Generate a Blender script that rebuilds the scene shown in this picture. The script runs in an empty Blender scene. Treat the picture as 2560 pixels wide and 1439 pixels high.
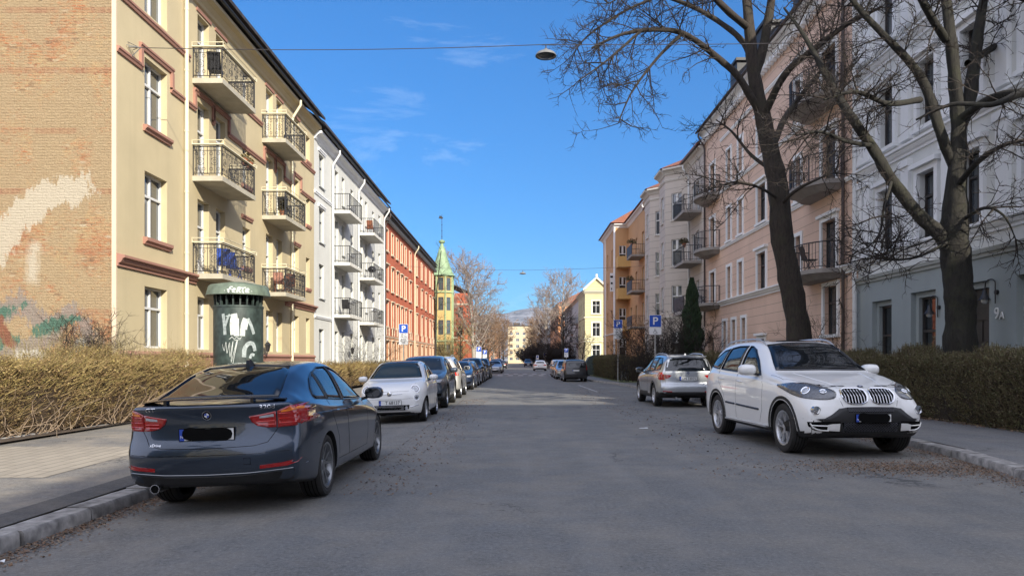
import bpy, bmesh, math, random
import numpy as np
from mathutils import Vector, Matrix
from mathutils.bvhtree import BVHTree
R = math.radians
rnd = random.Random(7)
SC = bpy.context.scene
COL = SC.collection

# ------------------------------------------------------------------ camera, sky, sun, exposure
cam_d = bpy.data.cameras.new('camera')
cam = bpy.data.objects.new('camera', cam_d); COL.objects.link(cam)
CAM_H = 1.47
cam.location = (0, 0, CAM_H)
cam.rotation_euler = (R(90), 0, 0)
cam_d.sensor_width = 36.0
cam_d.lens = 36.0 * 1850 / 2560
cam_d.shift_x = -15 / 2560
cam_d.shift_y = 180 / 2560
cam_d.clip_start = 0.05
cam_d.clip_end = 9000
SC.camera = cam

LIGHT = Vector((-1.15, 2.0, -1.15)).normalized()       # the way the sunlight travels
SUN_EL = math.asin(-LIGHT.z)
SUN_AZ = math.atan2(-LIGHT.x, -LIGHT.y)                # clockwise from +Y
world = bpy.data.worlds.new('World'); SC.world = world
world.use_nodes = True
wn, wl = world.node_tree.nodes, world.node_tree.links
wn.clear()
w_out = wn.new('ShaderNodeOutputWorld'); w_bg = wn.new('ShaderNodeBackground')
sky = wn.new('ShaderNodeTexSky'); sky.sky_type = 'NISHITA'; sky.sun_disc = False
sky.sun_elevation = SUN_EL; sky.sun_rotation = SUN_AZ
sky.altitude = 100; sky.air_density = 1.0; sky.dust_density = 0.0; sky.ozone_density = 5.0
w_bg.inputs['Strength'].default_value = 0.15
# a few thin cirrus wisps, laid out by sky direction
tc = wn.new('ShaderNodeTexCoord'); mp = wn.new('ShaderNodeMapping')
mp.inputs['Scale'].default_value = (2.2, 2.2, 9.0); mp.inputs['Rotation'].default_value = (R(14), R(-10), R(20))
nz = wn.new('ShaderNodeTexNoise'); nz.inputs['Scale'].default_value = 1.7; nz.inputs['Detail'].default_value = 7
nz.inputs['Roughness'].default_value = 0.62; nz.inputs['Distortion'].default_value = 0.5
cr = wn.new('ShaderNodeValToRGB'); cr.color_ramp.elements[0].position = 0.60; cr.color_ramp.elements[1].position = 0.86
cr.color_ramp.elements[0].color = (0, 0, 0, 1); cr.color_ramp.elements[1].color = (.42, .42, .42, 1)
mx = wn.new('ShaderNodeMix'); mx.data_type = 'RGBA'
mx.inputs['B'].default_value = (3.0, 3.6, 4.3, 1)
wl.new(tc.outputs['Generated'], mp.inputs['Vector']); wl.new(mp.outputs['Vector'], nz.inputs['Vector'])
wl.new(nz.outputs['Fac'], cr.inputs['Fac']); wl.new(cr.outputs['Color'], mx.inputs['Factor'])
# deep clear blue away from the sun; pale fill light added beside and behind the viewpoint
tint = wn.new('ShaderNodeMix'); tint.data_type = 'RGBA'; tint.blend_type = 'MULTIPLY'; tint.inputs['Factor'].default_value = 1
zg = wn.new('ShaderNodeSeparateXYZ'); wl.new(tc.outputs['Generated'], zg.inputs[0])
zr = wn.new('ShaderNodeValToRGB'); wl.new(zg.outputs[2], zr.inputs['Fac'])
zr.color_ramp.elements[0].position = .0; zr.color_ramp.elements[0].color = (.155, .275, .37, 1); zr.color_ramp.elements[1].position = .42; zr.color_ramp.elements[1].color = (.178, .43, .59, 1)
wl.new(zr.outputs['Color'], tint.inputs['B'])
wl.new(sky.outputs['Color'], tint.inputs['A']); wl.new(tint.outputs['Result'], mx.inputs['A'])
sp = wn.new('ShaderNodeSeparateXYZ'); wl.new(tc.outputs['Generated'], sp.inputs[0])
mr = wn.new('ShaderNodeMapRange'); mr.interpolation_type = 'SMOOTHSTEP'
mr.inputs['From Min'].default_value = .58; mr.inputs['From Max'].default_value = -.15
wl.new(sp.outputs[1], mr.inputs['Value'])
fill_veil = wn.new('ShaderNodeMix'); fill_veil.data_type = 'RGBA'; fill_veil.inputs['B'].default_value = (4.3, 4.5, 5.5, 1)
wl.new(mr.outputs['Result'], fill_veil.inputs['Factor']); wl.new(mx.outputs['Result'], fill_veil.inputs['A'])
wl.new(fill_veil.outputs['Result'], w_bg.inputs['Color'])
wl.new(w_bg.outputs['Background'], w_out.inputs['Surface'])

sun_d = bpy.data.lights.new('sun', 'SUN'); sun_d.energy = 3.7; sun_d.angle = R(0.53)
sun_d.color = (1.0, 0.93, 0.80)
sun = bpy.data.objects.new('sun', sun_d); COL.objects.link(sun)
sun.rotation_euler = LIGHT.to_track_quat('-Z', 'Y').to_euler()
sun.location = (30, -60, 60)

SC.view_settings.view_transform = 'Standard'; SC.view_settings.look = 'None'
SC.view_settings.exposure = 1.05; SC.view_settings.gamma = 1.0
SC.render.engine = 'CYCLES'
SC.cycles.max_bounces = 7; SC.cycles.diffuse_bounces = 4; SC.cycles.glossy_bounces = 4
SC.cycles.transparent_max_bounces = 8; SC.cycles.use_denoising = True
SC.cycles.sample_clamp_indirect = 8

# ------------------------------------------------------------------ helpers
def tag(o, label=None, cat=None, group=None, kind=None):
    if label: o['label'] = label
    if cat: o['category'] = cat
    if group: o['group'] = group
    if kind: o['kind'] = kind
    return o

def thing(name, label, cat, loc=(0, 0, 0), rz=0, group=None):
    o = bpy.data.objects.new(name, None); COL.objects.link(o)
    o.empty_display_size = .3
    o.location = loc; o.rotation_euler = (0, 0, rz)
    return tag(o, label, cat, group)

def sub(name, parent, loc=(0, 0, 0), rz=0):
    o = bpy.data.objects.new(name, None); COL.objects.link(o)
    o.parent = parent; o.location = loc; o.rotation_euler = (0, 0, rz)
    return o

class MB:
    """collects faces, then links them as one mesh object"""
    def __init__(s): s.v = []; s.f = []; s.m = []; s.cur = 0
    def add(s, vs, fs, m=None):
        b = len(s.v); s.v.extend([tuple(p) for p in vs])
        s.f.extend([tuple(b + i for i in f) for f in fs]); s.m.extend([s.cur if m is None else m] * len(fs))
        return s
    def box(s, x0, x1, y0, y1, z0, z1, m=None):
        return s.add([(x0,y0,z0),(x1,y0,z0),(x1,y1,z0),(x0,y1,z0),(x0,y0,z1),(x1,y0,z1),(x1,y1,z1),(x0,y1,z1)],
              [(0,3,2,1),(4,5,6,7),(0,1,5,4),(1,2,6,5),(2,3,7,6),(3,0,4,7)], m)
    def quad(s, a, b, c, d, m=None): return s.add([a, b, c, d], [(0, 1, 2, 3)], m)
    def tube(s, pts, rad, n=6, m=None, cap=True, closed=False):
        pts = [Vector(p) for p in pts]; k = len(pts)
        if isinstance(rad, (int, float)): rad = [rad] * k
        vs = []; up0 = None
        for i, p in enumerate(pts):
            if closed: t = pts[(i + 1) % k] - pts[i - 1]
            elif i == 0: t = pts[1] - p
            elif i == k - 1: t = p - pts[i - 1]
            else: t = pts[i + 1] - pts[i - 1]
            if t.length < 1e-9: t = Vector((0, 0, 1))
            t.normalize()
            if up0 is None:
                up0 = Vector((0, 0, 1)) if abs(t.z) < .9 else Vector((1, 0, 0))
            a = t.cross(up0)
            if a.length < 1e-4: a = t.cross(Vector((.3, 1, .2)))
            a.normalize(); b = t.cross(a).normalized(); up0 = -b if b.dot(up0) < 0 else b
            b2 = a.cross(t)
            for j in range(n):
                an = 2 * math.pi * j / n
                vs.append(p + (a * math.cos(an) + b2 * math.sin(an)) * rad[i])
        fs = []
        for i in range(k if closed else k - 1):
            i2 = (i + 1) % k
            for j in range(n):
                j2 = (j + 1) % n
                fs.append((i*n+j, i*n+j2, i2*n+j2, i2*n+j))
        if cap and not closed:
            fs.append(tuple(range(n))); fs.append(tuple((k-1)*n + j for j in reversed(range(n))))
        return s.add(vs, fs, m)
    def lathe(s, prof, n=24, c=(0, 0, 0), axis='z', m=None, a0=0, a1=2*math.pi):
        full = abs(a1 - a0 - 2*math.pi) < 1e-6
        nn = n if full else n + 1; vs = []
        for (r, z) in prof:
            for j in range(nn):
                a = a0 + (a1 - a0) * j / n
                if axis == 'z': vs.append((c[0]+r*math.cos(a), c[1]+r*math.sin(a), c[2]+z))
                elif axis == 'x': vs.append((c[0]+z, c[1]+r*math.cos(a), c[2]+r*math.sin(a)))
                else: vs.append((c[0]+r*math.cos(a), c[1]+z, c[2]+r*math.sin(a)))
        fs = []
        for i in range(len(prof) - 1):
            for j in range(n if full else nn - 1):
                j2 = (j + 1) % nn
                fs.append((i*nn+j, i*nn+j2, (i+1)*nn+j2, (i+1)*nn+j))
        return s.add(vs, fs, m)
    def prism(s, poly, d0, d1, fn, m=None):
        """poly: 2D outline; fn(a, b, d) gives the point"""
        n = len(poly); vs = [fn(a, b, d0) for a, b in poly] + [fn(a, b, d1) for a, b in poly]
        fs = [tuple(range(n)), tuple(n + i for i in reversed(range(n)))]
        fs += [(i, i + n, (i + 1) % n + n, (i + 1) % n) for i in range(n)]
        return s.add(vs, fs, m)
    def build(s, name, mats, parent=None, smooth=False, sharp=35, fix=True):
        me = bpy.data.meshes.new(name)
        off = Vector((0, 0, 0))
        me.from_pydata(s.v, [], s.f)
        if not isinstance(mats, (list, tuple)): mats = [mats]
        for m in mats: me.materials.append(m)
        if len(mats) > 1: me.polygons.foreach_set('material_index', s.m)
        if fix:
            bm = bmesh.new(); bm.from_mesh(me)
            bmesh.ops.recalc_face_normals(bm, faces=bm.faces); bm.to_mesh(me); bm.free()
        if smooth:
            me.polygons.foreach_set('use_smooth', [True] * len(me.polygons))
            if sharp: me.set_sharp_from_angle(angle=R(sharp))
        me.update()
        o = bpy.data.objects.new(name, me); COL.objects.link(o)
        if parent: o.parent = parent
        return o

def structure(name, mb, mats, **k):
    return tag(mb.build(name, mats, **k), kind='structure')

def copy_tree(o, parent=None):
    c = o.copy(); COL.objects.link(c)
    if parent is not None: c.parent = parent
    for ch in list(o.children): copy_tree(ch, c)
    return c

def text_mesh(s, size, mat, parent, name, mtx, depth=.002, bold=0.0, xs=1.0):
    cu = bpy.data.curves.new(name, 'FONT'); cu.body = s; cu.size = size; cu.extrude = depth
    cu.align_x = 'CENTER'; cu.align_y = 'CENTER'; cu.offset = bold
    t = bpy.data.objects.new('tmp', cu); COL.objects.link(t)
    dg = bpy.context.evaluated_depsgraph_get()
    me = bpy.data.meshes.new_from_object(t.evaluated_get(dg))
    bpy.data.objects.remove(t); bpy.data.curves.remove(cu)
    me.name = name
    me.transform(mtx @ Matrix.Diagonal((xs, 1, 1, 1)))
    me.materials.clear(); me.materials.append(mat)
    o = bpy.data.objects.new(name, me); COL.objects.link(o); o.parent = parent
    return o

def frame_mtx(origin, right, up):
    r = Vector(right).normalized(); u = Vector(up).normalized(); n = r.cross(u)
    m = Matrix((r, u, n)).transposed().to_4x4(); m.translation = Vector(origin)
    return m

# ------------------------------------------------------------------ materials
class NT:
    def __init__(s, name):
        s.mat = bpy.data.materials.new(name); s.mat.use_nodes = True
        s.n = s.mat.node_tree.nodes; s.l = s.mat.node_tree.links
        s.b = s.n['Principled BSDF']; s._tc = None
    def node(s, t, **k):
        o = s.n.new(t)
        for a, v in k.items(): setattr(o, a, v)
        return o
    def set(s, sock, v):
        if hasattr(v, 'default_value') or isinstance(v, bpy.types.NodeSocket): s.l.new(v, sock)
        else: sock.default_value = v
    def obj(s, kind='Object'):
        if s._tc is None: s._tc = s.node('ShaderNodeTexCoord')
        return s._tc.outputs[kind]
    def map(s, scale=(1, 1, 1), rot=(0, 0, 0), loc=(0, 0, 0), vec=None):
        m = s.node('ShaderNodeMapping'); s.l.new(vec or s.obj(), m.inputs['Vector'])
        m.inputs['Scale'].default_value = scale; m.inputs['Rotation'].default_value = rot; m.inputs['Location'].default_value = loc
        return m.outputs['Vector']
    def noise(s, scale, detail=4, rough=.55, dist=0, vec=None, out='Fac'):
        n = s.node('ShaderNodeTexNoise'); n.inputs['Scale'].default_value = scale; n.inputs['Detail'].default_value = detail
        n.inputs['Roughness'].default_value = rough; n.inputs['Distortion'].default_value = dist
        s.l.new(vec or s.obj(), n.inputs['Vector']); return n.outputs[out]
    def ramp(s, fac, stops):
        r = s.node('ShaderNodeValToRGB'); e = r.color_ramp.elements
        while len(e) < len(stops): e.new(.5)
        for i, (p, c) in enumerate(stops):
            e[i].position = p; e[i].color = (c if isinstance(c, (tuple, list)) else (c, c, c)) + ((1,) if not isinstance(c, (tuple, list)) or len(c) == 3 else ())
        s.l.new(fac, r.inputs['Fac']); return r.outputs['Color']
    def mix(s, fac, a, b, mode='MIX'):
        m = s.node('ShaderNodeMix', data_type='RGBA', blend_type=mode)
        for sock, v in ((m.inputs['Factor'], fac), (m.inputs['A'], a), (m.inputs['B'], b)):
            if isinstance(v, (tuple, list)) and len(v) == 3: v = tuple(v) + (1,)
            s.set(sock, v)
        return m.outputs['Result']
    def math(s, op, a, b=0, c=0, clamp=False):
        m = s.node('ShaderNodeMath', operation=op, use_clamp=clamp)
        s.set(m.inputs[0], a); s.set(m.inputs[1], b)
        if op in ('SMOOTH_MIN', 'MULTIPLY_ADD'): s.set(m.inputs[2], c)
        return m.outputs[0]
    def sep(s, vec=None):
        n = s.node('ShaderNodeSeparateXYZ'); s.l.new(vec or s.obj(), n.inputs[0]); return n.outputs
    def bump(s, h, strength=.3, dist=.01):
        b = s.node('ShaderNodeBump'); b.inputs['Strength'].default_value = strength; b.inputs['Distance'].default_value = dist
        s.l.new(h, b.inputs['Height']); s.l.new(b.outputs['Normal'], s.b.inputs['Normal'])
    def done(s, color=None, rough=None, **k):
        if color is not None:
            if isinstance(color, (tuple, list)): color = tuple(color) + ((1,) if len(color) == 3 else ())
            s.set(s.b.inputs['Base Color'], color)
        if rough is not None: s.set(s.b.inputs['Roughness'], rough)
        for a, v in k.items(): s.set(s.b.inputs[a], v)
        return s.mat

def simple(name, col, rough=.5, var=.15, vs=3.0, metallic=0, coat=0, bump=0, bs=60, spec=None, **k):
    t = NT(name)
    c2 = tuple(x * (1 - var) for x in col); c1 = tuple(min(1, x * (1 + var * .6)) for x in col)
    c = t.ramp(t.noise(vs, 5), [(.3, c2), (.7, c1)]) if var else col
    if bump: t.bump(t.noise(bs, 3), bump, .006)
    kw = dict(Metallic=metallic)
    if coat: kw['Coat Weight'] = coat; kw['Coat Roughness'] = .03
    kw.update({a.replace('_', ' '): v for a, v in k.items()})
    return t.done(c, rough, **kw)

def stucco(name, col, stain=.10, bump=.25, grooves=None, groove_off=0.0, rough=.85):
    t = NT(name)
    big = t.noise(.35, 5, .6); fine = t.noise(7, 4, .6)
    vert = t.noise(1.0, 4, .6, vec=t.map((1.6, 1.6, .12)))
    c = t.mix(t.ramp(big, [(.35, .0), (.72, 1.0)]), tuple(x * (1 - stain) for x in col), tuple(min(1, x * 1.04) for x in col))
    c = t.mix(t.math('MULTIPLY', t.ramp(vert, [(.52, 0.0), (.8, 1.0)]), stain * 3.0, clamp=True), c, tuple(x * .72 for x in col))
    c = t.mix(t.math('MULTIPLY', fine, .16), c, tuple(x * .8 for x in col))
    h = t.noise(45, 3)
    if grooves:
        z = t.sep()[2]
        fr = t.math('FRACT', t.math('DIVIDE', t.math('ADD', z, groove_off), grooves))
        g = t.math('LESS_THAN', fr, .05 if grooves < .6 else .035)
        c = t.mix(t.math('MULTIPLY', g, .72), c, tuple(x * .30 for x in col))
    t.bump(h, bump, .004)
    return t.done(c, rough)

M = {}
def glass(name, tint=(.02, .026, .032), ior=1.9, rough=.02, wav=.0):
    t = NT(name)
    if wav:
        t.bump(t.noise(1.6, 2), wav, .02)
    return t.done(tint, rough, IOR=ior)
M['pane'] = glass('window_glass', (.045, .055, .065), 2.1, .02, .12)
M['pane_dark'] = glass('dark_window_glass', (.015, .018, .02), 1.9, .03, .10)
M['curtain'] = simple('curtain', (.62, .60, .55), .9, .12, 5)
M['car_glass'] = glass('car_glass', (.008, .010, .012), 1.75, .015)
M['car_glass_green'] = glass('tinted_car_glass', (.022, .032, .032), 1.6, .015)
M['white_frame'] = simple('white_painted_wood', (.62, .62, .60), .5, .06, 6)
M['grey_frame'] = simple('grey_painted_wood', (.36, .37, .36), .5, .08, 6)
M['dark_frame'] = simple('dark_painted_wood', (.035, .030, .028), .45, .1, 6)
M['green_frame'] = simple('green_painted_wood', (.05, .10, .085), .5, .1, 6)
M['black_metal'] = simple('black_metal', (.018, .018, .02), .45, .2, 8)
M['black_plastic'] = simple('black_plastic', (.014, .014, .015), .55, .15, 8, bump=.1, bs=200)
M['satin_black'] = simple('gloss_black', (.010, .010, .012), .16, .0)
M['rubber'] = simple('rubber', (.020, .019, .018), .78, .35, 12, bump=.2, bs=90)
M['alloy'] = simple('alloy', (.55, .56, .58), .32, .06, 9, metallic=.75)
M['alloy_mid'] = simple('grey_alloy', (.24, .25, .26), .28, .1, 10, metallic=.8)
M['alloy_dark'] = simple('dark_alloy', (.10, .10, .11), .35, .1, 9, metallic=.7)
M['chrome'] = simple('chrome', (.75, .76, .78), .10, .0, metallic=1)
M['galv'] = simple('galvanised_steel', (.42, .43, .44), .42, .2, 10, metallic=.6)
M['plate_white'] = simple('plate_white', (.72, .73, .72), .4, .03)
M['plate_blue'] = simple('plate_blue', (.02, .07, .42), .35, 0)
M['ink'] = simple('ink_black', (.004, .004, .004), .9, 0, Specular_IOR_Level=.1)
M['red_lens'] = simple('red_lens', (.30, .004, .004), .08, .0, coat=1)
M['red_lens_bright'] = simple('bright_red_lens', (.52, .022, .012), .12, .0, coat=1)
M['clear_lens'] = simple('clear_lens', (.40, .42, .45), .07, .25, 22, coat=1)
M['lamp_dark'] = simple('lamp_housing', (.10, .105, .115), .14, .35, 26, coat=1)
M['orange_lens'] = simple('orange_lens', (.8, .22, .02), .15, 0, coat=1)
M['well'] = simple('wheel_well', (.006, .006, .006), .9, 0)
# ---- surfaces of the place
M['y_wall'] = stucco('cream_stucco', (.54, .45, .275), .13)
M['y_trim'] = stucco('brown_pink_stucco', (.36, .185, .135), .12)
M['w_wall'] = stucco('white_stucco', (.64, .635, .585), .12)
M['r_wall'] = stucco('red_orange_stucco', (.45, .115, .052), .14)
M['r_base'] = stucco('pale_red_stone', (.44, .20, .10), .12)
M['cream_trim'] = stucco('cream_trim', (.62, .50, .36), .08)
M['t_wall'] = stucco('ochre_stucco', (.52, .36, .14), .12)
M['t_trim'] = stucco('green_stone', (.30, .38, .20), .08)
M['copper'] = simple('verdigris_copper', (.22, .31, .17), .6, .3, 1.2, bump=.1)
M['slate'] = simple('dark_slate', (.035, .035, .038), .6, .3, 2, bump=.3, bs=8)
M['b_up'] = stucco('white_blue_stucco', (.68, .69, .665), .12)
M['b_low'] = stucco('slate_blue_stucco', (.315, .355, .355), .12)
M['b_trim'] = stucco('pale_grey_trim', (.79, .80, .80), .04)
M['b_band'] = stucco('sage_trim', (.40, .42, .40), .06)
M['p_wall'] = stucco('peach_stucco', (.72, .51, .385), .13, grooves=.42, groove_off=.1)
M['p_plain'] = stucco('plain_peach_stucco', (.72, .51, .385), .07)
M['p_trim'] = stucco('white_trim', (.80, .80, .78), .04)
M['g_wall'] = stucco('warm_grey_stucco', (.52, .46, .40), .07, grooves=.55)
M['g_trim'] = stucco('pale_warm_trim', (.60, .56, .50), .05)
M['o_wall'] = stucco('orange_ochre_stucco', (.54, .315, .15), .12)
M['o_base'] = stucco('orange_base_stucco', (.56, .27, .13), .08, grooves=.40)
M['o_panel'] = stucco('ochre_panel', (.58, .36, .13), .08)
M['v_wall'] = stucco('pale_yellow_stucco', (.56, .50, .28), .1, grooves=.5)
M['v_trim'] = stucco('ivory_trim', (.70, .67, .52), .05)
M['far_grey'] = stucco('grey_white_stucco', (.46, .45, .43), .12)
M['far_block'] = stucco('sandy_concrete', (.56, .46, .30), .06)
M['concrete'] = simple('balcony_concrete', (.42, .385, .30), .85, .18, 2, bump=.2)
M['concrete_w'] = simple('white_balcony_concrete', (.60, .58, .52), .85, .12, 2, bump=.2)
M['concrete_g'] = simple('grey_balcony_concrete', (.30, .275, .25), .85, .2, 2, bump=.2)
M['iron'] = simple('wrought_iron', (.022, .022, .024), .5, .2, 9)
M['iron_grey'] = simple('grey_iron', (.16, .16, .155), .5, .2, 9)
M['pipe_cream'] = simple('cream_pipe', (.66, .60, .42), .5, .06)
M['pipe_white'] = simple('white_pipe', (.66, .67, .66), .5, .06)
M['pipe_brown'] = simple('brown_pipe', (.055, .038, .032), .45, .1)
M['wire'] = simple('steel_wire', (.045, .04, .04), .5, 0)

def roof_tiles(name, col):
    t = NT(name)
    b = t.node('ShaderNodeTexBrick'); t.l.new(t.map((1, 1, 1), vec=t.obj()), b.inputs['Vector'])
    b.inputs['Scale'].default_value = 1.0
    b.inputs['Brick Width'].default_value = .25; b.inputs['Row Height'].default_value = .33
    b.inputs['Mortar Size'].default_value = .02
    b.inputs['Color1'].default_value = tuple(col) + (1,); b.inputs['Color2'].default_value = tuple(x * .7 for x in col) + (1,)
    b.inputs['Mortar'].default_value = tuple(x * .25 for x in col) + (1,)
    t.bump(b.outputs['Fac'], -.5, .02)
    return t.done(t.mix(t.noise(2, 4), b.outputs['Color'], tuple(x * .6 for x in col)), .8)
M['red_tiles'] = roof_tiles('red_roof_tiles', (.32, .12, .065))
M['dark_tiles'] = roof_tiles('dark_roof_tiles', (.07, .055, .05))

def brick_gable():
    """bare rubble-brick gable: worn brick, smeared mortar, splashes of white paint, faded green mural"""
    t = NT('weathered_gable_brick')
    xyz = t.sep(); comb = t.node('ShaderNodeCombineXYZ')
    t.l.new(xyz[0], comb.inputs[0]); t.l.new(xyz[2], comb.inputs[1])
    wob = t.noise(1.6, 3, out='Color')
    va = t.node('ShaderNodeVectorMath', operation='MULTIPLY_ADD'); t.l.new(wob, va.inputs[0]); va.inputs[1].default_value = (.11, .09, 0); t.l.new(comb.outputs[0], va.inputs[2])
    b = t.node('ShaderNodeTexBrick'); t.l.new(va.outputs[0], b.inputs['Vector'])
    b.inputs['Scale'].default_value = 1; b.inputs['Brick Width'].default_value = .245; b.inputs['Row Height'].default_value = .078
    b.inputs['Mortar Size'].default_value = .013; b.inputs['Mortar Smooth'].default_value = .3; b.inputs['Bias'].default_value = 0
    b.inputs['Color1'].default_value = (.43, .16, .065, 1); b.inputs['Color2'].default_value = (.44, .25, .12, 1)
    b.inputs['Mortar'].default_value = (.43, .32, .18, 1)
    v2 = t.map((7, 1, 16)); 
    per = t.noise(1.0, 3, .7, vec=v2)
    patchy = t.noise(.75, 5, .65, .5)
    c = t.mix(t.ramp(t.math('ADD', t.math('MULTIPLY', per, .6), t.math('MULTIPLY', patchy, .5)), [(.46, 0.0), (.60, 1.0)]), b.outputs['Color'], (.47, .335, .175))
    c = t.mix(t.math('MULTIPLY', t.ramp(t.noise(.5, 4, .6, vec=t.map(loc=(4, 0, 9))), [(.50, 0.0), (.62, 1.0)]), t.ramp(per, [(.3, 1.0), (.6, .35)])), c, (.42, .155, .065))
    c = t.mix(t.ramp(t.noise(5, 4, .7, vec=t.map((1, 1, 2.5))), [(.56, 0.0), (.68, .85)]), c, (.24, .08, .045))
    vr = t.node('ShaderNodeTexVoronoi', feature='F1'); vr.inputs['Scale'].default_value = 1.0; t.l.new(t.map((4.2, 1, 10.5)), vr.inputs['Vector'])
    stone = t.ramp(t.sep(vr.outputs['Color'])[0], [(0, (.17, .10, .06)), (.35, (.36, .25, .14)), (.6, (.44, .17, .08)), (.8, (.46, .36, .22)), (1, (.54, .46, .32))])
    c = t.mix(t.math('MULTIPLY', t.ramp(t.noise(1.1, 5, .7, .8, vec=t.map((1, 1, 1.6))), [(.44, 0.0), (.54, .75)]), t.ramp(vr.outputs['Distance'], [(.35, 1.0), (.6, .2)])), c, stone)
    smear = t.ramp(t.math('ADD', t.noise(.55, 5, .62, .6), t.math('MULTIPLY', t.noise(9, 5, .75, .8, vec=t.map((1, 1, 2.0))), .55)), [(.70, 0.0), (.80, .95)])
    c = t.mix(smear, c, t.mix(t.noise(18, 4, .7, vec=t.map((1, 1, 2))), (.26, .175, .09), (.55, .42, .25)))
    row = t.math('FRACT', t.math('DIVIDE', t.math('ADD', xyz[2], .6), 1.65))
    rowm = t.math('MULTIPLY', t.math('LESS_THAN', row, .10), t.ramp(t.noise(1.1, 3), [(.42, 0.0), (.55, 1.0)]))
    c = t.mix(t.math('MULTIPLY', rowm, .42), c, t.mix(t.ramp(t.noise(9, 2, vec=t.map((1, 1, .4))), [(.4, 0.0), (.6, 1.0)]), (.30, .085, .045), (.40, .20, .10)))
    # white paint and mural: capsule shapes in wall metres, edges broken by noise
    nd = t.math('MULTIPLY', t.math('SUBTRACT', t.noise(3.2, 6, .7, vec=t.map((1.0, 1.0, .55))), .5), 1.15)
    nd2 = t.math('MULTIPLY', t.math('SUBTRACT', t.noise(16, 5, .7, vec=t.map((1.0, 1.0, .25))), .5), .55)
    nn = t.math('ADD', nd, nd2)
    def seg(x1, z1, x2, z2, r, soft=.10, nse=1.0):
        L2 = (x2-x1)**2 + (z2-z1)**2
        px = t.math('SUBTRACT', xyz[0], x1); pz = t.math('SUBTRACT', xyz[2], z1)
        d = t.math('ADD', t.math('MULTIPLY', px, (x2-x1)/L2), t.math('MULTIPLY', pz, (z2-z1)/L2), clamp=True)
        qx = t.math('SUBTRACT', px, t.math('MULTIPLY', d, x2-x1)); qz = t.math('SUBTRACT', pz, t.math('MULTIPLY', d, z2-z1))
        dist = t.math('SQRT', t.math('ADD', t.math('MULTIPLY', qx, qx), t.math('MULTIPLY', qz, qz)))
        v = t.math('SUBTRACT', r, t.math('ADD', dist, t.math('MULTIPLY', nn, nse)))
        return t.math('DIVIDE', v, soft, clamp=True)
    def many(segs):
        o = None
        for s_ in segs:
            m = seg(*s_); o = m if o is None else t.math('MAXIMUM', o, m)
        return o
    # wall x (world) runs -11 (corner) to the left
    white = many([(-14.6, 3.9, -13.9, 5.0, .42), (-13.9, 5.0, -13.1, 5.9, .40), (-13.1, 5.9, -12.2, 6.15, .40, .08), (-12.2, 6.1, -11.95, 6.2, .42), (-13.28, 3.7, -13.25, 4.55, .24, .22, .55)])
    c = t.mix(t.math('MULTIPLY', white, .93), c, (.56, .49, .37))
    grey = many([(-14.5, 2.6, -13.6, 3.05, .34), (-13.6, 3.1, -12.9, 2.2, .33), (-12.9, 2.2, -12.2, 2.75, .32), (-12.2, 2.75, -11.7, 2.1, .28), (-14.4, 1.5, -13.0, 2.0, .30)])
    c = t.mix(t.math('MULTIPLY', grey, .8), c, t.mix(t.noise(8, 4), (.20, .17, .15), (.34, .30, .27)))
    green = many([(-14.3, 2.75, -13.5, 2.95, .16), (-13.2, 2.25, -12.1, 2.6, .19, .08, .6), (-14.5, 1.85, -13.8, 2.1, .14)])
    c = t.mix(t.math('MULTIPLY', green, .85), c, (.045, .155, .105))
    brn = many([(-14.25, 2.6, -13.9, 1.9, .16, .08, .4)])
    c = t.mix(t.math('MULTIPLY', brn, .9), c, (.24, .085, .045))
    wh2 = many([(-13.6, 1.55, -13.1, 1.55, .22, .06, .4), (-12.2, 1.6, -11.95, 1.9, .2, .06, .4)])
    c = t.mix(t.math('MULTIPLY', wh2, .93), c, (.60, .56, .48))
    h = t.math('ADD', t.math('MULTIPLY', b.outputs['Fac'], -.5), t.noise(22, 4, .7, vec=t.map((1, 1, 2.2))))
    t.bump(h, 1.0, .06)
    return t.done(c, .95)
M['gable'] = brick_gable()

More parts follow.
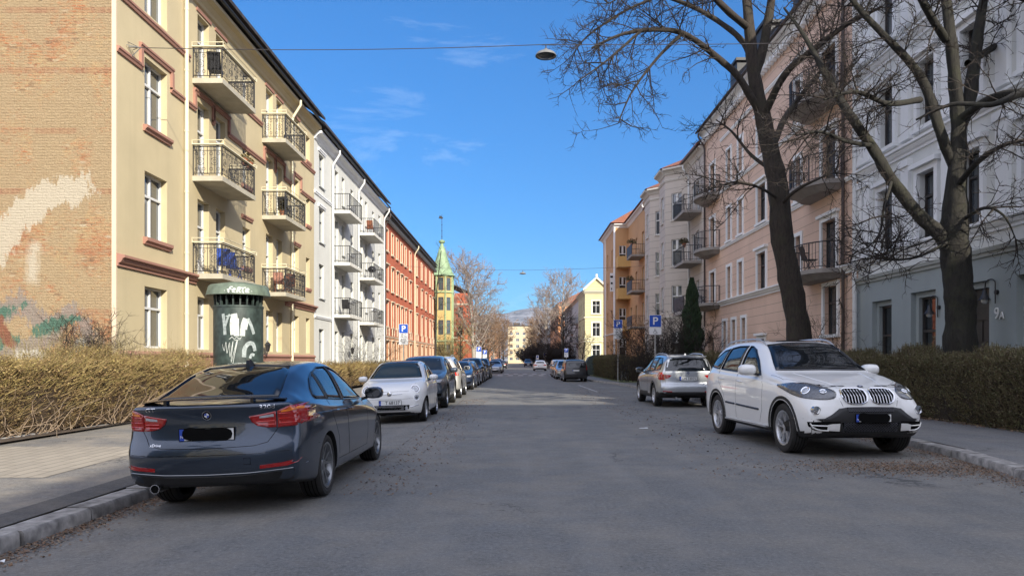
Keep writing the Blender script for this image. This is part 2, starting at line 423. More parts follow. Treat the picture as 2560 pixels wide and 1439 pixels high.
def asphalt(name, col, sandy=.0, cracks=True, speck=True):
    t = NT(name)
    big = t.noise(.22, 5, .6); mid = t.noise(2.5, 4, .6); fine = t.noise(95, 2, .6)
    c = t.mix(big, tuple(x * .82 for x in col), tuple(x * 1.2 for x in col))
    c = t.mix(t.math('MULTIPLY', t.ramp(mid, [(.4, 0.0), (.7, 1.0)]), .5), c, tuple(x * .72 for x in col))
    grn = t.noise(26, 4, .75)
    c = t.mix(t.ramp(grn, [(.36, .75), (.49, 0.0)]), c, tuple(x * .45 for x in col)); c = t.mix(t.ramp(grn, [(.53, 0.0), (.64, .6)]), c, tuple(min(1, x * 1.7) for x in col))
    streak = t.noise(1.2, 4, .6, vec=t.map((1.4, .12, 1)))
    c = t.mix(t.math('MULTIPLY', t.ramp(streak, [(.48, 0.0), (.66, 1.0)]), .45), c, tuple(x * 1.3 for x in col))
    c = t.mix(t.ramp(fine, [(.35, .55), (.6, 0.0)]), c, tuple(x * .45 for x in col))
    c = t.mix(t.ramp(t.noise(140, 1), [(.66, 0.0), (.74, .5)]), c, tuple(min(1, x * 2.6) for x in col))
    if sandy:
        c = t.mix(t.math('MULTIPLY', t.ramp(t.noise(.9, 6, .7), [(.42, 0.0), (.62, 1.0)]), sandy), c, (.30, .255, .19))
    if speck:
        vz = t.node('ShaderNodeTexVoronoi', feature='F1'); vz.inputs['Scale'].default_value = 4.5; t.l.new(t.obj(), vz.inputs['Vector'])
        gate = t.ramp(t.noise(1.1, 3), [(.50, 0.0), (.60, 1.0)])
        m = t.math('MULTIPLY', t.math('LESS_THAN', vz.outputs['Distance'], .055), gate)
        c = t.mix(t.math('MULTIPLY', m, .8), c, (.025, .025, .025))
    if cracks:
        wv = t.node('ShaderNodeTexVoronoi', feature='DISTANCE_TO_EDGE'); wv.inputs['Scale'].default_value = .33
        va = t.node('ShaderNodeVectorMath', operation='MULTIPLY_ADD'); t.l.new(t.noise(1.3, 5, .7, out='Color'), va.inputs[0]); va.inputs[1].default_value = (2.2, 2.2, 0); t.l.new(t.obj(), va.inputs[2])
        t.l.new(va.outputs[0], wv.inputs['Vector'])
        gate = t.ramp(t.noise(.25, 2), [(.52, 0.0), (.60, 1.0)])
        m = t.math('MULTIPLY', t.math('LESS_THAN', wv.outputs['Distance'], .009), gate)
        c = t.mix(t.math('MULTIPLY', m, .7), c, (.03, .03, .03))
    t.bump(t.math('ADD', t.noise(70, 3, .7), t.math('MULTIPLY', t.noise(1.4, 3), 2.0)), .55, .006)
    return t.done(c, t.ramp(t.noise(3, 3), [(.3, .72), (.7, .9)]))
M['asphalt'] = asphalt('road_asphalt', (.146, .146, .140), .22)
M['pave'] = asphalt('pavement_asphalt', (.165, .158, .145), .55, True)
M['pave_r'] = asphalt('grey_pavement_asphalt', (.15, .15, .15), .15, True)
M['shade_asphalt'] = asphalt('painted_shade_asphalt', (.072, .072, .072), .15, True, False)  # kerb strip asphalt, shade put into its dark colour
def pavers():
    t = NT('paving_slabs')
    b = t.node('ShaderNodeTexBrick'); t.l.new(t.map(rot=(0, 0, R(88))), b.inputs['Vector'])
    b.inputs['Scale'].default_value = 1; b.inputs['Brick Width'].default_value = .6; b.inputs['Row Height'].default_value = .2
    b.inputs['Mortar Size'].default_value = .012
    b.inputs['Color1'].default_value = (.34, .30, .235, 1); b.inputs['Color2'].default_value = (.27, .24, .19, 1); b.inputs['Mortar'].default_value = (.13, .11, .085, 1)
    t.bump(b.outputs['Fac'], -.6, .01)
    return t.done(t.mix(t.math('MULTIPLY', t.noise(3, 5), .5), b.outputs['Color'], (.20, .17, .13)), .9)
M['pavers'] = pavers()
M['granite'] = simple('granite_kerb', (.27, .255, .235), .85, .6, 7, bump=1, bs=16)
M['soil'] = simple('bare_soil', (.085, .060, .040), .95, .4, 5, bump=1, bs=14)
M['grass'] = simple('winter_grass', (.10, .115, .04), .95, .4, 3, bump=1, bs=30)
M['line'] = simple('road_paint', (.42, .42, .41), .8, .5, 3)
M['bark'] = None
def bark(name, col, moss=(.10, .105, .045), ms=.4):
    t = NT(name)
    v = t.map((1, 1, .25))
    n = t.noise(16, 6, .7, .4, vec=v)
    c = t.ramp(n, [(.32, tuple(x * .4 for x in col)), (.5, col), (.72, tuple(x * 1.5 for x in col))])
    c = t.mix(t.math('MULTIPLY', t.ramp(t.noise(2.2, 5, .7), [(.48, 0.0), (.66, 1.0)]), ms), c, moss)
    t.bump(n, 1.0, .03)
    return t.done(c, .95)
M['bark'] = bark('grey_brown_bark', (.034, .026, .020), (.042, .042, .022))
M['bark_moss'] = bark('mossy_bark', (.020, .018, .014), (.036, .037, .020), .6)
M['twig'] = bark('twig_bark', (.027, .020, .015), (.09, .07, .045), .16)
M['birch'] = bark('pale_birch_bark', (.30, .265, .22), (.36, .33, .29), .4)
M['birch_twig'] = bark('grey_birch_twigs', (.24, .19, .155), (.30, .25, .21), .5)
M['brown_twig'] = bark('brown_far_twigs', (.20, .125, .075), (.27, .19, .11), .5)
def leafy(name, cols, rough=.75, low=None):
    t = NT(name)
    g = t.node('ShaderNodeNewGeometry')
    c = t.ramp(g.outputs['Random Per Island'], [(i / max(1, len(cols) - 1), c_) for i, c_ in enumerate(cols)])
    c = t.mix(t.math('MULTIPLY', t.noise(.9, 3), .5), c, tuple(x * .55 for x in cols[0]))
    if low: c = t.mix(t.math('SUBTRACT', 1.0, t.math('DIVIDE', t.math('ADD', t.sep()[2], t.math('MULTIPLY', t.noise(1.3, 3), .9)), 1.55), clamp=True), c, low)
    return t.done(c, rough)
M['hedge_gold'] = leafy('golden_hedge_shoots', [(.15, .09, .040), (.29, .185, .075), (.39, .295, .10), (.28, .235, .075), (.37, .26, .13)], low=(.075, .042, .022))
M['hedge_brown'] = leafy('brown_hedge_shoots', [(.065, .045, .025), (.12, .09, .042), (.15, .13, .055), (.085, .10, .035)])
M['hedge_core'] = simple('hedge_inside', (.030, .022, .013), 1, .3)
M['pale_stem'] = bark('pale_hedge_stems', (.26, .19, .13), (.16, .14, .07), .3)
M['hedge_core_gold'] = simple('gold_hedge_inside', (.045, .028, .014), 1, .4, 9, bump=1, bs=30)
M['thuja'] = leafy('thuja_sprays', [(.018, .040, .016), (.035, .070, .022), (.028, .055, .03), (.05, .085, .03)])
M['litter'] = leafy('leaf_litter', [(.16, .085, .045), (.22, .13, .07), (.10, .06, .04), (.28, .22, .15), (.075, .05, .035)])
M['reed'] = leafy('dry_stems', [(.26, .20, .075), (.34, .27, .12), (.20, .16, .07), (.36, .30, .16)])
def hill_mat():
    t = NT('forested_hill')
    n = t.noise(.03, 7, .75, vec=t.map((1, .3, 2.0))); n2 = t.noise(.006, 4, .6)
    c = t.ramp(n, [(.36, (.065, .075, .085)), (.5, (.155, .155, .165)), (.62, (.31, .31, .32))])
    c = t.mix(t.math('MULTIPLY', n2, .5), c, (.10, .12, .15))
    return t.done(c, 1)
M['hill'] = hill_mat()
# ------------------------------------------------------------------ facade tools
def pane_curtain():
    t = NT('window_glass_with_curtains')
    x = t.math('ABSOLUTE', t.sep()[0])
    fold = t.noise(9, 3, .5, .5, vec=t.map((2.2, 1, .12)))
    side = t.math('ADD', x, t.math('MULTIPLY', fold, .10))
    m = t.math('GREATER_THAN', side, .36)
    cloth = t.ramp(fold, [(.3, (.20, .19, .17)), (.7, (.42, .40, .36))])
    t.bump(t.noise(1.6, 2), .12, .02)
    return t.done(t.mix(m, (.035, .042, .05), cloth), .03, IOR=2.0)
M['pane_curt'] = pane_curtain()

class Fac:
    def __init__(s, par, ox, oy, U, N):
        s.par = par; s.o = Vector((ox, oy, 0)); s.U = Vector((U[0], U[1], 0)).normalized(); s.N = Vector((N[0], N[1], 0)).normalized()
        s.pl = Vector(par.location) if par else Vector((0, 0, 0))
    def P(s, u, d, z):
        p = s.o + s.U * u + s.N * d - s.pl
        return (p.x, p.y, z)
    def ang(s): return math.atan2(-s.N.x, s.N.y)
    def box(s, mb, u0, u1, d0, d1, z0, z1, m=None):
        vs = [s.P(u, d, z) for z in (z0, z1) for u, d in ((u0, d0), (u1, d0), (u1, d1), (u0, d1))]
        mb.add(vs, [(0,3,2,1),(4,5,6,7),(0,1,5,4),(1,2,6,5),(2,3,7,6),(3,0,4,7)], m)
    def wall(s, mb, u0, u1, z0, z1, ops, depth=.30, ends=True, d=0.0, m=None):
        us = sorted({u0, u1, *[o[0] for o in ops], *[o[1] for o in ops]}); zs = sorted({z0, z1, *[o[2] for o in ops], *[o[3] for o in ops]})
        us = [u for u in us if u0 <= u <= u1]; zs = [z for z in zs if z0 <= z <= z1]
        for i in range(len(us) - 1):
            for j in range(len(zs) - 1):
                uc = (us[i] + us[i+1]) / 2; zc = (zs[j] + zs[j+1]) / 2
                if any(o[0] < uc < o[1] and o[2] < zc < o[3] for o in ops): continue
                mb.quad(s.P(us[i], d, zs[j]), s.P(us[i+1], d, zs[j]), s.P(us[i+1], d, zs[j+1]), s.P(us[i], d, zs[j+1]), m)
        for o in ops:
            a, b, c, e = o[:4]; q = [(a, c), (b, c), (b, e), (a, e)]
            for k in range(4):
                (ua, za), (ub, zb) = q[k], q[(k + 1) % 4]
                mb.quad(s.P(ua, d, za), s.P(ub, d, zb), s.P(ub, d-depth, zb), s.P(ua, d-depth, za), m)
        if ends:
            for u in (u0, u1): mb.quad(s.P(u, d, z0), s.P(u, d-.4, z0), s.P(u, d-.4, z1), s.P(u, d, z1), m)
            mb.quad(s.P(u0, d, z1), s.P(u1, d, z1), s.P(u1, d-.4, z1), s.P(u0, d-.4, z1), m)
    def surround(s, mb, u0, u1, z0, z1, w=.16, proud=.05, hood=.0, sill=True, m=None):
        g = .003
        s.box(mb, u0 - w, u0 - g, -.02, proud, z0, z1 + w, m); s.box(mb, u1 + g, u1 + w, -.02, proud, z0, z1 + w, m)
        s.box(mb, u0 - g, u1 + g, -.02, proud - .004, z1 + g, z1 + w - .003, m)
        if hood: s.box(mb, u0 - w - .08, u1 + w + .08, -.02, proud + .12, z1 + w + .003, z1 + w + hood, m)
        if sill: s.box(mb, u0 - w - .04, u1 + w + .04, -.02, proud + .07, z0 - .12, z0 - .003, m)

WIN = {}
def window(fac, u, z0, w, h, mat='white_frame', style='cross', recess=.2, pane=None, sillm=None, name='window', d=0):
    pane = pane or rnd.choice(['pane', 'pane', 'pane_curt', 'pane_curt', 'pane'])
    w = round(w, 2); h = round(h, 2)
    key = (w, h, mat, style, pane, sillm)
    loc = fac.P(u, d - recess, z0)
    if key not in WIN:
        b = MB(); t = .055; x = w / 2; dp = .05
        b.box(-x, -x+t, -.04, dp, 0, h); b.box(x-t, x, -.04, dp, 0, h)
        b.box(-x+t, x-t, -.04, dp-.002, 0, t*1.2); b.box(-x+t, x-t, -.04, dp-.002, h-t, h)
        zt = h * .66
        if style in ('cross', 'door', 'tee'):
            b.box(-x+t, x-t, -.03, dp+.012, zt-.035, zt+.035)
        if style in ('cross', 'two'):
            b.box(-.03, .03, -.03, dp+.004, t*1.2, (zt-.035) if style == 'cross' else h-t)
            if style == 'cross': b.box(-.026, .026, -.03, dp+.004, zt+.035, h-t)
        if style == 'tee': b.box(-.026, .026, -.03, dp+.004, t*1.2, zt-.035)
        if style == 'door':
            b.box(-x+t, x-t, -.02, dp-.012, t*1.2, h*.22)
            b.box(-x+t, -x+t+.05, -.02, dp-.01, h*.22, zt-.035); b.box(x-t-.05, x-t, -.02, dp-.01, h*.22, zt-.035)
        if style == 'h2':   # two small lights above a tall one
            zz = h*.60; b.box(-x+t, x-t, -.03, dp, zz-.04, zz+.04); b.box(-.09, .09, -.03, dp-.005, zz+.04, h-t)
        # each light gets its own inner sash lip
        o = b.build(name, M[mat], fac.par)
        p = MB(); p.quad((-x+t, -.01, t), (x-t, -.01, t), (x-t, -.01, h-t), (-x+t, -.01, h-t))
        q = p.build('pane', M[pane], o)
        if sillm:
            q = MB(); q.box(-x-.08, x+.08, .0, recess+.09, -.05, -.002); q.build('sill', M[sillm], o)
        o.location = loc; o.rotation_euler = (0, 0, fac.ang()); WIN[key] = o; return o
    src = WIN[key]
    o = src.copy(); COL.objects.link(o); o.parent = fac.par; o.name = name; o.location = loc; o.rotation_euler = (0, 0, fac.ang())
    for ch in src.children:
        c = ch.copy(); COL.objects.link(c); c.parent = o
    return o

def rail_bars(mb, pts, z0, z1, r, step):
    """upright bars along a polyline of (x, y)"""
    for i in range(len(pts) - 1):
        a = Vector(pts[i]); b = Vector(pts[i+1]); L = (b - a).length; n = max(1, round(L / step))
        for k in range(n):
            p = a + (b - a) * (k / n)
            mb.box(p.x - r, p.x + r, p.y - r, p.y + r, z0, z1)

def ring(mb, c, U, rad, r=.008, n=10, seg=4):
    c = Vector(c); U = Vector(U)
    mb.tube([c + U * (math.cos(2*math.pi*i/n) * rad) + Vector((0, 0, math.sin(2*math.pi*i/n) * rad)) for i in range(n)], r, seg, closed=True)

def balcony(fac, u0, u1, proj, zb, slabm, railm, th=.17, h=1.0, shape='rect', cream=None, ornate=False, bar=.12, solid=None, kid=True):
    b = MB()
    if shape == 'rect':
        out = [(u0, 0), (u0, proj), (u1, proj), (u1, 0)]
    elif shape == 'cut':
        c = proj * .45; out = [(u0, 0), (u0, proj-c), (u0+c, proj), (u1-c, proj), (u1, proj-c), (u1, 0)]
    else:
        n = 14; uc = (u0+u1)/2; ru = (u1-u0)/2
        out = [(uc - ru * math.cos(math.pi*i/n), .10 + (proj-.1) * math.sin(math.pi*i/n)**.75) for i in range(n+1)]
        out = [(u0, 0)] + out + [(u1, 0)]
    poly = out
    vs = lambda a, d, z: fac.P(a, d, z)
    n = len(poly)
    b.add([fac.P(a, d, zb) for a, d in poly] + [fac.P(a, d, zb+th) for a, d in poly],
          [tuple(range(n)), tuple(n+i for i in reversed(range(n)))] + [(i, i+n, (i+1) % n+n, (i+1) % n) for i in range(n)])
    if shape == 'round':
        sh = [( (u0+u1)/2 + (a-(u0+u1)/2)*.97, d*.88) for a, d in poly]
        sh2 = [( (u0+u1)/2 + (a-(u0+u1)/2)*.86, d*.60) for a, d in poly]
        b.add([fac.P(a, d, zb-.002) for a, d in sh] + [fac.P(a, d, zb-.20) for a, d in sh2],
              [tuple(range(n)), tuple(n+i for i in range(n))] + [(i, i+n, (i+1) % n+n, (i+1) % n) for i in range(n)])
    slab = b.build('balcony', M[slabm], fac.par)
    zt = zb + th; q = MB()
    ins = [((u0+u1)/2 + (a-(u0+u1)/2)*(1 - .08/(u1-u0)), max(0, d-.04)) for a, d in poly]
    pts3 = [Vector(fac.P(a, d, 0)) for a, d in ins]; pts = [(p.x, p.y) for p in pts3]
    at = lambda z: [(p[0], p[1], z) for p in pts]
    q.tube(at(zt+h), .022, 4); q.tube(at(zt+.09), .014, 4)
    if ornate: q.tube(at(zt+h-.14), .011, 4)
    rail_bars(q, pts, zt+.09, zt+h, .0075, bar)
    for p in (pts if shape != 'round' else pts[1:-1:4]): q.box(p[0]-.02, p[0]+.02, p[1]-.02, p[1]+.02, zt-.10, zt+h+.01)
    if ornate:
        for i in range(len(pts)-1):
            a = Vector(pts[i]+(0,)); c = Vector(pts[i+1]+(0,)); L = (c-a).length
            if L < .5: continue
            U = (c-a)/L; k = max(1, round(L/.5))
            for j in range(k):
                m = a + U*(L*(j+.5)/k)
                ring(q, (m.x, m.y, zt+.50), U, .13); ring(q, (m.x, m.y, zt+.50), U, .06)
                for s_ in (-1, 1):
                    for zz in (.24, .76):
                        ring(q, (m.x+U.x*.12*s_, m.y+U.y*.12*s_, zt+zz), U, .055, n=8)
                # arch tips
                ring(q, (m.x, m.y, zt+h-.07), U, .055, n=8)
    q.build('railing', M[railm], slab)
    if cream:
        c = MB()
        o2 = [((u0+u1)/2 + (a-(u0+u1)/2)*(1 + .06/(u1-u0)), d+.03 if d else 0) for a, d in poly]
        o1 = [((u0+u1)/2 + (a-(u0+u1)/2)*(1 - .16/(u1-u0)), max(0, d-.08)) for a, d in poly]
        for i in range(n-1):
            A = [fac.P(*o1[i], 0), fac.P(*o1[i+1], 0), fac.P(*o2[i+1], 0), fac.P(*o2[i], 0)]
            v = [(p[0], p[1], zt+h+.05) for p in A] + [(p[0], p[1], zt+h+.085) for p in A]
            c.add(v, [(0,3,2,1),(4,5,6,7),(0,1,5,4),(1,2,6,5),(2,3,7,6),(3,0,4,7)])
        c.tube([fac.P(a, d, zt+h+.20) for a, d in o2], .014, 4)
        for a, d in o2: c.tube([fac.P(a, d, zt+h+.05), fac.P(a, d, zt+h+.2)], .012, 4)
        c.build('handrail', M[cream], slab)
    if solid:
        c = MB()
        for i in range(1, n-2):
            p0, p1 = poly[i], poly[i+1]
            A = [fac.P(*p0, 0), fac.P(*p1, 0)]
            c.add([(A[0][0], A[0][1], zt+.05), (A[1][0], A[1][1], zt+.05), (A[1][0], A[1][1], zt+h), (A[0][0], A[0][1], zt+h)], [(0, 1, 2, 3)])
        c.build('screen', M[solid], slab)
    return slab

def downpipe(fac, u, ztop, zbot, mat, r=.05, d=.10, neck=.5):
    b = MB()
    b.tube([fac.P(u, neck, ztop+.05), fac.P(u, neck, ztop-.18), fac.P(u, neck*.75, ztop-.38), fac.P(u, d+.04, ztop-.75), fac.P(u, d, ztop-.95), fac.P(u, d, zbot)], r, 8)
    z = ztop - 1.4
    while z > zbot:
        b.tube([fac.P(u, d, z), fac.P(u, d, z+.05)], r+.012, 8); z -= 2.0
    return b.build('downpipe', M[mat], fac.par, smooth=True)

def cornice(fac, mb, u0, u1, z, prof, m=None):
    """prof: list of (d, dz) from the wall out and back"""
    n = len(prof)
    vs = [fac.P(u0, d, z+dz) for d, dz in prof] + [fac.P(u1, d, z+dz) for d, dz in prof]
    fs = [(i, i+1, n+i+1, n+i) for i in range(n-1)] + [tuple(range(n)), tuple(n+i for i in reversed(range(n)))]
    mb.add(vs, fs, m)
BAND = [(-.02, 0), (.05, 0), (.07, .06), (.10, .09), (.10, .15), (-.02, .17)]
BIG = [(-.02, 0), (.06, 0), (.06, .07), (.12, .10), (.17, .17), (.17, .20), (.24, .23), (.24, .30), (-.02, .36)]
EAVE = [(-.02, 0), (.08, .05), (.12, .14), (.24, .26), (.42, .32), (.42, .44), (-.02, .46)]

def pitched_roof(fac, u0, u1, z, depth, rise, mat, over=.55, name='roof', flat=.05):
    b = MB()
    A = lambda u, d, zz: fac.P(u, d, zz)
    for (da, za, dc, zc) in ((over, z, -depth/2, z+rise), (-depth/2, z+rise, -depth-over, z)):
        v = [A(u0, da, za), A(u1, da, za), A(u1, dc, zc), A(u0, dc, zc)]
        w = [(p[0], p[1], p[2]+.14) for p in v]
        b.add(v+w, [(0,3,2,1),(4,5,6,7),(0,1,5,4),(1,2,6,5),(2,3,7,6),(3,0,4,7)])
    return b.build(name, M[mat], fac.par)

def gutter(fac, u0, u1, z, mat, d=.52, r=.07):
    b = MB(); n = 6
    prof = [(d - r*math.cos(math.pi*i/n)*-1 - 0, -r*math.sin(math.pi*i/n)) for i in range(n+1)]
    vs = [fac.P(u0, a, z+c) for a, c in prof] + [fac.P(u1, a, z+c) for a, c in prof]
    b.add(vs, [(i, i+1, n+2+i, n+1+i) for i in range(n)])
    return b.build('gutter', M[mat], fac.par)

def core(fac, u0, u1, d0, d1, z0, z1, mat, rise=0, name='core_wall'):
    b = MB(); fac.box(b, u0, u1, d1, d0, z0, z1)
    if rise:
        dm = (d0+d1)/2
        for u in (u0, u1):
            b.add([fac.P(u, d0, z1), fac.P(u, d1, z1), fac.P(u, dm, z1+rise)], [(0, 1, 2)])
    return b.build(name, M[mat], fac.par)
# ------------------------------------------------------------------ ground, road, pavements, kerbs, hill
b = MB(); b.quad((-900, -300, -.12), (900, -300, -.12), (900, 3200, -.12), (-900, 3200, -.12))
structure('ground', b, M['soil'])
KL = [(-60, -4.12), (5.7, -4.12), (30, -4.02), (90, -4.0), (300, -4.0)]          # left kerb line: (y, x)
KR = [(-60, 6.0), (7.5, 6.0), (9.0, 6.2), (11.5, 6.62), (14, 6.72), (39, 6.12), (44, 5.85), (51, 4.95), (60, 4.85), (100, 4.9), (300, 4.9)]
def xat(line, y):
    for (y0, x0), (y1, x1) in zip(line, line[1:]):
        if y0 <= y <= y1: return x0 + (x1-x0)*(y-y0)/(y1-y0)
    return line[-1][1]
b = MB(); ys = [-60 + 4*i for i in range(91)]
def road_z(x): return -.036*max(0, -x-2.0)            # the road falls towards the left gutter
for a, c in zip(ys, ys[1:]):
    A = [xat(KL, a)-.02, -3.4, -2.7, -2.0, xat(KR, a)+.02]; B = [xat(KL, c)-.02, -3.4, -2.7, -2.0, xat(KR, c)+.02]
    for i in range(4): b.quad((A[i], a, road_z(A[i])), (A[i+1], a, road_z(A[i+1])), (B[i+1], c, road_z(B[i+1])), (B[i], c, road_z(B[i])))
structure('road', b, M['asphalt'])
# cross street near the pale villa, and a junction on the left before it
b = MB(); b.quad((4.7, 104, .004), (60, 104, .004), (60, 114, .004), (4.7, 114, .004)); structure('side_street', b, M['asphalt'])

PZ = .115; PL = .055
def pavement(name, line, side, outer, y0, y1, mat, z=PZ):
    b = MB(); ys = [y0 + (y1-y0)*i/60 for i in range(61)]
    for a, c in zip(ys, ys[1:]):
        xa, xc = xat(line, a)+side*.26, xat(line, c)+side*.26
        oa, oc = outer(a), outer(c)
        b.quad((xa, a, z), (oa, a, z), (oc, c, z), (xc, c, z))
        b.quad((oa, a, z), (oa, a, z-.15), (oc, c, z-.15), (oc, c, z))
    return structure(name, b, M[mat])
lo = lambda y: -8.95 + .088*min(max(y-12.8, -6), 9)
ro = lambda y: 9.75 - .1*min(max(y-13, -5), 4) if y < 44 else (9.35 - .45*(y-44) if y < 51 else 6.25)
pavement('left_pavement', KL, -1, lo, -40, 220, 'pave', PL)
pavement('right_pavement', KR, 1, ro, -40, 100, 'pave_r')
def kerb(name, line, side, y0, y1, PZ=PZ):
    b = MB(); y = y0; r = random.Random(3)
    while y < y1:
        L = r.uniform(.9, 1.35); g = .012; ya, yc = y+g, y+L-g
        xa, xc = xat(line, ya), xat(line, yc)
        j1, j2 = r.uniform(-.014, .014), r.uniform(-.014, .014); zz = PZ + r.uniform(-.008, .012); zz2 = zz + r.uniform(-.008, .008)
        n = 4; rows = []
        for i in range(n+1):
            t = i/n; yy = ya+(yc-ya)*t; xx = xa+(xc-xa)*t + j1*(1-t)+j2*t + r.uniform(-.006, .006); z_ = zz*(1-t)+zz2*t+r.uniform(-.003, .003)
            rows.append([(xx, yy, -.11), (xx+side*.008, yy, z_-.025), (xx+side*.03, yy, z_), (xx+side*.25, yy, z_+.003), (xx+side*.262, yy, -.05)])
        vs = [p for row in rows for p in row]
        fs = [(i*5+k, i*5+k+1, (i+1)*5+k+1, (i+1)*5+k) for i in range(n) for k in range(4)] + [(0, 1, 2, 3, 4), tuple(n*5+k for k in (4, 3, 2, 1, 0))]
        b.add(vs, fs); y += L
    return structure(name, b, M['granite'], smooth=True, sharp=40)
kerb('left_kerb', KL, -1, -6, 150, PL); kerb('right_kerb', KR, 1, -6, 102)
def edging(name, f, y0, y1, w=.16, h=.16, PZ=PL):
    b = MB(); y = y0; r = random.Random(5)
    while y < y1:
        L = r.uniform(.8, 1.3); ya, yc = y+.01, y+L-.01; z = PZ+h+r.uniform(-.02, .02)
        n = 3; rows = []
        for i in range(n+1):
            yy = ya+(yc-ya)*i/n; x = f(yy)+r.uniform(-.015, .015)
            rows.append([(x, yy, 0), (x-.008*(1 if w > 0 else -1), yy, z-.03), (x-w*.25, yy, z), (x-w, yy, z), (x-w, yy, 0)])
        vs = [p for row in rows for p in row]
        b.add(vs, [(i*5+k, i*5+k+1, (i+1)*5+k+1, (i+1)*5+k) for i in range(n) for k in range(4)] + [(0, 1, 2, 3, 4), tuple(n*5+k for k in (4, 3, 2, 1, 0))]); y += L
    return structure(name, b, M['granite'], smooth=True, sharp=40)
edging('bed_edging', lambda y: lo(y)+.02, 6.8, 19.0, .2, .045)
# dark strip painting in shade beside the left kerb, paving field on the pavement
b = MB(); b.quad((-4.385, 1, PL+.004), (-4.72, 1, PL+.004), (-4.76, 9.3, PL+.004), (-4.37, 9.3, PL+.004)); structure('painted_shade_strip', b, M['shade_asphalt'])
b = MB(); b.quad((-9.2, 8.9, PL+.004), (-5.7, 8.9, PL+.004), (-5.85, 12.1, PL+.004), (-8.95, 12.1, PL+.004)); structure('paving_field', b, M['pavers'])
# garden strips
b = MB(); b.quad((-11.2, -20, .10), (-8.9, -20, .10), (lo(20)-.2, 20.2, .10), (-11.2, 20.2, .10)); b.quad((-60, -20, .11), (-11.2, -20, .11), (-11.2, 20.2, .11), (-60, 20.2, .11))
b.quad((-11.1, 20.2, .12), (lo(20)-.15, 20.2, .12), (-8.3, 180, .12), (-11.1, 180, .12)); structure('left_garden_ground', b, M['soil'])
b = MB(); b.quad((9.4, -20, .13), (12.1, -20, .13), (12.1, 44, .13), (9.5, 44, .13)); b.quad((6.2, 44.5, .13), (12.1, 44, .13), (12.1, 100, .13), (6.2, 100, .13)); structure('right_garden_ground', b, M['grass'])
# markings
b = MB()
for row, (ya, yb, ph) in enumerate(((69.3, 71.8, 0), (77.2, 79.8, .5))):
    for k in range(7):
        x = -1.95 + .98*(k+ph)
        if x < 4.0: b.quad((x, ya, .004), (x+.48, ya, .004), (x+.48, yb, .004), (x, yb, .004))
b.quad((3.62, 34.2, .004), (3.72, 34.2, .004), (3.60, 43.4, .004), (3.50, 43.4, .004))
b.quad((4.2, 34.6, .004), (5.9, 34.6, .004), (5.9, 34.75, .004), (4.2, 34.75, .004))
b.quad((4.1, 39.6, .004), (5.7, 39.6, .004), (5.7, 39.75, .004), (4.1, 39.75, .004))
structure('road_markings', b, M['line'])
# ridge of the hill beyond the street
b = MB(); r = random.Random(11); n = 120; rows = []
def hz(x): return 150 + 46*math.exp(-((x-250)/520)**2) + 9*math.sin(x/170+1) + 5*math.sin(x/61) + 3*math.sin(x/27)
N = 90
for j in range(14):
    t = j/13
    for i in range(N+1):
        x = -2300 + 4600*i/N
        b.v.append((x, 1500 + 1500*t + 40*math.sin(i*.7+j), -2 + hz(x)*math.sin(t*math.pi/2)**1.2 + (r.uniform(-2.5, 2.5) if j > 1 else 0)))
for j in range(13):
    for i in range(N):
        a = j*(N+1)+i; b.f.append((a, a+1, a+N+2, a+N+1)); b.m.append(0)
structure('hill', b, M['hill'], smooth=True, sharp=None)

# ------------------------------------------------------------------ LEFT ROW (faces +X at x = -11)
LX = -11.0
def left_building(name, label, cat, u0):
    o = thing(name, label, cat, (LX, u0, 0)); return o, Fac(o, LX, 0, (0, 1), (1, 0))
# ---- cream building with brown-pink bands and the bare brick gable
yb_, F = left_building('apartment_building', 'cream apartment building with brown-pink bands, deep iron balconies and a bare brick gable end', 'building', 20.25)
Y0, Y1, YE = 20.25, 39.9, 13.95
cols = dict(A=(21.8, 23.2), B=(25.4, 26.35), C=(26.95, 27.8), D=(29.55, 30.4), E=(32.3, 33.2), Fc=(33.7, 34.5), G=(36.35, 37.15), H=(38.4, 39.1))
G0 = (1.83, 3.65); FL = [(5.1, 7.05, 4.42), (8.4, 10.4, 7.72), (11.75, 13.4, 11.02)]
ops = []; wins = []
for k, (a, c) in cols.items():
    ops.append((a, c, G0[0]+.003, G0[1])); wins.append((k, a, c, G0[0], G0[1], 'cross' if c-a > 1.2 else 'tee'))
    for z0, z1, zs in FL:
        if k in 'BE': z0_, z1_, st = zs, z1-.05, 'door'
        elif k in ('C', 'Fc'): z0_, z1_, st = zs+.3, z1-.05, 'tee'
        else: z0_, z1_, st = z0, z1, ('cross' if c-a > 1.2 else 'tee')
        if k in ('D', 'H'): z0_ = z0+.15; z1_ = z1-.25
        ops.append((a, c, z0_, z1_)); wins.append((k, a, c, z0_, z1_, st))
b = MB(); F.wall(b, Y0, Y1, 0, YE, ops, depth=.3)
wall = b.build('wall', M['y_wall'], yb_)
for k, a, c, z0, z1, st in wins:
    window(F, (a+c)/2, z0, c-a, z1-z0, 'white_frame', st, recess=.24, pane=('pane' if k == 'A' else None))
b = MB()   # gable: brick face to y = 20.25
xg0, xg1 = -23.5, LX-.10
b.add([(0-.10, 0-.004, 0), (xg0-LX, -.004, 0), (xg0-LX, -.004, YE), (-6.25, -.004, YE+4.6), (-.10, -.004, YE)], [(0, 1, 2, 3, 4)])
me_g = b.build('brick_gable', M['gable'], None); me_g.data.transform(Matrix.Translation((LX, Y0, 0))); me_g.parent = yb_; me_g.location = (-LX, -Y0, 0)
b = MB(); b.box(-.105, .012, -.03, .03, 0, YE); b.build('corner_strip', M['cream_trim'], yb_)
core(F, Y0+.01, Y1, -.4, -12.5, 0, YE, 'y_wall')
pitched_roof(F, Y0-.05, Y1, YE+.42, 12.5, 4.6, 'dark_tiles', over=.62)
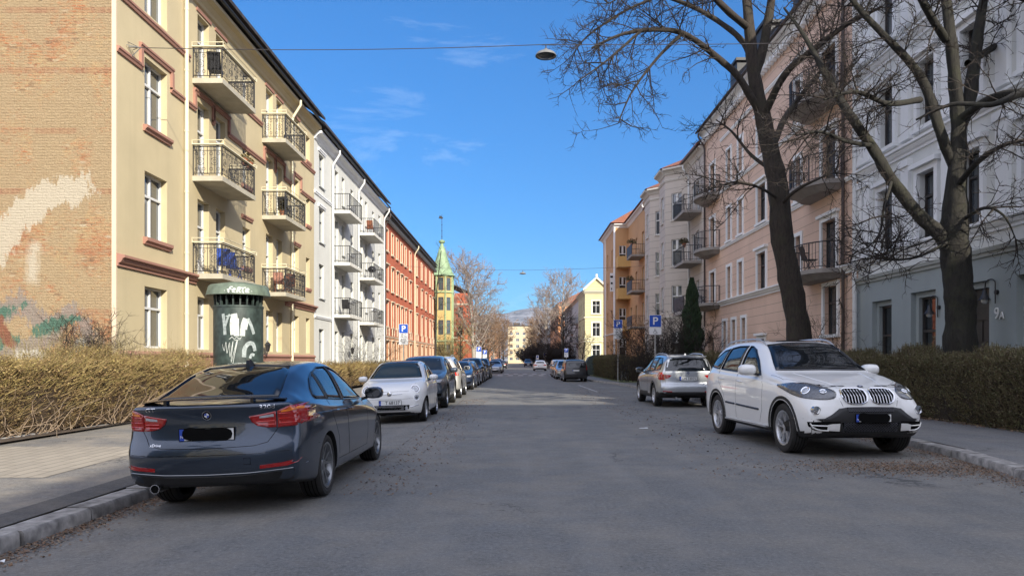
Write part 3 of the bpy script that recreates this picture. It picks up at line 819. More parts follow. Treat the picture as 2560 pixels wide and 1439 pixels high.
b = MB(); cornice(F, b, Y0, Y1, YE-.35, EAVE); b.build('eaves_cornice', M['y_wall'], yb_)
gutter(F, Y0, Y1, YE+.20, 'black_metal', d=.56)
b = MB()
u = Y0
while u < Y1-.3:                                              # snow guards along the roof edge
    b.tube([F.P(u, .25, YE+.55), F.P(u, .12, YE+.95)], .016, 4); u += .8
for dz in (.75, .95): b.tube([F.P(Y0, .19-.2*(dz-.75), YE+dz), F.P(Y1, .19-.2*(dz-.75), YE+dz)], .018, 4)
b.build('snow_guard', M['black_metal'], yb_)
b = MB()
cornice(F, b, Y0, 25.2, 4.05, BIG); cornice(F, b, 28.3, 31.7, 4.05, BIG); cornice(F, b, 34.9, Y1, 4.05, BIG)
cornice(F, b, Y0, Y1, 1.60, [(-.02, 0), (.09, 0), (.11, .05), (.07, .12), (-.02, .14)])
cornice(F, b, 21.7, 23.35, 4.88, [(-.02, 0), (.06, .0), (.08, .05), (.14, .1), (.14, .2), (-.02, .21)])
cornice(F, b, 21.7, 23.35, 8.20, [(-.02, 0), (.06, .0), (.08, .05), (.14, .1), (.14, .18), (-.02, .19)])
for (a, c) in (cols['D'], cols['H']):
    for z in (5.05, 8.35, 11.68): cornice(F, b, a-.1, c+.1, z, [(-.02, 0), (.05, 0), (.09, .08), (.09, .17), (-.02, .18)])
cornice(F, b, Y0, 24.7, 11.46, BAND); cornice(F, b, 27.9, 31.7, 11.46, BAND); cornice(F, b, 34.9, 35.6, 11.46, BAND); cornice(F, b, 37.4, Y1, 11.46, BAND)
def stepband(segs, z, up):
    u = Y0
    for a, c in segs:
        cornice(F, b, u, a-.02, z, BAND); cornice(F, b, a-.15, c+.15, z+up, BAND)
        F.box(b, a-.15, a-.02, -.02, .085, z+.1, z+up+.003); F.box(b, c+.02, c+.15, -.02, .085, z+.1, z+up+.003); u = c+.02
    cornice(F, b, u, Y1, z, BAND)
stepband([(21.62, 23.38), (25.2, 26.55), (26.75, 28.0), (32.1, 33.4), (33.55, 34.7), (36.2, 37.35)], 9.92, .62)
for z in (7.12,):
    for k in ('D', 'G'): a, c = cols[k]; cornice(F, b, a-.15, c+.15, z, BAND)
for k in ('B', 'C', 'E', 'Fc', 'G'):
    a, c = cols[k]; cornice(F, b, a-.12, c+.12, 13.42, [(-.02, 0), (.04, 0), (.06, .1), (-.02, .12)])
b.build('trim_bands', M['y_trim'], yb_)
b = MB(); F.wall(b, Y0, Y1, 0, 1.60, [], d=.05); b.build('plinth', M['y_trim'], yb_)
for z in (4.22, 7.52, 10.82):
    balcony(F, 25.0, 28.15, 1.02, z, 'concrete', 'iron', cream='pipe_cream', ornate=True)
    balcony(F, 31.8, 34.8, 1.02, z, 'concrete', 'iron', cream='pipe_cream', ornate=True)
downpipe(F, 24.35, YE+.42, .3, 'pipe_cream', r=.065); downpipe(F, 35.75, YE, .3, 'pipe_cream', r=.06)
b = MB(); b.tube([F.P(20.9, 0, 10.3), F.P(20.9, .35, 10.28)], .02, 5); b.tube([F.P(20.9, 0, 9.95), F.P(20.9, .33, 10.27)], .015, 5)
b.tube([F.P(20.75, .02, 10.3), F.P(20.9, .3, 10.29), F.P(21.1, .02, 10.3)], .012, 5)
b.build('wire_hook', M['iron_grey'], yb_)

# ---- white building
wb_, F = left_building('apartment_building', 'white apartment building with white concrete balconies between the cream and the red-orange buildings', 'building', 39.9)
Y0, Y1, YE = 39.9, 60.6, 13.75
wc = [(40.9, 41.95, 'w'), (44.45, 45.3, 'd'), (46.2, 46.95, 'w'), (48.6, 49.4, 's'), (51.55, 52.4, 'd'), (53.2, 54.0, 'w'), (55.8, 56.6, 's'), (58.3, 59.2, 'w')]
ops = []; wins = []
for a, c, kd in wc:
    ops.append((a, c, 1.3, 3.2)); wins.append((a, c, 1.3, 3.2, 'tee'))
    for z0, z1, zs in ((4.9, 6.8, 4.17), (8.0, 9.9, 7.27), (11.1, 12.9, 10.37)):
        if kd == 'd': z0 = zs
        if kd == 's': z0 += .5; z1 -= .2
        ops.append((a, c, z0, z1)); wins.append((a, c, z0, z1, 'door' if kd == 'd' else 'cross' if c-a > .9 else 'tee'))
b = MB(); F.wall(b, Y0, Y1, 0, YE, ops); b.build('wall', M['w_wall'], wb_)
for a, c, z0, z1, st in wins: window(F, (a+c)/2, z0, c-a, z1-z0, 'grey_frame', st, recess=.18, sillm='grey_frame' if st != 'door' else None)
core(F, Y0, Y1, -.4, -12.5, 0, YE, 'w_wall'); pitched_roof(F, Y0, Y1, YE+.4, 12.5, 4.6, 'dark_tiles', over=.6)
b = MB(); cornice(F, b, Y0, Y1, YE-.35, EAVE)
for z in (3.75, 10.5): cornice(F, b, Y0, 43.9, z, BAND)
cornice(F, b, 40.7, 42.15, 13.0, BAND); cornice(F, b, 40.7, 42.15, 9.95, BAND)
for a, c in ((48.4, 49.6), (55.6, 56.8), (58.1, 59.4)):
    for z in (5.2, 8.3, 11.4): cornice(F, b, a, c, z-.02, BAND)
b.build('trim_bands', M['b_trim'], wb_)
gutter(F, Y0, Y1, YE+.18, 'black_metal', d=.54)
b = MB(); u = Y0
while u < Y1-.3: b.tube([F.P(u, .25, YE+.55), F.P(u, .12, YE+.9)], .018, 4); u += .9
b.tube([F.P(Y0, .15, YE+.88), F.P(Y1, .15, YE+.88)], .022, 4); b.build('snow_guard', M['black_metal'], wb_)
for z in (4.0, 7.1, 10.2):
    balcony(F, 44.05, 47.6, 1.0, z, 'concrete_w', 'iron', bar=.13); balcony(F, 51.2, 55.0, 1.05, z-.1, 'concrete_w', 'iron', bar=.14)
for u in (43.6, 50.6, 60.3): downpipe(F, u, YE, .3, 'pipe_white', r=.06)

# ---- red-orange building
rb_, F = left_building('apartment_building', 'red-orange four-storey building with tall cream-edged windows and a dark dentilled cornice', 'building', 60.6)
Y0, Y1, YE = 60.6, 96.9, 13.35
uc = [61.9, 64.7, 67.2, 69.7, 72.2, 75.3, 80.2, 84.3, 88.0, 92.2, 95.2]
ops = []; wins = []
for i, u in enumerate(uc):
    w = 1.15 if i in (0, 5) else .95
    for z0, z1 in ((1.5, 3.0), (4.3, 6.35), (7.4, 9.35), (10.6, 12.4)):
        ops.append((u-w/2, u+w/2, z0, z1)); wins.append((u, w, z0, z1))
b = MB(); F.wall(b, Y0, Y1, 3.4, YE, [o for o in ops if o[2] > 3.5]); b.build('wall', M['r_wall'], rb_)
b = MB(); F.wall(b, Y0, Y1, 0, 3.4, [o for o in ops if o[2] < 3.5], d=.04, depth=.34); b.build('base_wall', M['r_base'], rb_)
for u, w, z0, z1 in wins: window(F, u, z0, w, z1-z0, 'white_frame', 'tee', recess=.28)
b = MB()
for u, w, z0, z1 in wins:
    F.surround(b, u-w/2, u+w/2, z0, z1, .10, .07 if z0 > 3.5 else .10, hood=.0 if z0 > 8 else .1, sill=True)
    if 4 < z0 < 5:
        F.box(b, u-w/2-.1, u-w/2, .08, .16, z0-.75, z0-.13); F.box(b, u+w/2, u+w/2+.1, .08, .16, z0-.75, z0-.13)
cornice(F, b, Y0, Y1, 3.35, BAND); b.build('window_trim', M['cream_trim'], rb_)
b = MB(); cornice(F, b, Y0, Y1, YE-.1, EAVE); u = Y0+.2
while u < Y1: F.box(b, u, u+.22, .05, .36, YE-.42, YE-.12); u += .62
b.build('dentil_cornice', M['slate'], rb_)
core(F, Y0, Y1, -.4, -12.5, 0, YE, 'r_wall'); pitched_roof(F, Y0, Y1, YE+.4, 12.5, 4.2, 'dark_tiles', over=.5)
b = MB()
for u in (70, 76, 85): F.box(b, u, u+1.2, -1.6, -.4, YE+.6, YE+1.5)
b.build('dormer', M['slate'], rb_)
downpipe(F, 78.2, YE+.1, .3, 'pipe_cream', r=.06); downpipe(F, 60.95, YE+.1, .3, 'pipe_brown', r=.06)

# ---- ochre corner building with the green turret
tb_ = thing('corner_building', 'ochre corner building with green stone quoins and a green copper turret roof', 'building', (-11, 99, 0))
F = Fac(tb_, -11.0, 0, (0, 1), (1, 0))
ops = []; wins = []
for u in (104.6, 108.5, 112.5, 116.5):
    for z0, z1 in ((1.6, 3.6), (4.9, 6.9), (8.2, 10.0)): ops.append((u-.6, u+.6, z0, z1)); wins.append((u, z0, z1))
b = MB(); F.wall(b, 101.2, 119, 0, 10.9, ops); b.build('wall', M['t_wall'], tb_)
for u, z0, z1 in wins: window(F, u, z0, 1.2, z1-z0, 'green_frame', 'cross', recess=.2, pane='pane')
core(F, 101.0, 119, -.4, -11, 0, 10.9, 't_wall')
b = MB()   # red mansard over the yellow wall
v = [F.P(101.0, .2, 11.2), F.P(119, .2, 11.2), F.P(119, -1.6, 14.2), F.P(101.0, -1.6, 14.2), F.P(101.0, -10, 14.2), F.P(119, -10, 14.2), F.P(101, -10, 11.2), F.P(119, -10, 11.2)]
b.add(v, [(0, 1, 2, 3), (3, 2, 5, 4), (0, 3, 4, 6), (1, 7, 5, 2), (6, 4, 5, 7)]); b.build('mansard_roof', M['r_wall'], tb_)
b = MB(); b.box(-4.5, -1.5, 9, 19.8, 14.2, 14.9); b.build('roof_lantern', M['slate'], tb_)
b = MB(); cornice(F, b, 101.2, 119, 10.85, BIG); cornice(F, b, 101.2, 119, 3.9, BAND); b.build('cornice', M['cream_trim'], tb_)
for z in (4.1, 7.4): balcony(F, 107, 110, 1.1, z, 'concrete', 'iron', shape='cut')
tx, ty, tr = .55, 2.6, 1.55    # turret, octagonal, relative to the base
b = MB(); g = MB(); wt = MB()
ang = [R(-22.5 + 45*i) for i in range(8)]
tp = lambda a, r_, z: (tx + r_*math.cos(a), ty + r_*math.sin(a), z)
for i in range(8):
    a0_, a1_ = ang[i], ang[i] + R(45)
    p0 = Vector(tp(a0_, tr, 0)); p1 = Vector(tp(a1_, tr, 0))
    for (z0, z1) in ((0, 1.6), (3.6, 4.9), (6.9, 8.2), (10.0, 10.9), (12.65, 13.0), (1.6, 3.6), (4.9, 6.9), (8.2, 10.0), (10.9, 12.65)):
        if (z0, z1) in ((1.6, 3.6), (4.9, 6.9), (8.2, 10.0), (10.9, 12.65)):
            q0 = p0.lerp(p1, .2); q1 = p0.lerp(p1, .8)
            for s0, s1 in ((p0, q0), (q1, p1)):
                b.quad((s0.x, s0.y, z0), (s1.x, s1.y, z0), (s1.x, s1.y, z1), (s0.x, s0.y, z1))
            inn = lambda p, k=.1: (p.x + (tx-p.x)*k, p.y + (ty-p.y)*k)
            a_, c_ = inn(q0), inn(q1)
            b.quad((q0.x, q0.y, z0), (a_[0], a_[1], z0), (a_[0], a_[1], z1), (q0.x, q0.y, z1)); b.quad((q1.x, q1.y, z0), (c_[0], c_[1], z0), (c_[0], c_[1], z1), (q1.x, q1.y, z1))
        else:
            b.quad((p0.x, p0.y, z0), (p1.x, p1.y, z0), (p1.x, p1.y, z1), (p0.x, p0.y, z1))
b.build('turret_wall', M['t_wall'], tb_)
for i in range(8):
    nrm = ang[i] + R(22.5)
    if math.sin(nrm) > .8 or math.cos(nrm) < -.5: continue
    dd = tr*math.cos(R(22.5))
    f2 = Fac(tb_, -11+tx+dd*math.cos(nrm), 99+ty+dd*math.sin(nrm), (-math.sin(nrm), math.cos(nrm)), (math.cos(nrm), math.sin(nrm)))
    for z0, z1 in ((1.6, 3.6), (4.9, 6.9), (8.2, 10.0), (10.9, 12.65)): window(f2, 0, z0, .72, z1-z0, 'green_frame', 'cross', recess=.08, pane='pane')
b = MB()
for a in ang: b.tube([tp(a, tr+.02, 0), tp(a, tr+.02, 12.9)], .13, 5)
for z in (3.9, 10.55, 12.75): b.lathe([(tr, z), (tr+.18, z+.06), (tr+.18, z+.22), (tr, z+.26)], 8, (tx, ty, 0), a0=R(-22.5), a1=R(-22.5)+2*math.pi)
b.build('turret_quoins', M['t_trim'], tb_)
b = MB(); b.lathe([(tr+.35, 12.95), (tr+.05, 13.25), (tr*.72, 14.4), (tr*.46, 15.7), (tr*.24, 16.9), (.22, 17.2), (.22, 17.45), (.42, 17.6), (.45, 17.8), (.12, 17.95), (0, 18.0)], 16, (tx, ty, 0)); b.build('turret_roof', M['copper'], tb_, smooth=True)
b = MB(); b.tube([(tx, ty, 17.9), (tx, ty, 21.4)], [.05, .03], 5)
for z in (18.4, 19.2, 20.0): b.lathe([(0, z-.1), (.1, z), (0, z+.1)], 6, (tx, ty, 0))
b.add([(tx-.45, ty, 20.9), (tx, ty, 20.8), (tx+.2, ty, 20.95), (tx, ty, 21.15), (tx-.3, ty, 21.3)], [(0, 1, 2, 3, 4)]); b.build('spire', M['black_metal'], tb_)

# ---- red building beyond, with a projecting front
rd_ = thing('apartment_building', 'bright red building with a forward wing just past the ochre turret building', 'building', (-11, 119, 0))
F = Fac(rd_, -11, 0, (0, 1), (1, 0)); FF = Fac(rd_, 0, 123.0, (1, 0), (0, -1)); F2 = Fac(rd_, -8.35, 0, (0, 1), (1, 0))
ops = [(-10.0, -9.2, z, z+1.7) for z in (2.2, 5.4, 8.6)]
b = MB(); FF.wall(b, -11.0, -8.35, 0, 12.6, ops, ends=False); ops2 = [(u, u+1, z, z+1.8) for u in (125, 128, 131, 134) for z in (2, 5.2, 8.4)]
F2.wall(b, 123.0, 137, 0, 12.6, ops2, ends=False); F.wall(b, 119.05, 123, 0, 12.6, [(120.5, 121.4, z, z+1.8) for z in (2, 5.2, 8.4)]); b.build('wall', M['r_wall'], rd_)
for o_ in ops: window(FF, -9.6, o_[2], .8, 1.7, 'dark_frame', 'cross', pane='pane_dark')
for o_ in ops2: window(F2, o_[0]+.5, o_[2], 1, 1.8, 'white_frame', 'cross', pane='pane')
b = MB(); F2.box(b, 123.4, 137, -.4, -12, 0, 12.6); F.box(b, 119.1, 123.4, -.4, -9, 0, 12.6); b.build('core_wall', M['r_wall'], rd_)
b = MB(); FF.box(b, -11.0, -8.2, -.1, .2, 10.6, 10.9); FF.box(b, -11.0, -8.2, -.1, .1, 4.6, 4.85); b.build('trim_bands', M['cream_trim'], rd_)
pitched_roof(F2, 122.8, 137, 12.6, 12, 3, 'slate', over=.4)
for u in (120.1, 122.2): downpipe(F, u, 12.4, .3, 'pipe_white', r=.12)
balcony(F, 120, 122.6, 1.1, 5.0, 'concrete_w', 'iron')

def plain_block(name, label, x0, x1, y0, y1, h, wallm, roofm, frame='white_frame', nz=None, rise=3, front=True, side='L', z_first=1.4, pitch=3.2, every=3.0, ww=1.1, wh=1.7, cat='building', bands=True):
    o = thing(name, label, cat, (x0, y0, 0))
    b = MB(); faces = []
    fs_ = Fac(o, x1 if side == 'L' else x0, 0, (0, 1), (1, 0) if side == 'L' else (-1, 0)); ff_ = Fac(o, 0, y0, (1, 0), (0, -1))
    def row(f, a, c, st):
        ops = []; n = max(1, int((c-a-.8)/every)); 
        for i in range(n):
            u = a + (c-a)*(i+.5)/n; z = z_first
            while z+wh < h-.5: ops.append((u-ww/2, u+ww/2, z, z+wh)); z += pitch
        f.wall(b, a, c, 0, h, ops, ends=(st == 's' and not front)); return [(f, p) for p in ops]
    L = row(fs_, y0, y1, 's') + (row(ff_, x0, x1, 'f') if front else [])
    b.build('wall', M[wallm], o)
    for f, p in L: window(f, (p[0]+p[1])/2, p[2], ww, wh, frame, 'cross', pane='pane')
    b = MB(); e = .4; b.box(e if side == 'R' else 0, (x1-x0)-(e if side == 'L' else 0), e if front else .01, y1-y0, 0, h-.02); b.build('core_wall', M[wallm], o)
    if bands:
        b = MB(); cornice(fs_, b, y0, y1, h-.3, EAVE)
        if front: cornice(ff_, b, x0, x1, h-.3, EAVE)
        b.build('cornice', M['cream_trim'], o)
    b = MB(); cx, cy, ov = (x1-x0), (y1-y0), .5
    r_ = min(cx, cy)/2
    if rise:
        if cy >= cx: rd = [(cx/2, r_, h+rise), (cx/2, cy-r_, h+rise)]
        else: rd = [(r_, cy/2, h+rise), (cx-r_, cy/2, h+rise)]
        v = [(-ov, -ov, h+.12), (cx+ov, -ov, h+.12), (cx+ov, cy+ov, h+.12), (-ov, cy+ov, h+.12)] + rd
        fcs = [(0, 1, 4), (1, 2, 5, 4), (2, 3, 5), (3, 0, 4, 5), (0, 3, 2, 1)] if cy >= cx else [(0, 1, 5, 4), (1, 2, 5), (2, 3, 4, 5), (3, 0, 4), (0, 3, 2, 1)]
        b.add(v, fcs)
    else: b.box(-.2, cx+.2, -.2, cy+.2, h+.01, h+.35)
    b.build('roof', M[roofm], o)
    return o, fs_, ff_
plain_block('apartment_building', 'rust-red building half hidden behind brown trees far down the left side', -24, -11, 142, 190, 13, 'r_wall', 'dark_tiles')
plain_block('apartment_building', 'pale grey building behind bare trees on the far left side', -26, -12.5, 196, 245, 12, 'far_grey', 'dark_tiles')
bo, _, _ = plain_block('tower_block', 'sandy yellow flat-roofed block closing the far end of the street', -4.5, 7.0, 330, 350, 16.5, 'far_block', 'slate', rise=0, every=2.6, ww=1.4, wh=1.3, pitch=2.8, bands=False)
b = MB(); b.box(2.4, 5.4, 6, 9, 16.8, 18.4); b.build('roof_hut', M['slate'], bo)
plain_block('apartment_building', 'long dim brick-brown building behind the trees left of the far block', -30, -7.5, 262, 320, 11, 'r_base', 'dark_tiles')

# ------------------------------------------------------------------ RIGHT ROW (faces -X at x = 12)
RX = 12.0
def right_building(name, label, u0, x=RX):
    o = thing(name, label, 'building', (x, u0, 0)); return o, Fac(o, x, 0, (0, 1), (-1, 0))
# ---- white upper floors over a slate-blue ground floor
bb_, F = right_building('apartment_building', 'tall white building with pilasters over a slate-blue ground floor, street number 9A', 15.5)
Y0, Y1, YE = 15.5, 26.1, 15.2
gops = [(23.65, 24.95, .35, 3.42), (21.15, 22.5, .35, 3.5), (18.75, 20.05, .15, 3.5), (16.3, 17.72, .35, 3.5)]
b = MB(); F.wall(b, Y0, Y1, 0, 4.15, gops, depth=.16, d=.06); b.build('base_wall', M['b_low'], bb_)
b = MB()   # second, smaller recess in each opening
for a, c, z0, z1 in gops:
    F.wall(b, a-.02, c+.02, z0-.02, z1+.02, [(a+.16, c-.16 if a > 20.5 or a < 18 else c-.1, z0+.02, z1-.16)], depth=.28, ends=False, d=-.10)
b.build('inner_reveal', M['b_low'], bb_)
uo = []
ww = [(19.1, 19.95), (21.2, 22.1), (23.55, 24.5), (16.6, 17.5)]
for a, c in ww:
    for z0, z1 in ((5.0, 7.0), (8.35, 10.3), (11.8, 13.7)): uo.append((a, c, z0, z1))
b = MB(); F.wall(b, Y0, Y1, 4.15, YE, uo, depth=.3); b.build('wall', M['b_up'], bb_)
for a, c, z0, z1 in uo: window(F, (a+c)/2, z0, c-a, z1-z0, 'dark_frame', 'cross', recess=.2, pane='pane')
b = MB()
for a, c, z0, z1 in uo:
    F.surround(b, a, c, z0, z1, .17, .10, hood=.14 if z0 < 12 else 0)
for u in (18.2, 20.55, 22.75, 25.25, 25.8):
    for z0, z1 in ((4.95, 7.6), (8.2, 10.9), (11.7, 14.3)):
        F.box(b, u-.22, u+.22, -.02, .13, z0, z1-.22); F.box(b, u-.28, u+.28, -.02, .19, z1-.22, z1); F.box(b, u-.28, u+.28, -.02, .17, z0-.01, z0+.18)
for z in (7.75, 11.1, 14.0): cornice(F, b, Y0, Y1, z, BIG)
cornice(F, b, Y0, Y1, 4.70, BIG); b.build('pilasters', M['b_trim'], bb_)
b = MB(); cornice(F, b, Y0, Y1, 4.10, [(.0, 0), (.12, 0), (.14, .08), (.20, .1), (.24, .2), (.0, .24)]); b.build('string_course', M['b_band'], bb_)
core(F, Y0+.01, Y1, -.4, -12, 0, YE, 'b_up'); pitched_roof(F, Y0, Y1, YE+.4, 12, 2.2, 'slate', over=.6)
b = MB(); cornice(F, b, Y0, Y1, YE-.2, EAVE); b.build('eaves_cornice', M['b_trim'], bb_)
downpipe(F, 25.95, YE, .2, 'pipe_white', r=.075, d=.2)
for i, (a, c, z0, z1) in enumerate(gops):
    if i in (0, 1, 3): window(F, (a+c)/2, z0+.05, c-a-.32, z1-z0-.22, 'dark_frame', 'door', recess=.26, pane='pane_dark')
a, c, z0, z1 = gops[2]   # panelled door
b = MB(); w0, w1 = a+.13, c-.07
F.box(b, w0, w1, -.30, -.25, z0, z1-.16)
door = b.build('door', M['dark_frame'], bb_)
b = MB()
F.box(b, w0+.02, w1-.02, -.25, -.21, 2.52, 2.62)
for q in ((.35, 1.0), (1.12, 1.78), (1.9, 2.45)):
    for uu in ((w0+.12, (w0+w1)/2-.05), ((w0+w1)/2+.05, w1-.12)): F.box(b, uu[0], uu[1], -.25, -.225, z0+q[0]-.1, z0+q[1]-.1)
b.build('door_panels', M['dark_frame'], door)
b = MB(); b.tube([F.P(w0+.1, -.24, 1.25), F.P(w0+.1, -.15, 1.25), F.P(w0+.22, -.15, 1.25)], .013, 6); F.box(b, w0+.07, w0+.13, -.25, -.235, 1.05, 1.35); b.build('door_handle', M['chrome'], door)
mt = frame_mtx(F.P(18.42, .085, 2.62), (0, -1, 0), (0, 0, 1)); text_mesh('9', .40, M['plate_white'], bb_, 'house_number', mt, .012)
mt = frame_mtx(F.P(18.22, .085, 2.56), (0, -1, 0), (0, 0, 1)); text_mesh('A', .26, M['plate_white'], bb_, 'house_number', mt, .012)

# ---- peach building
pb_, F = right_building('apartment_building', 'peach building with white window surrounds, grooved ground floor and dark rounded iron balconies', 26.1)
Y0, Y1, YE = 26.1, 47.5, 15.55
fl = [(4.9, 4.95, 6.75), (8.2, 8.25, 10.1), (11.5, 11.55, 13.4)]
cw = [(31.3, 31.95, 'w'), (35.75, 37.0, 'b'), (39.45, 40.2, 'w'), (41.6, 42.35, 'w')]
ops = []; wl_ = []
g_ = [(27.75, 28.95, 2.45, 4.3), (31.2, 32.1, 1.9, 4.0), (35.9, 36.9, 1.2, 2.5), (38.9, 39.6, 1.7, 3.7), (40.7, 41.4, 1.7, 3.7), (42.5, 43.2, 1.7, 3.7)]
for a, c, z0, z1 in g_: ops.append((a, c, z0, z1)); wl_.append((a, c, z0, z1, 'cross'))
ops.append((45.3, 46.7, 0.15, 3.0))
for zs, z0, z1 in fl:
    for a, c, kd in cw: ops.append((a, c, z0, z1)); wl_.append((a, c, z0, z1, 'cross'))
    for a, c in ((27.85, 29.15), (45.0, 46.1)): ops.append((a, c, zs, z1+.1)); wl_.append((a, c, zs, z1+.1, 'cross'))
b = MB(); F.wall(b, Y0, Y1, 0, YE, ops); b.build('wall', M['p_wall'], pb_)
for a, c, z0, z1, st in wl_: window(F, (a+c)/2, z0, c-a, z1-z0, 'dark_frame', st, recess=.2, pane='pane')
b = MB()
for a, c, z0, z1, st in wl_: F.surround(b, a, c, z0, z1, .17, .07, hood=.12 if 4 < z0 < 12 and a < 30 or 35 < a < 38 else 0, sill=True)
for z in (4.62, 7.95, 11.25, 14.3):
    cornice(F, b, Y0, 27.25, z, BAND if z != 4.62 else BIG); cornice(F, b, 30.7, 43.7, z, BIG if z == 4.62 else BAND)
cornice(F, b, Y0, Y1, 1.05, BAND); cornice(F, b, 38.4, 43.7, 5.35-.6+.0, BAND)
b.build('window_surrounds', M['p_trim'], pb_)
b = MB()   # arched doorway
uc_, hw, zc = 46.0, .7, 2.3
for s_ in (-1, 1):
    pts = [(uc_+s_*hw, 3.0), (uc_+s_*hw, zc)] + [(uc_+s_*hw*math.cos(R(a)), zc+hw*math.sin(R(a))) for a in range(10, 91, 10)] 
    n = len(pts); vs = [F.P(p[0], -.003, p[1]) for p in pts] + [F.P(p[0], -.28, p[1]) for p in pts]
    b.add(vs, [tuple(range(n))] + [(i, i+1, n+i+1, n+i) for i in range(1, n-1)])
b.build('door_arch', M['p_plain'], pb_)
b = MB(); F.box(b, 45.3, 46.7, -.30, -.27, .15, 3.0); b.build('door', M['dark_frame'], pb_)
core(F, Y0, Y1, -.4, -12, 0, YE, 'p_plain')
b = MB(); cornice(F, b, Y0, Y1, YE-.05, [(d_*1.1, z_*1.1) for d_, z_ in EAVE]); u = Y0+.1
while u < Y1: F.box(b, u, u+.16, .05, .34, YE-.28, YE-.06); u += .42
b.build('dentil_cornice', M['p_trim'], pb_)
b = MB()  # dark mansard
v = [F.P(Y0, .5, YE+.48), F.P(Y1, .5, YE+.48), F.P(Y1, -1.3, YE+2.9), F.P(Y0, -1.3, YE+2.9), F.P(Y0, -10.7, YE+2.9), F.P(Y1, -10.7, YE+2.9), F.P(Y0, -12.4, YE+.4), F.P(Y1, -12.4, YE+.4)]
b.add(v, [(0, 1, 2, 3), (3, 2, 5, 4), (4, 5, 7, 6), (0, 3, 4, 6), (1, 7, 5, 2)]); b.build('mansard_roof', M['slate'], pb_)
for u in (31.5, 36.5, 41.0):
    b = MB(); F.box(b, u-.65, u+.65, -1.5, .05, YE+.7, YE+2.2); F.box(b, u-.8, u+.8, -1.5, .15, YE+2.2, YE+2.35); b.build('dormer', M['slate'], pb_)
gutter(F, Y0, Y1, YE+.46, 'pipe_brown', d=.58)
downpipe(F, 27.05, YE+.3, .2, 'pipe_brown', r=.065, d=.12); downpipe(F, 47.2, YE+.3, 3.6, 'pipe_brown', r=.06)
for z in (4.72, 8.02, 11.3):
    balcony(F, 27.3, 30.6, 1.25, z, 'concrete_g', 'iron', shape='round', th=.16, bar=.12); balcony(F, 43.9, 47.0, 1.15, z, 'concrete_g', 'iron', shape='round', bar=.14)

# ---- warm grey building with canted bays
gb_, F = right_building('apartment_building', 'warm grey building with two canted bays and square iron balconies beside the thuja', 47.5)
Y0, Y1, YE = 47.5, 68.0, 14.9
ops = []; wl_ = []
for z0 in (1.6, 4.9, 8.2, 11.5):
    for a, c in ((49.0, 49.9), (50.5, 51.2), (65.6, 66.6)): ops.append((a, c, z0-(.25 if a < 50 and z0 > 2 else 0), z0+1.9)); wl_.append(ops[-1])
b = MB(); F.wall(b, Y0, Y1, 0, YE, ops); b.build('wall', M['g_wall'], gb_)
for a, c, z0, z1 in wl_: window(F, (a+c)/2, z0, c-a, z1-z0, 'white_frame', 'h2' if c-a < .8 else 'cross', recess=.15, pane='pane')
core(F, Y0, Y1, -.4, -12, 0, YE, 'g_wall')
def bay(u0, u1, proj, cant):
    pts = [(u0, 0), (u0+cant, proj), (u1-cant, proj), (u1, 0)]
    b = MB(); tr_ = MB()
    for i in range(3):
        (ua, da), (ub, db) = pts[i], pts[i+1]
        A = Vector(F.P(ua, da, 0)) + F.pl; B = Vector(F.P(ub, db, 0)) + F.pl; D = (B-A); L = D.length; D.normalize()
        Nn = Vector((D.y, -D.x, 0))
        if Nn.x > 0 or (abs(Nn.x) < .01): Nn = -Nn
        f = Fac(gb_, A.x, A.y, (D.x, D.y), (Nn.x, Nn.y)); w = min(.85, L*.52)
        ops = [(L/2-w/2, L/2+w/2, z, z+1.9) for z in (1.6, 4.9, 8.2, 11.5)]
        f.wall(b, 0, L, 0, YE, ops, ends=False, depth=.2)
        for o_ in ops: window(f, L/2, o_[2], w, 1.9, 'white_frame', 'h2', recess=.12, pane='pane')
        for z in (4.45, 14.3, 14.75): cornice(f, tr_, 0, L, z, BAND if z < 14.7 else EAVE)
        for o_ in ops: f.box(tr_, o_[0]-.06, o_[1]+.06, -.02, .09, o_[2]-.09, o_[2]-.003)
    b.build('bay_wall', M['g_wall'], gb_); tr_.build('bay_trim', M['g_trim'], gb_)
    r_ = MB(); ov = .4
    P_ = [(u0-ov, 0), (u0+cant-ov*.4, proj+ov), (u1-cant+ov*.4, proj+ov), (u1+ov, 0)]
    r_.add([F.P(a, d, YE+.35) for a, d in P_] + [F.P((u0+u1)/2, -1.5, YE+1.9)], [(0, 1, 4), (1, 2, 4), (2, 3, 4)]); r_.build('bay_roof', M['red_tiles'], gb_)
bay(52.2, 57.0, 1.35, 1.3); bay(58.5, 63.4, 1.35, 1.3)
b = MB(); cornice(F, b, Y0, Y1, YE-.1, EAVE); cornice(F, b, Y0, 52.2, 4.3, BAND); b.build('eaves_cornice', M['g_trim'], gb_)
pitched_roof(F, Y0, Y1, YE+.38, 12, 3.4, 'red_tiles', over=.55); gutter(F, Y0, Y1, YE+.36, 'pipe_brown', d=.52)
downpipe(F, 51.6, YE+.1, .2, 'pipe_white', r=.07)
for z in (4.5, 7.8, 11.1): balcony(F, 48.3, 51.4, 1.2, z, 'concrete_g', 'iron', bar=.14, solid='slate' if z < 5 else None)

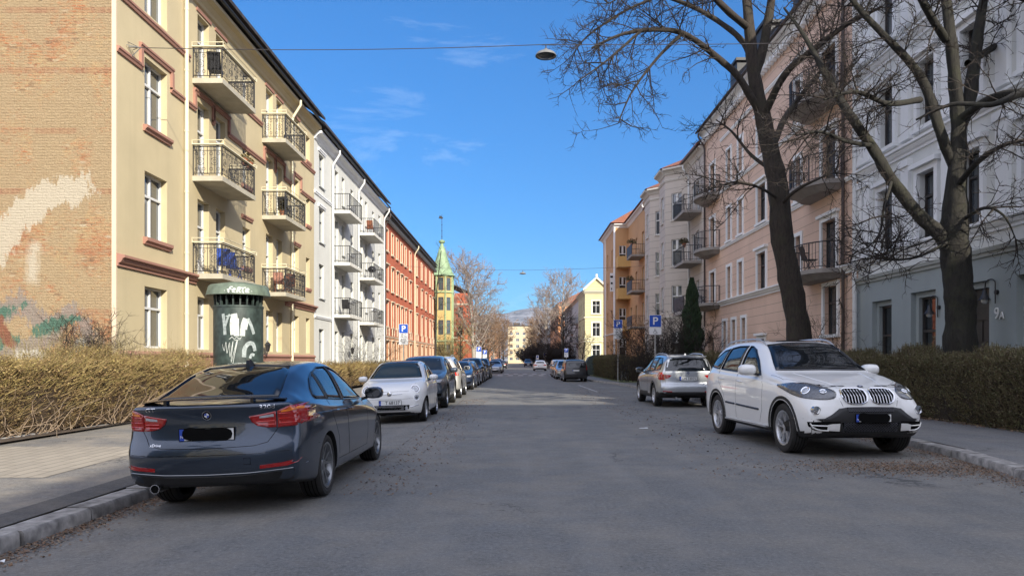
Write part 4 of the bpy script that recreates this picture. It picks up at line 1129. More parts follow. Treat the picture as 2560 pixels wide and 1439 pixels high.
# ---- orange building with ochre loggia balconies
ob_, F = right_building('apartment_building', 'orange-ochre building with panelled ochre corner balconies and a red hipped roof', 68.0)
Y0, Y1, YE = 68.0, 80.5, 15.9
ops = [(u, u+1.1, z, z+1.9) for u in (70.5, 74.5, 77.8) for z in (1.7, 5.1, 8.5, 11.9)]
b = MB(); F.wall(b, Y0, Y1, 0, YE, ops)
F2 = Fac(ob_, 10.55, 0, (0, 1), (-1, 0)); FF = Fac(ob_, 0, 80.5, (1, 0), (0, -1))
o2 = [(u, u+1.1, z, z+1.9) for u in (82.5, 86.5) for z in (1.7, 5.1, 8.5, 11.9)]
F2.wall(b, 80.5, 91.5, 0, YE, o2, ends=False)
o3 = [(11.0, 11.75, z, z+2.2) for z in (1.6, 4.9, 8.3, 11.7)]
FF.wall(b, 10.55, 12.0, 0, YE, o3, ends=False); b.build('wall', M['o_wall'], ob_)
for a, c, z0, z1 in ops: window(F, (a+c)/2, z0, c-a, z1-z0, 'white_frame', 'cross', pane='pane')
for a, c, z0, z1 in o2: window(F2, (a+c)/2, z0, c-a, z1-z0, 'white_frame', 'cross', pane='pane')
for a, c, z0, z1 in o3: window(FF, (a+c)/2, z0, c-a, z1-z0, 'white_frame', 'h2', pane='pane_dark', recess=.1)
b = MB(); F.box(b, Y0, Y1+1, -.4, -12, 0, YE-.02); F2.box(b, 80.9, 91.5, -.4, -12, 0, YE-.02); b.build('core_wall', M['o_wall'], ob_)
b = MB(); F2.box(b, 80.45, 80.95, -.02, .12, 0, YE); F2.box(b, 88.7, 89.2, -.02, .12, 0, YE); cornice(F2, b, 80.4, 91.5, YE-.1, EAVE); cornice(F, b, Y0, Y1, YE-.1, EAVE); cornice(FF, b, 10.4, 12, YE-.1, EAVE); cornice(F2, b, 80.4, 91.5, 4.3, BAND)
b.build('pilasters', M['p_trim'], ob_)
for z in (4.6, 8.0, 11.4):
    b = MB(); b.box(-1.35, 0, 10.9, 12.48, z, z+.2); b.box(-1.35, -1.27, 10.9, 12.48, z+.2, z+1.15); b.box(-1.27, 0, 10.9, 10.98, z+.2, z+1.15)
    b.build('balcony', M['o_panel'], ob_)
b = MB(); ov = .6
v = [(-1.45-ov, 12.5-ov, YE+.4), (12, 12.5-ov, YE+.4), (12, 23.5+ov, YE+.4), (-1.45-ov, 23.5+ov, YE+.4), (3.6, 17.5, YE+4.2), (7, 17.5, YE+4.2)]
b.add(v, [(0, 1, 5, 4), (1, 2, 5), (2, 3, 4, 5), (3, 0, 4), (0, 3, 2, 1)])
v = [(-ov, 0, YE+.4), (-ov, 12.4, YE+.4), (6, 12.4, YE+3.6), (6, 0, YE+3.6)]; b.add(v, [(0, 1, 2, 3)]); b.build('roof', M['red_tiles'], ob_)
for z in (4.5, 7.9, 11.3): balcony(F, 70.0, 73.2, 1.25, z, 'concrete_g', 'iron', solid='slate', bar=.2)
downpipe(F, 68.5, YE, .2, 'pipe_white', r=.07)
b = MB(); b.quad((-2.02, 12.3, 8.9), (-1.66, 12.3, 8.9), (-1.66, 12.3, 10.9), (-2.02, 12.3, 10.9)); ban = b.build('banner', M['plate_white'], ob_)
b = MB(); b.box(-1.98, -1.7, 12.27, 12.285, 10.4, 10.6); b.box(-1.94, -1.72, 12.27, 12.285, 9.7, 9.9); b.box(-1.9, -1.8, 12.27, 12.285, 9.1, 9.3); b.build('lettering', M['ink'], ban)

# ---- pale yellow villa with a pediment, facing the side street
vb_ = thing('villa', 'pale yellow villa with a pedimented gable and ivory bands at the side-street corner', 'building', (10.6, 117, 0))
FF = Fac(vb_, 0, 117, (1, 0), (0, -1)); FS = Fac(vb_, 10.6, 0, (0, 1), (-1, 0))
opf = [(u, u+w, z, z+h_) for u, w in ((11.75, 1.2), (16.9, 1.1), (14.75, .45)) for z, h_ in ((1.6, 2.25), (5.2, 2.15), (8.8, 2.0))]
ops = [(u, u+1.1, z, z+2.0) for u in (119.5, 123.5, 127) for z in (1.6, 5.2, 8.8)]
b = MB(); FF.wall(b, 10.6, 19.5, 0, 12.2, opf, ends=False); FS.wall(b, 117, 130, 0, 12.2, ops, ends=False)
b.build('wall', M['v_wall'], vb_)
for a, c, z0, z1 in opf: window(FF, (a+c)/2, z0, c-a, z1-z0, 'white_frame', 'cross' if c-a > .6 else 'tee', recess=.12, pane='pane_dark')
for a, c, z0, z1 in ops: window(FS, (a+c)/2, z0, c-a, z1-z0, 'white_frame', 'cross', recess=.12, pane='pane')
b = MB()
for a, c, z0, z1 in opf: FF.surround(b, a, c, z0, z1, .2 if c-a > .6 else .1, .08)
for z in (4.35, 4.75, 8.1, 11.9): cornice(FF, b, 10.4, 19.6, z, BAND if z != 11.9 else EAVE); cornice(FS, b, 117, 130, z, BAND if z != 11.9 else EAVE)
for s0, s1 in (((10.3, 12.4), (12.4, 14.3)), ((14.5, 12.4), (12.4, 14.3))):
    d = .3; (xa, za), (xb, zb) = s0, s1
    v = [FF.P(xa, -.1, za), FF.P(xb, -.1, zb), FF.P(xb, -.1, zb+.35), FF.P(xa, -.1, za+.35)]; w = [(p[0], p[1]-.5, p[2]) for p in v]
    b.add(v+w, [(0, 1, 2, 3), (7, 6, 5, 4), (0, 4, 5, 1), (1, 5, 6, 2), (2, 6, 7, 3), (3, 7, 4, 0)])
b.box(1.65, 1.95, -.5, -.1, 14.5, 15.0)
b.build('ivory_trim', M['v_trim'], vb_)
b = MB(); b.add([FF.P(10.4, .05, 12.4), FF.P(14.4, .05, 12.4), FF.P(12.4, .05, 14.4)], [(0, 1, 2)]); b.build('pediment', M['v_wall'], vb_)
b = MB(); b.box(.4, 9, .4, 13, 0, 12.2); b.build('core_wall', M['v_wall'], vb_)
b = MB(); b.add([(-.5, -.3, 12.4), (9.2, -.3, 12.4), (9.2, 13.3, 12.4), (-.5, 13.3, 12.4), (3.5, 5, 14.6), (6, 5, 14.6)], [(0, 1, 5, 4), (1, 2, 5), (2, 3, 4, 5), (3, 0, 4)]); b.build('roof', M['galv'], vb_)

o, fs_, _ = plain_block('apartment_building', 'grey-white building with dark balconies and a red tile roof just beyond the pale yellow villa', 10.8, 24, 131, 172, 12.3, 'far_grey', 'red_tiles', rise=4, side='R', every=3.2, pitch=3.4)
for z in (4.4, 7.9): balcony(fs_, 133, 137, 1.2, z, 'concrete_g', 'iron', solid='slate')
plain_block('apartment_building', 'orange-brown building with a steep red roof behind bare trees far down the right side', 9.8, 23, 180, 225, 15, 'o_base', 'red_tiles', rise=4, side='R')
plain_block('apartment_building', 'grey building deep behind trees near the far end on the right side', 11, 26, 240, 300, 10, 'far_grey', 'dark_tiles', side='R')
# ---- unseen block added to shade the near street, behind the photographer on the right
plain_block('apartment_building', 'unseen grey stucco block added on the right behind the viewpoint to shade the street', 12.2, 34, -62, -6, 17.0, 'far_grey', 'slate', side='R', rise=0, front=False)
plain_block('apartment_building', 'tan stucco block on the left side behind the viewpoint', -30, -11, -62, -8, 14, 'y_wall', 'dark_tiles', side='L', front=False, rise=3)
# ------------------------------------------------------------------ cars: one smooth shell, details laid onto it by ray casting
def interp(tab, t):
    """smooth monotone interpolation of [(t, v), ...]"""
    n = len(tab)
    if t <= tab[0][0]: return tab[0][1]
    if t >= tab[-1][0]: return tab[-1][1]
    for i in range(n - 1):
        if tab[i][0] <= t <= tab[i+1][0]: break
    def sl(j): return (tab[j+1][1]-tab[j][1])/max(1e-6, tab[j+1][0]-tab[j][0])
    d = sl(i); dl = sl(i-1) if i > 0 else d; dr = sl(i+1) if i < n-2 else d
    m0 = 0 if dl*d <= 0 else 2*dl*d/(dl+d); m1 = 0 if dr*d <= 0 else 2*dr*d/(dr+d)
    if i == 0: m0 = d
    if i == n-2: m1 = d
    h = tab[i+1][0]-tab[i][0]; s = (t-tab[i][0])/h
    return (2*s**3-3*s**2+1)*tab[i][1] + (s**3-2*s**2+s)*h*m0 + (-2*s**3+3*s**2)*tab[i+1][1] + (s**3-s**2)*h*m1

def crom(pts, sub_):
    out = []; n = len(pts)
    for i in range(n-1):
        p0 = pts[max(0, i-1)]; p1 = pts[i]; p2 = pts[i+1]; p3 = pts[min(n-1, i+2)]
        for k in range(sub_):
            t = k/sub_
            out.append(tuple(.5*((2*b_)+(-a+c)*t+(2*a-5*b_+4*c-d)*t*t+(-a+3*b_-3*c+d)*t**3) for a, b_, c, d in zip(p0, p1, p2, p3)))
    out.append(pts[-1]); return out

class Shell:
    """half section: bottom centre to roof centre; x = half width, t = distance from the front"""
    def __init__(s, P):
        s.P = P; s.L = P['L']
    def section(s, t):
        P = s.P; W = interp(P['w'], t); zb = interp(P['bot'], t); zs = interp(P['belt'], t); zt = interp(P['top'], t); wr = interp(P['wr'], t)
        zt = max(zt, zs + .02); h = zt - zs; bulge = P.get('bulge', .012); ws = W*P.get('sh', .945)
        wr = min(wr, ws - .01)
        pts = [(0, zb), (W*.55, zb), (W*.86, zb), (W*.955, zb+.035), (W*.985, zb+.13), (W*.997, zb+(zs-zb)*.40), (W, zb+(zs-zb)*.62),
               (W*.990, zb+(zs-zb)*.82), (W*.972, zs-.045), (ws, zs)]
        k = P.get('round', .22)
        pts += [(ws+(wr-ws)*.36+bulge, zs+h*.33), (ws+(wr-ws)*.72+bulge, zs+h*.66), (wr, zs+h*.86), (wr*.90, zs+h*.945), (wr*.62, zs+h*.985), (wr*.3, zt-.002), (0, zt)]
        return crom(pts, P.get('sub', 3))
    def warp(s, x, t, z):
        """plan and profile curvature of nose and tail"""
        P = s.P; L = s.L; W = max(interp(P['w'], min(max(t, .5), L-.5)), .5); a = min(1, abs(x)/W)
        f = P['nose_x']*a**P.get('nose_p', 3.0) + interp(P['nose_z'], z); k = max(0, 1-t/P.get('nose_d', 1.1)); 
        r = P['tail_x']*a**P.get('tail_p', 3.2) + interp(P['tail_z'], z); q = max(0, 1-(L-t)/P.get('tail_d', 1.0))
        return t + f*k - r*q
    def build(s):
        P = s.P; L = s.L; ts = []
        rr = P.get('edge', .07)
        ring_in = []
        for i in range(5):
            a = math.pi/2*i/4; ring_in.append((rr*(1-math.sin(a)), rr*(1-math.cos(a)) ))
        # (distance from the end, inset)
        st = [(rr*(1-math.cos(math.pi/2*i/5)), rr*(1-math.sin(math.pi/2*i/5))) for i in range(6)]
        n = P.get('n', 52); body_t = [rr + (L-2*rr)*i/n for i in range(n+1)]
        sts = [(a, b) for a, b in st[:-1]] + [(t, 0) for t in body_t] + [(L-a, b) for a, b in reversed(st[:-1])]
        rows = []
        for t, ins in sts:
            sec = s.section(t); zc = (sec[0][1]+sec[-1][1])/2; hw = max(p[0] for p in sec); hh = (sec[-1][1]-sec[0][1])/2
            half = [(x*(1-ins/hw), zc+(z-zc)*(1-ins/hh)) for x, z in sec]
            full = half + [(-x, z) for x, z in reversed(half[1:-1])]
            rows.append((t, full))
        m = len(rows[0][1]); V = []; F_ = []
        for t, full in rows:
            for x, z in full: V.append((x, s.warp(x, t, z) - L/2, z))
        for i in range(len(rows)-1):
            for j in range(m):
                j2 = (j+1) % m; F_.append((i*m+j, i*m+j2, (i+1)*m+j2, (i+1)*m+j))
        for end, t in ((0, 0.0), (len(rows)-1, L)):      # end caps: shrinking rings
            full = rows[end][1]; zc = (full[0][1]+full[(m)//2][1])/2; prev = end*m
            for k in range(1, 9):
                sc_ = 1-k/8*.985; b0 = len(V)
                for x, z in full: X, Z = x*sc_, zc+(z-zc)*sc_; V.append((X, s.warp(X, t, Z)-L/2, Z))
                for j in range(m):
                    j2 = (j+1) % m; F_.append((prev+j, prev+j2, b0+j2, b0+j))
                prev = b0
            F_.append(tuple(prev+j for j in range(m)))
        s.V, s.F = V, F_
        s.bvh = BVHTree.FromPolygons([Vector(v) for v in V], F_)
        me = bpy.data.meshes.new('body'); me.from_pydata(V, [], F_)
        bm = bmesh.new(); bm.from_mesh(me); bmesh.ops.recalc_face_normals(bm, faces=bm.faces); bm.to_mesh(me); bm.free()
        o = bpy.data.objects.new('body', me); COL.objects.link(o)
        # wheel wells
        cut = MB(); Rw = P['R'] + P.get('gap', .045); yf, yr = P['fa']-L/2, P['ra']-L/2
        for y in (yf, yr):
            for sx in (-1, 1):
                W = interp(P['w'], y+L/2); n_ = 40
                x0, x1 = sx*(W-.36), sx*(W+.25)
                vs = [(x0, y+Rw*math.cos(2*math.pi*i/n_), P['R']+Rw*math.sin(2*math.pi*i/n_)) for i in range(n_)] + [(x1, y+Rw*math.cos(2*math.pi*i/n_), P['R']+Rw*math.sin(2*math.pi*i/n_)) for i in range(n_)]
                cut.add(vs, [tuple(range(n_)), tuple(n_+i for i in reversed(range(n_)))] + [(i, i+n_, (i+1) % n_+n_, (i+1) % n_) for i in range(n_)])
        c = cut.build('cut', M['well'])
        md = o.modifiers.new('b', 'BOOLEAN'); md.operation = 'DIFFERENCE'; md.object = c; md.solver = 'EXACT'
        dg = bpy.context.evaluated_depsgraph_get(); me2 = bpy.data.meshes.new_from_object(o.evaluated_get(dg))
        bpy.data.objects.remove(o); bpy.data.objects.remove(c)
        me2.name = 'body'; me2.materials.clear()
        for q in (P['paint'], 'black_plastic', 'well'): me2.materials.append(M[q] if isinstance(q, str) else q)
        clad = P.get('clad'); 
        for f in me2.polygons:
            cx, cy, cz = f.center; mi = 0
            for y in (yf, yr):
                d = math.hypot(cy-y, cz-P['R']); W = interp(P['w'], y+L/2)
                if d < Rw+.012 and (abs(abs(cx)-(W-.36)) < .02 or (abs(d-Rw) < .012 and abs(f.normal.x) < .35)): mi = 2
            if mi == 0:
                zb = interp(P['bot'], cy+L/2)
                if f.normal.z < -.75 and cz < .45: mi = 1
                elif clad and cz < clad(cx, cy+L/2): mi = 1
            f.material_index = mi
            f.use_smooth = True
        me2.set_sharp_from_angle(angle=R(38))
        s.me = me2; return me2
    # -- projections: 'side' (y, z) along x; 'front'/'rear' (x, z) along y; 'top' (x, y) along z
    def hit(s, view, a, b, off, sx=1):
        big = 6
        if view == 'side': o, d = Vector((sx*big, a, b)), Vector((-sx, 0, 0))
        elif view == 'front': o, d = Vector((a, -big, b)), Vector((0, 1, 0))
        elif view == 'rear': o, d = Vector((a, big, b)), Vector((0, -1, 0))
        else: o, d = Vector((a, b, big)), Vector((0, 0, -1))
        loc, nrm, i, dist = s.bvh.ray_cast(o, d)
        if loc is None:
            p = o + d*(big - s.L/2 if view in ('front', 'rear') else big-1)
            loc, nrm, i, dist = s.bvh.find_nearest(p)
        if nrm.dot(d) > 0: nrm = -nrm
        return loc + nrm*off
    def patch(s, mb, view, outline, off=.005, sx=1, smooth=True, rings=5, dens=.05, m=None, skirt=True):
        pts = outline
        if smooth:
            n = len(pts); out = []
            for i in range(n):
                p0, p1, p2, p3 = pts[i-1], pts[i], pts[(i+1) % n], pts[(i+2) % n]
                for k in range(4):
                    t = k/4; out.append(tuple(.5*((2*b_)+(-a+c)*t+(2*a-5*b_+4*c-d)*t*t+(-a+3*b_-3*c+d)*t**3) for a, b_, c, d in zip(p0, p1, p2, p3)))
            pts = out
        else:
            out = []
            n = len(pts)
            for i in range(n):
                a, c = pts[i], pts[(i+1) % n]; L = math.hypot(a[0]-c[0], a[1]-c[1]); k = max(1, int(L/dens))
                out += [(a[0]+(c[0]-a[0])*j/k, a[1]+(c[1]-a[1])*j/k) for j in range(k)]
            pts = out
        n = len(pts); cx = sum(p[0] for p in pts)/n; cy = sum(p[1] for p in pts)/n; V = []; F_ = []
        lv = ([(1.0, -.012)] if skirt else []) + [(1-k/rings, off) for k in range(rings)]
        for sc_, of in lv:
            for p in pts: V.append(s.hit(view, cx+(p[0]-cx)*sc_, cy+(p[1]-cy)*sc_, of, sx))
        V.append(s.hit(view, cx, cy, off, sx))
        for i in range(len(lv)-1):
            for j in range(n): F_.append((i*n+j, i*n+(j+1) % n, (i+1)*n+(j+1) % n, (i+1)*n+j))
        b0 = (len(lv)-1)*n
        for j in range(n): F_.append((b0+j, b0+(j+1) % n, len(V)-1))
        mb.add(V, F_, m)
    def line(s, mb, view, pts, w=.006, off=.0015, sx=1, dens=.06, m=None, closed=False, h=.0):
        if closed: pts = list(pts)+[pts[0]]
        out = []
        for a, c in zip(pts, pts[1:]):
            L = math.hypot(a[0]-c[0], a[1]-c[1]); k = max(1, int(L/dens)); out += [(a[0]+(c[0]-a[0])*j/k, a[1]+(c[1]-a[1])*j/k) for j in range(k)]
        out.append(pts[-1]); P3 = [s.hit(view, p[0], p[1], off, sx) for p in out]
        mb.tube(P3, [w/2]*len(P3), 4, m, cap=True)

def make_wheel(par, P, x, y, sx, detail=2):
    Rr = P['R']; wd = P.get('tw', .225); rim = P.get('rim', Rr*.70)
    e = bpy.data.objects.new('wheel', None); COL.objects.link(e); e.parent = par; e.location = (x, y, Rr)
    b = MB(); h = wd/2
    n = 40 if detail > 1 else 20
    prof = [(rim, -h*.80), (rim+.012, -h*.93), (Rr*.86, -h), (Rr*.955, -h*.93), (Rr*.99, -h*.78), (Rr, -h*.55), (Rr, h*.55), (Rr*.99, h*.78), (Rr*.955, h*.93), (Rr*.86, h), (rim+.012, h*.93), (rim, h*.80)]
    b.lathe(prof, n, (0, 0, 0), 'x')
    if detail > 1:
        for g in (-.5, -.17, .17, .5):
            b.lathe([(Rr+.0012, h*g*1.0-.005), (Rr+.0012, h*g+.005)], n, (0, 0, 0), 'x', m=1)
    b.build('tyre', [M['rubber'], M['ink']], e, smooth=True, sharp=30)
    b = MB(); o_ = sx*h; cc = sx*(h*.80)
    b.lathe([(rim+.004, o_*.93), (rim-.018, o_*.90), (rim-.030, o_*.70), (rim-.035, -o_*.6)], n, (0, 0, 0), 'x')
    sp = P.get('spokes', 5); dbl = P.get('double', True); col_ = P.get('rimcol', 'alloy')
    rin = .065
    for k in range(sp):
        for q in ((-1, 1) if dbl else (0,)):
            a0 = 2*math.pi*k/sp + .3 + q*(.10 if dbl else 0); a1 = 2*math.pi*k/sp + .3 + q*P.get('spread', .21)
            w0, w1 = (.015, .012) if dbl else ((.034, .030) if sp < 7 else (.016, .013))
            def pt(r_, a, off, dx): return (cc*P.get('dish', .78)+dx if r_ < rin*1.5 else cc*.98+dx, r_*math.cos(a)-off*math.sin(a), r_*math.sin(a)+off*math.cos(a))
            r0, r1 = rin*.8, rim-.012
            vs = [pt(r0, a0, -w0, 0), pt(r0, a0, w0, 0), pt(r1, a1, w1, 0), pt(r1, a1, -w1, 0), pt(r0, a0, -w0*1.3, -sx*.03), pt(r0, a0, w0*1.3, -sx*.03), pt(r1, a1, w1*1.2, -sx*.03), pt(r1, a1, -w1*1.2, -sx*.03)]
            b.add(vs, [(0, 1, 2, 3), (0, 4, 5, 1), (1, 5, 6, 2), (2, 6, 7, 3), (3, 7, 4, 0)])
    b.lathe([(rin+.015, cc*P.get('dish', .78)-sx*.02), (rin, cc*P.get('dish', .78)+sx*.004), (.03, cc*P.get('dish', .78)+sx*.012), (0, cc*P.get('dish', .78)+sx*.012)], 18, (0, 0, 0), 'x')
    b.build('rim', M[col_], e, smooth=True, sharp=30)
    b = MB(); b.lathe([(rim-.03, -sx*h*.10), (0, -sx*h*.10)], 20, (0, 0, 0), 'x'); 
    b.lathe([(rim*.60, sx*h*.02), (rim*.60, sx*h*.1), (.06, sx*h*.1)], 20, (0, 0, 0), 'x', m=1)
    b.build('brake_disc', [M['ink'], M['alloy_dark']], e)
    return e

def mirror(par, P, sh, sx, x, y, z, mat, cap='black_plastic', s=1.0):
    b = MB(); n = 10; V = []
    rows = [(-.09, .30), (-.075, .72), (-.03, 1.0), (.04, 1.0), (.085, .92), (.095, .80)]
    def ring_(dy, k):
        return [(x+sx*s*(.10+.115*k*abs(math.cos(a))**.7*(1 if math.cos(a) > 0 else -1)), y+dy*s, z+s*(.075*k*abs(math.sin(a))**.75*(1 if math.sin(a) > 0 else -1))) for a in [2*math.pi*i/16 for i in range(16)]]
    vs = []
    for dy, k in rows: vs += ring_(dy, k)
    fs = [(i*16+j, i*16+(j+1) % 16, (i+1)*16+(j+1) % 16, (i+1)*16+j) for i in range(len(rows)-1) for j in range(16)] + [tuple(range(16))]
    b.add(vs, fs)
    # glass on the rear side
    b.add(ring_(.094, .76), [tuple(range(16))], 1)
    # stem
    b.add([(x-sx*.06, y-.03, z-.10), (x-sx*.06, y+.06, z-.10), (x+sx*.08*s, y+.05, z-.05*s), (x+sx*.08*s, y-.04, z-.05*s), (x-sx*.06, y-.03, z-.06), (x-sx*.06, y+.06, z-.06), (x+sx*.06*s, y+.05, z-.02*s), (x+sx*.06*s, y-.04, z-.02*s)],
          [(0,3,2,1),(4,5,6,7),(0,1,5,4),(1,2,6,5),(2,3,7,6),(3,0,4,7)], 2)
    return b.build('mirror', [mat, M['car_glass'], M[cap]], par, smooth=True, sharp=50)

def grid_mesh(mb, sh, view, x0, x1, z0, z1, dx, dz, w=.006, off=.006, m=None, slant=True):
    """diamond grille mesh"""
    n = int((x1-x0)/dx)
    for k in range(-int((z1-z0)/dz*dx/dx)-2, n+3):
        for sgn in (1, -1):
            xa = x0+k*dx; pts = []
            zz = 0
            H = z1-z0; run = H*dx/dz
            p = [(xa, z0), (xa+run, z1)] if sgn == 1 else [(xa+run, z0), (xa, z1)]
            # clip to x range
            (ax, az), (bx, bz) = p
            if bx == ax: continue
            t0, t1 = 0, 1
            lo_ = (x0-ax)/(bx-ax); hi = (x1-ax)/(bx-ax)
            if lo_ > hi: lo_, hi = hi, lo_
            t0, t1 = max(0, lo_), min(1, hi)
            if t1 <= t0: continue
            sh.line(mb, view, [(ax+(bx-ax)*t0, az+(bz-az)*t0), (ax+(bx-ax)*t1, az+(bz-az)*t1)], w, off, m=m, dens=.1)

def plate(par, sh, view, cx, cz, text, w=.52, h=.11, cover=None, off=.012, style='N', tilt=None):
    """number plate with blue country strip"""
    sg = 1 if view == 'front' else -1           # picture-right in local x
    c = sh.hit(view, cx, cz, off); yv = c.y - (.004 if view == 'front' else -.004)
    ts = [sh.hit(view, cx+d, cz, off).y for d in (-w/2, w/2)]
    y0 = (min(ts+[yv]) if view == 'front' else max(ts+[yv])); s_ = -1 if view == 'front' else 1
    b = MB(); b.box(cx-w/2, cx+w/2, min(y0, y0-s_*.02), max(y0, y0-s_*.02), cz-h/2, cz+h/2)
    o = b.build('number_plate', M['plate_white'], par)
    b = MB(); b.box(cx-sg*w/2, cx-sg*(w/2-.045), min(y0, y0+s_*.002), max(y0, y0+s_*.002), cz-h/2, cz+h/2); b.build('country_strip', M['plate_blue'], o)
    b = MB(); f = .006
    for x0, x1, z0, z1 in ((-w/2-f, w/2+f, h/2, h/2+f), (-w/2-f, w/2+f, -h/2-f, -h/2), (-w/2-f, -w/2, -h/2, h/2), (w/2, w/2+f, -h/2, h/2)):
        b.box(cx+x0, cx+x1, min(y0-s_*.02, y0+s_*.003), max(y0-s_*.02, y0+s_*.003), cz+z0, cz+z1)
    b.build('plate_frame', M['ink'], o)
    mt = frame_mtx((cx-sg*(w/2-.022), y0+s_*.004, cz-.02), (sg, 0, 0), (0, 0, 1)); text_mesh('N', .035, M['plate_white'], o, 'country_letter', mt, .0008)
    if text:
        mt = frame_mtx((cx+sg*.02, y0+s_*.003, cz-.004), (sg, 0, 0), (0, 0, 1)); text_mesh(text, h*1.0, M['ink'], o, 'plate_digits', mt, .0008, .0006, .92)
    if cover:   # the digits are blotted out by a black cover with soft corners
        b = MB(); pts = [(-.44, .30), (-.40, .52), (-.30, .62), (-.16, .50), (0, .46), (.2, .48), (.38, .46), (.45, .30), (.475, 0), (.45, -.34), (.36, -.55), (.22, -.56), (.05, -.50), (-.15, -.47), (-.33, -.46), (-.42, -.30), (-.45, 0)]
        vs = [(cx+sg*(p[0]*w), y0+s_*.005, cz+p[1]*h*cover) for p in pts]; vs2 = [(p[0], y0+s_*.001, p[2]) for p in vs]; n = len(vs)
        b.add(vs+vs2, [tuple(range(n))]+[(i, i+n, (i+1) % n+n, (i+1) % n) for i in range(n)]); b.build('plate_cover', M['ink'], o)
    return o

def surf_text(par, sh, view, s_, size, cx, cz, off=.004, xs=1.0, bold=.0, mat='chrome', name='model_lettering'):
    sg = 1 if view == 'front' else -1
    o = text_mesh(s_, size, M[mat], par, name, Matrix.Identity(4), 0, bold, xs)
    bm = bmesh.new(); bm.from_mesh(o.data); bmesh.ops.subdivide_edges(bm, edges=bm.edges, cuts=1); bm.to_mesh(o.data); bm.free()
    for v in o.data.vertices: v.co = sh.hit(view, cx+sg*v.co.x, cz+v.co.y, off)
    return o

def roundel(par, sh, view, cx, cz, r, sg, mats=('chrome', 'ink', 'plate_white', 'plate_blue')):
    c = sh.hit(view, cx, cz, .004); n0 = Vector((0, -1 if view == 'front' else 1, 0))
    e1 = sh.hit(view, cx+.03, cz, .004); e2 = sh.hit(view, cx, cz+.03, .004)
    U = (e1-c).normalized()*(sg); V_ = (e2-c).normalized(); V_ = (V_-U*V_.dot(U)).normalized(); N_ = U.cross(V_); 
    b = MB(); n = 28
    def disc(r0, r1, a0, a1, d, m):
        k = max(3, int(n*(a1-a0)/(2*math.pi))); vs = []
        for i in range(k+1):
            a = a0+(a1-a0)*i/k
            for q in (r0, r1): vs.append(c+U*(q*math.cos(a))+V_*(q*math.sin(a))+N_*d)
        b.add(vs, [(2*i, 2*i+1, 2*i+3, 2*i+2) for i in range(k)], m)
    disc(r*.93, r*1.04, 0, 2*math.pi, .004, 0); disc(r*.58, r*.93, 0, 2*math.pi, .0035, 1); disc(r*.53, r*.58, 0, 2*math.pi, .004, 0)
    for k in range(4): disc(0.0001, r*.53, math.pi/2*k, math.pi/2*(k+1), .004, 3 if k in (1, 3) else 2)
    b.lathe([(r*1.04, 0)], 3, c)
    return b.build('badge', [M[q] for q in mats], par)

def paint(name, col, metallic=.0, rough=.28, flake=.0, dirt=.12):
    t = NT(name)
    z = t.sep()[2]
    low = t.math('SUBTRACT', 1.0, t.math('DIVIDE', z, .55), clamp=True)
    d = t.math('MULTIPLY', t.math('MULTIPLY', low, t.noise(6, 4, .6)), dirt*5, clamp=True)
    c = t.mix(d, col, (.16, .145, .12))
    if flake: c = t.mix(t.math('MULTIPLY', t.ramp(t.noise(700, 1), [(.45, 0.0), (.7, 1.0)]), flake), c, tuple(min(1, x*2.2+.02) for x in col))
    return t.done(c, t.math('ADD', rough, t.math('MULTIPLY', d, .5)), Metallic=metallic, **{'Coat Weight': 1.0, 'Coat Roughness': .03, 'Coat IOR': 1.5})
M['paint_gt'] = paint('dark_blue_grey_paint', (.024, .038, .062), .65, .28, .3)
M['paint_white'] = paint('white_car_paint', (.74, .74, .72), 0, .4)
M['paint_silver'] = paint('silver_car_paint', (.42, .44, .46), .75, .32, .15)
M['paint_dark'] = paint('dark_grey_car_paint', (.030, .033, .038), .4, .32)
M['paint_navy'] = paint('navy_car_paint', (.014, .028, .065), .4, .32)
M['paint_black'] = paint('black_car_paint', (.007, .007, .008), .1, .3)
M['paint_slate'] = paint('slate_car_paint', (.05, .065, .085), .5, .32)
M['paint_beige'] = paint('light_pearl_paint', (.55, .54, .50), .3, .34)
M['paint_red'] = paint('red_car_paint', (.30, .015, .012), .2, .3)
def finish_car(root, P, sh, detail):
    """wheels, arches, mirrors common to every car"""
    L = P['L']; yf, yr = P['fa']-L/2, P['ra']-L/2
    bo = bpy.data.objects.new('body', sh.me); COL.objects.link(bo); bo.parent = root
    for y in (yf, yr):
        W = interp(P['w'], y+L/2)
        for sx in (-1, 1): make_wheel(root, P, sx*(W-P.get('tw', .225)/2-.025), y, sx, detail)
    if P.get('arch'):
        b = MB(); Rw = P['R']+P.get('gap', .045)
        for y in (yf, yr):
            for sx in (-1, 1):
                pts = [sh.hit('side', y+(Rw+.012)*math.cos(a), P['R']+(Rw+.012)*math.sin(a), .004, sx) for a in [math.pi*(-.06+1.12*i/24) for i in range(25)]]
                pts2 = [sh.hit('side', y+(Rw+.058)*math.cos(a), P['R']+(Rw+.058)*math.sin(a), .010, sx) for a in [math.pi*(-.06+1.12*i/24) for i in range(25)]]
                pts0 = [(p.x-sx*.04, p.y, p.z) for p in pts]; pts3 = [sh.hit('side', y+(Rw+.064)*math.cos(a), P['R']+(Rw+.064)*math.sin(a), -.01, sx) for a in [math.pi*(-.06+1.12*i/24) for i in range(25)]]
                n = 25; b.add(pts0+pts+pts2+pts3, [(k*n+i, k*n+i+1, (k+1)*n+i+1, (k+1)*n+i) for k in range(3) for i in range(n-1)])
        b.build('wheel_arch_trim', M['black_plastic'], root, smooth=True)
    return bo

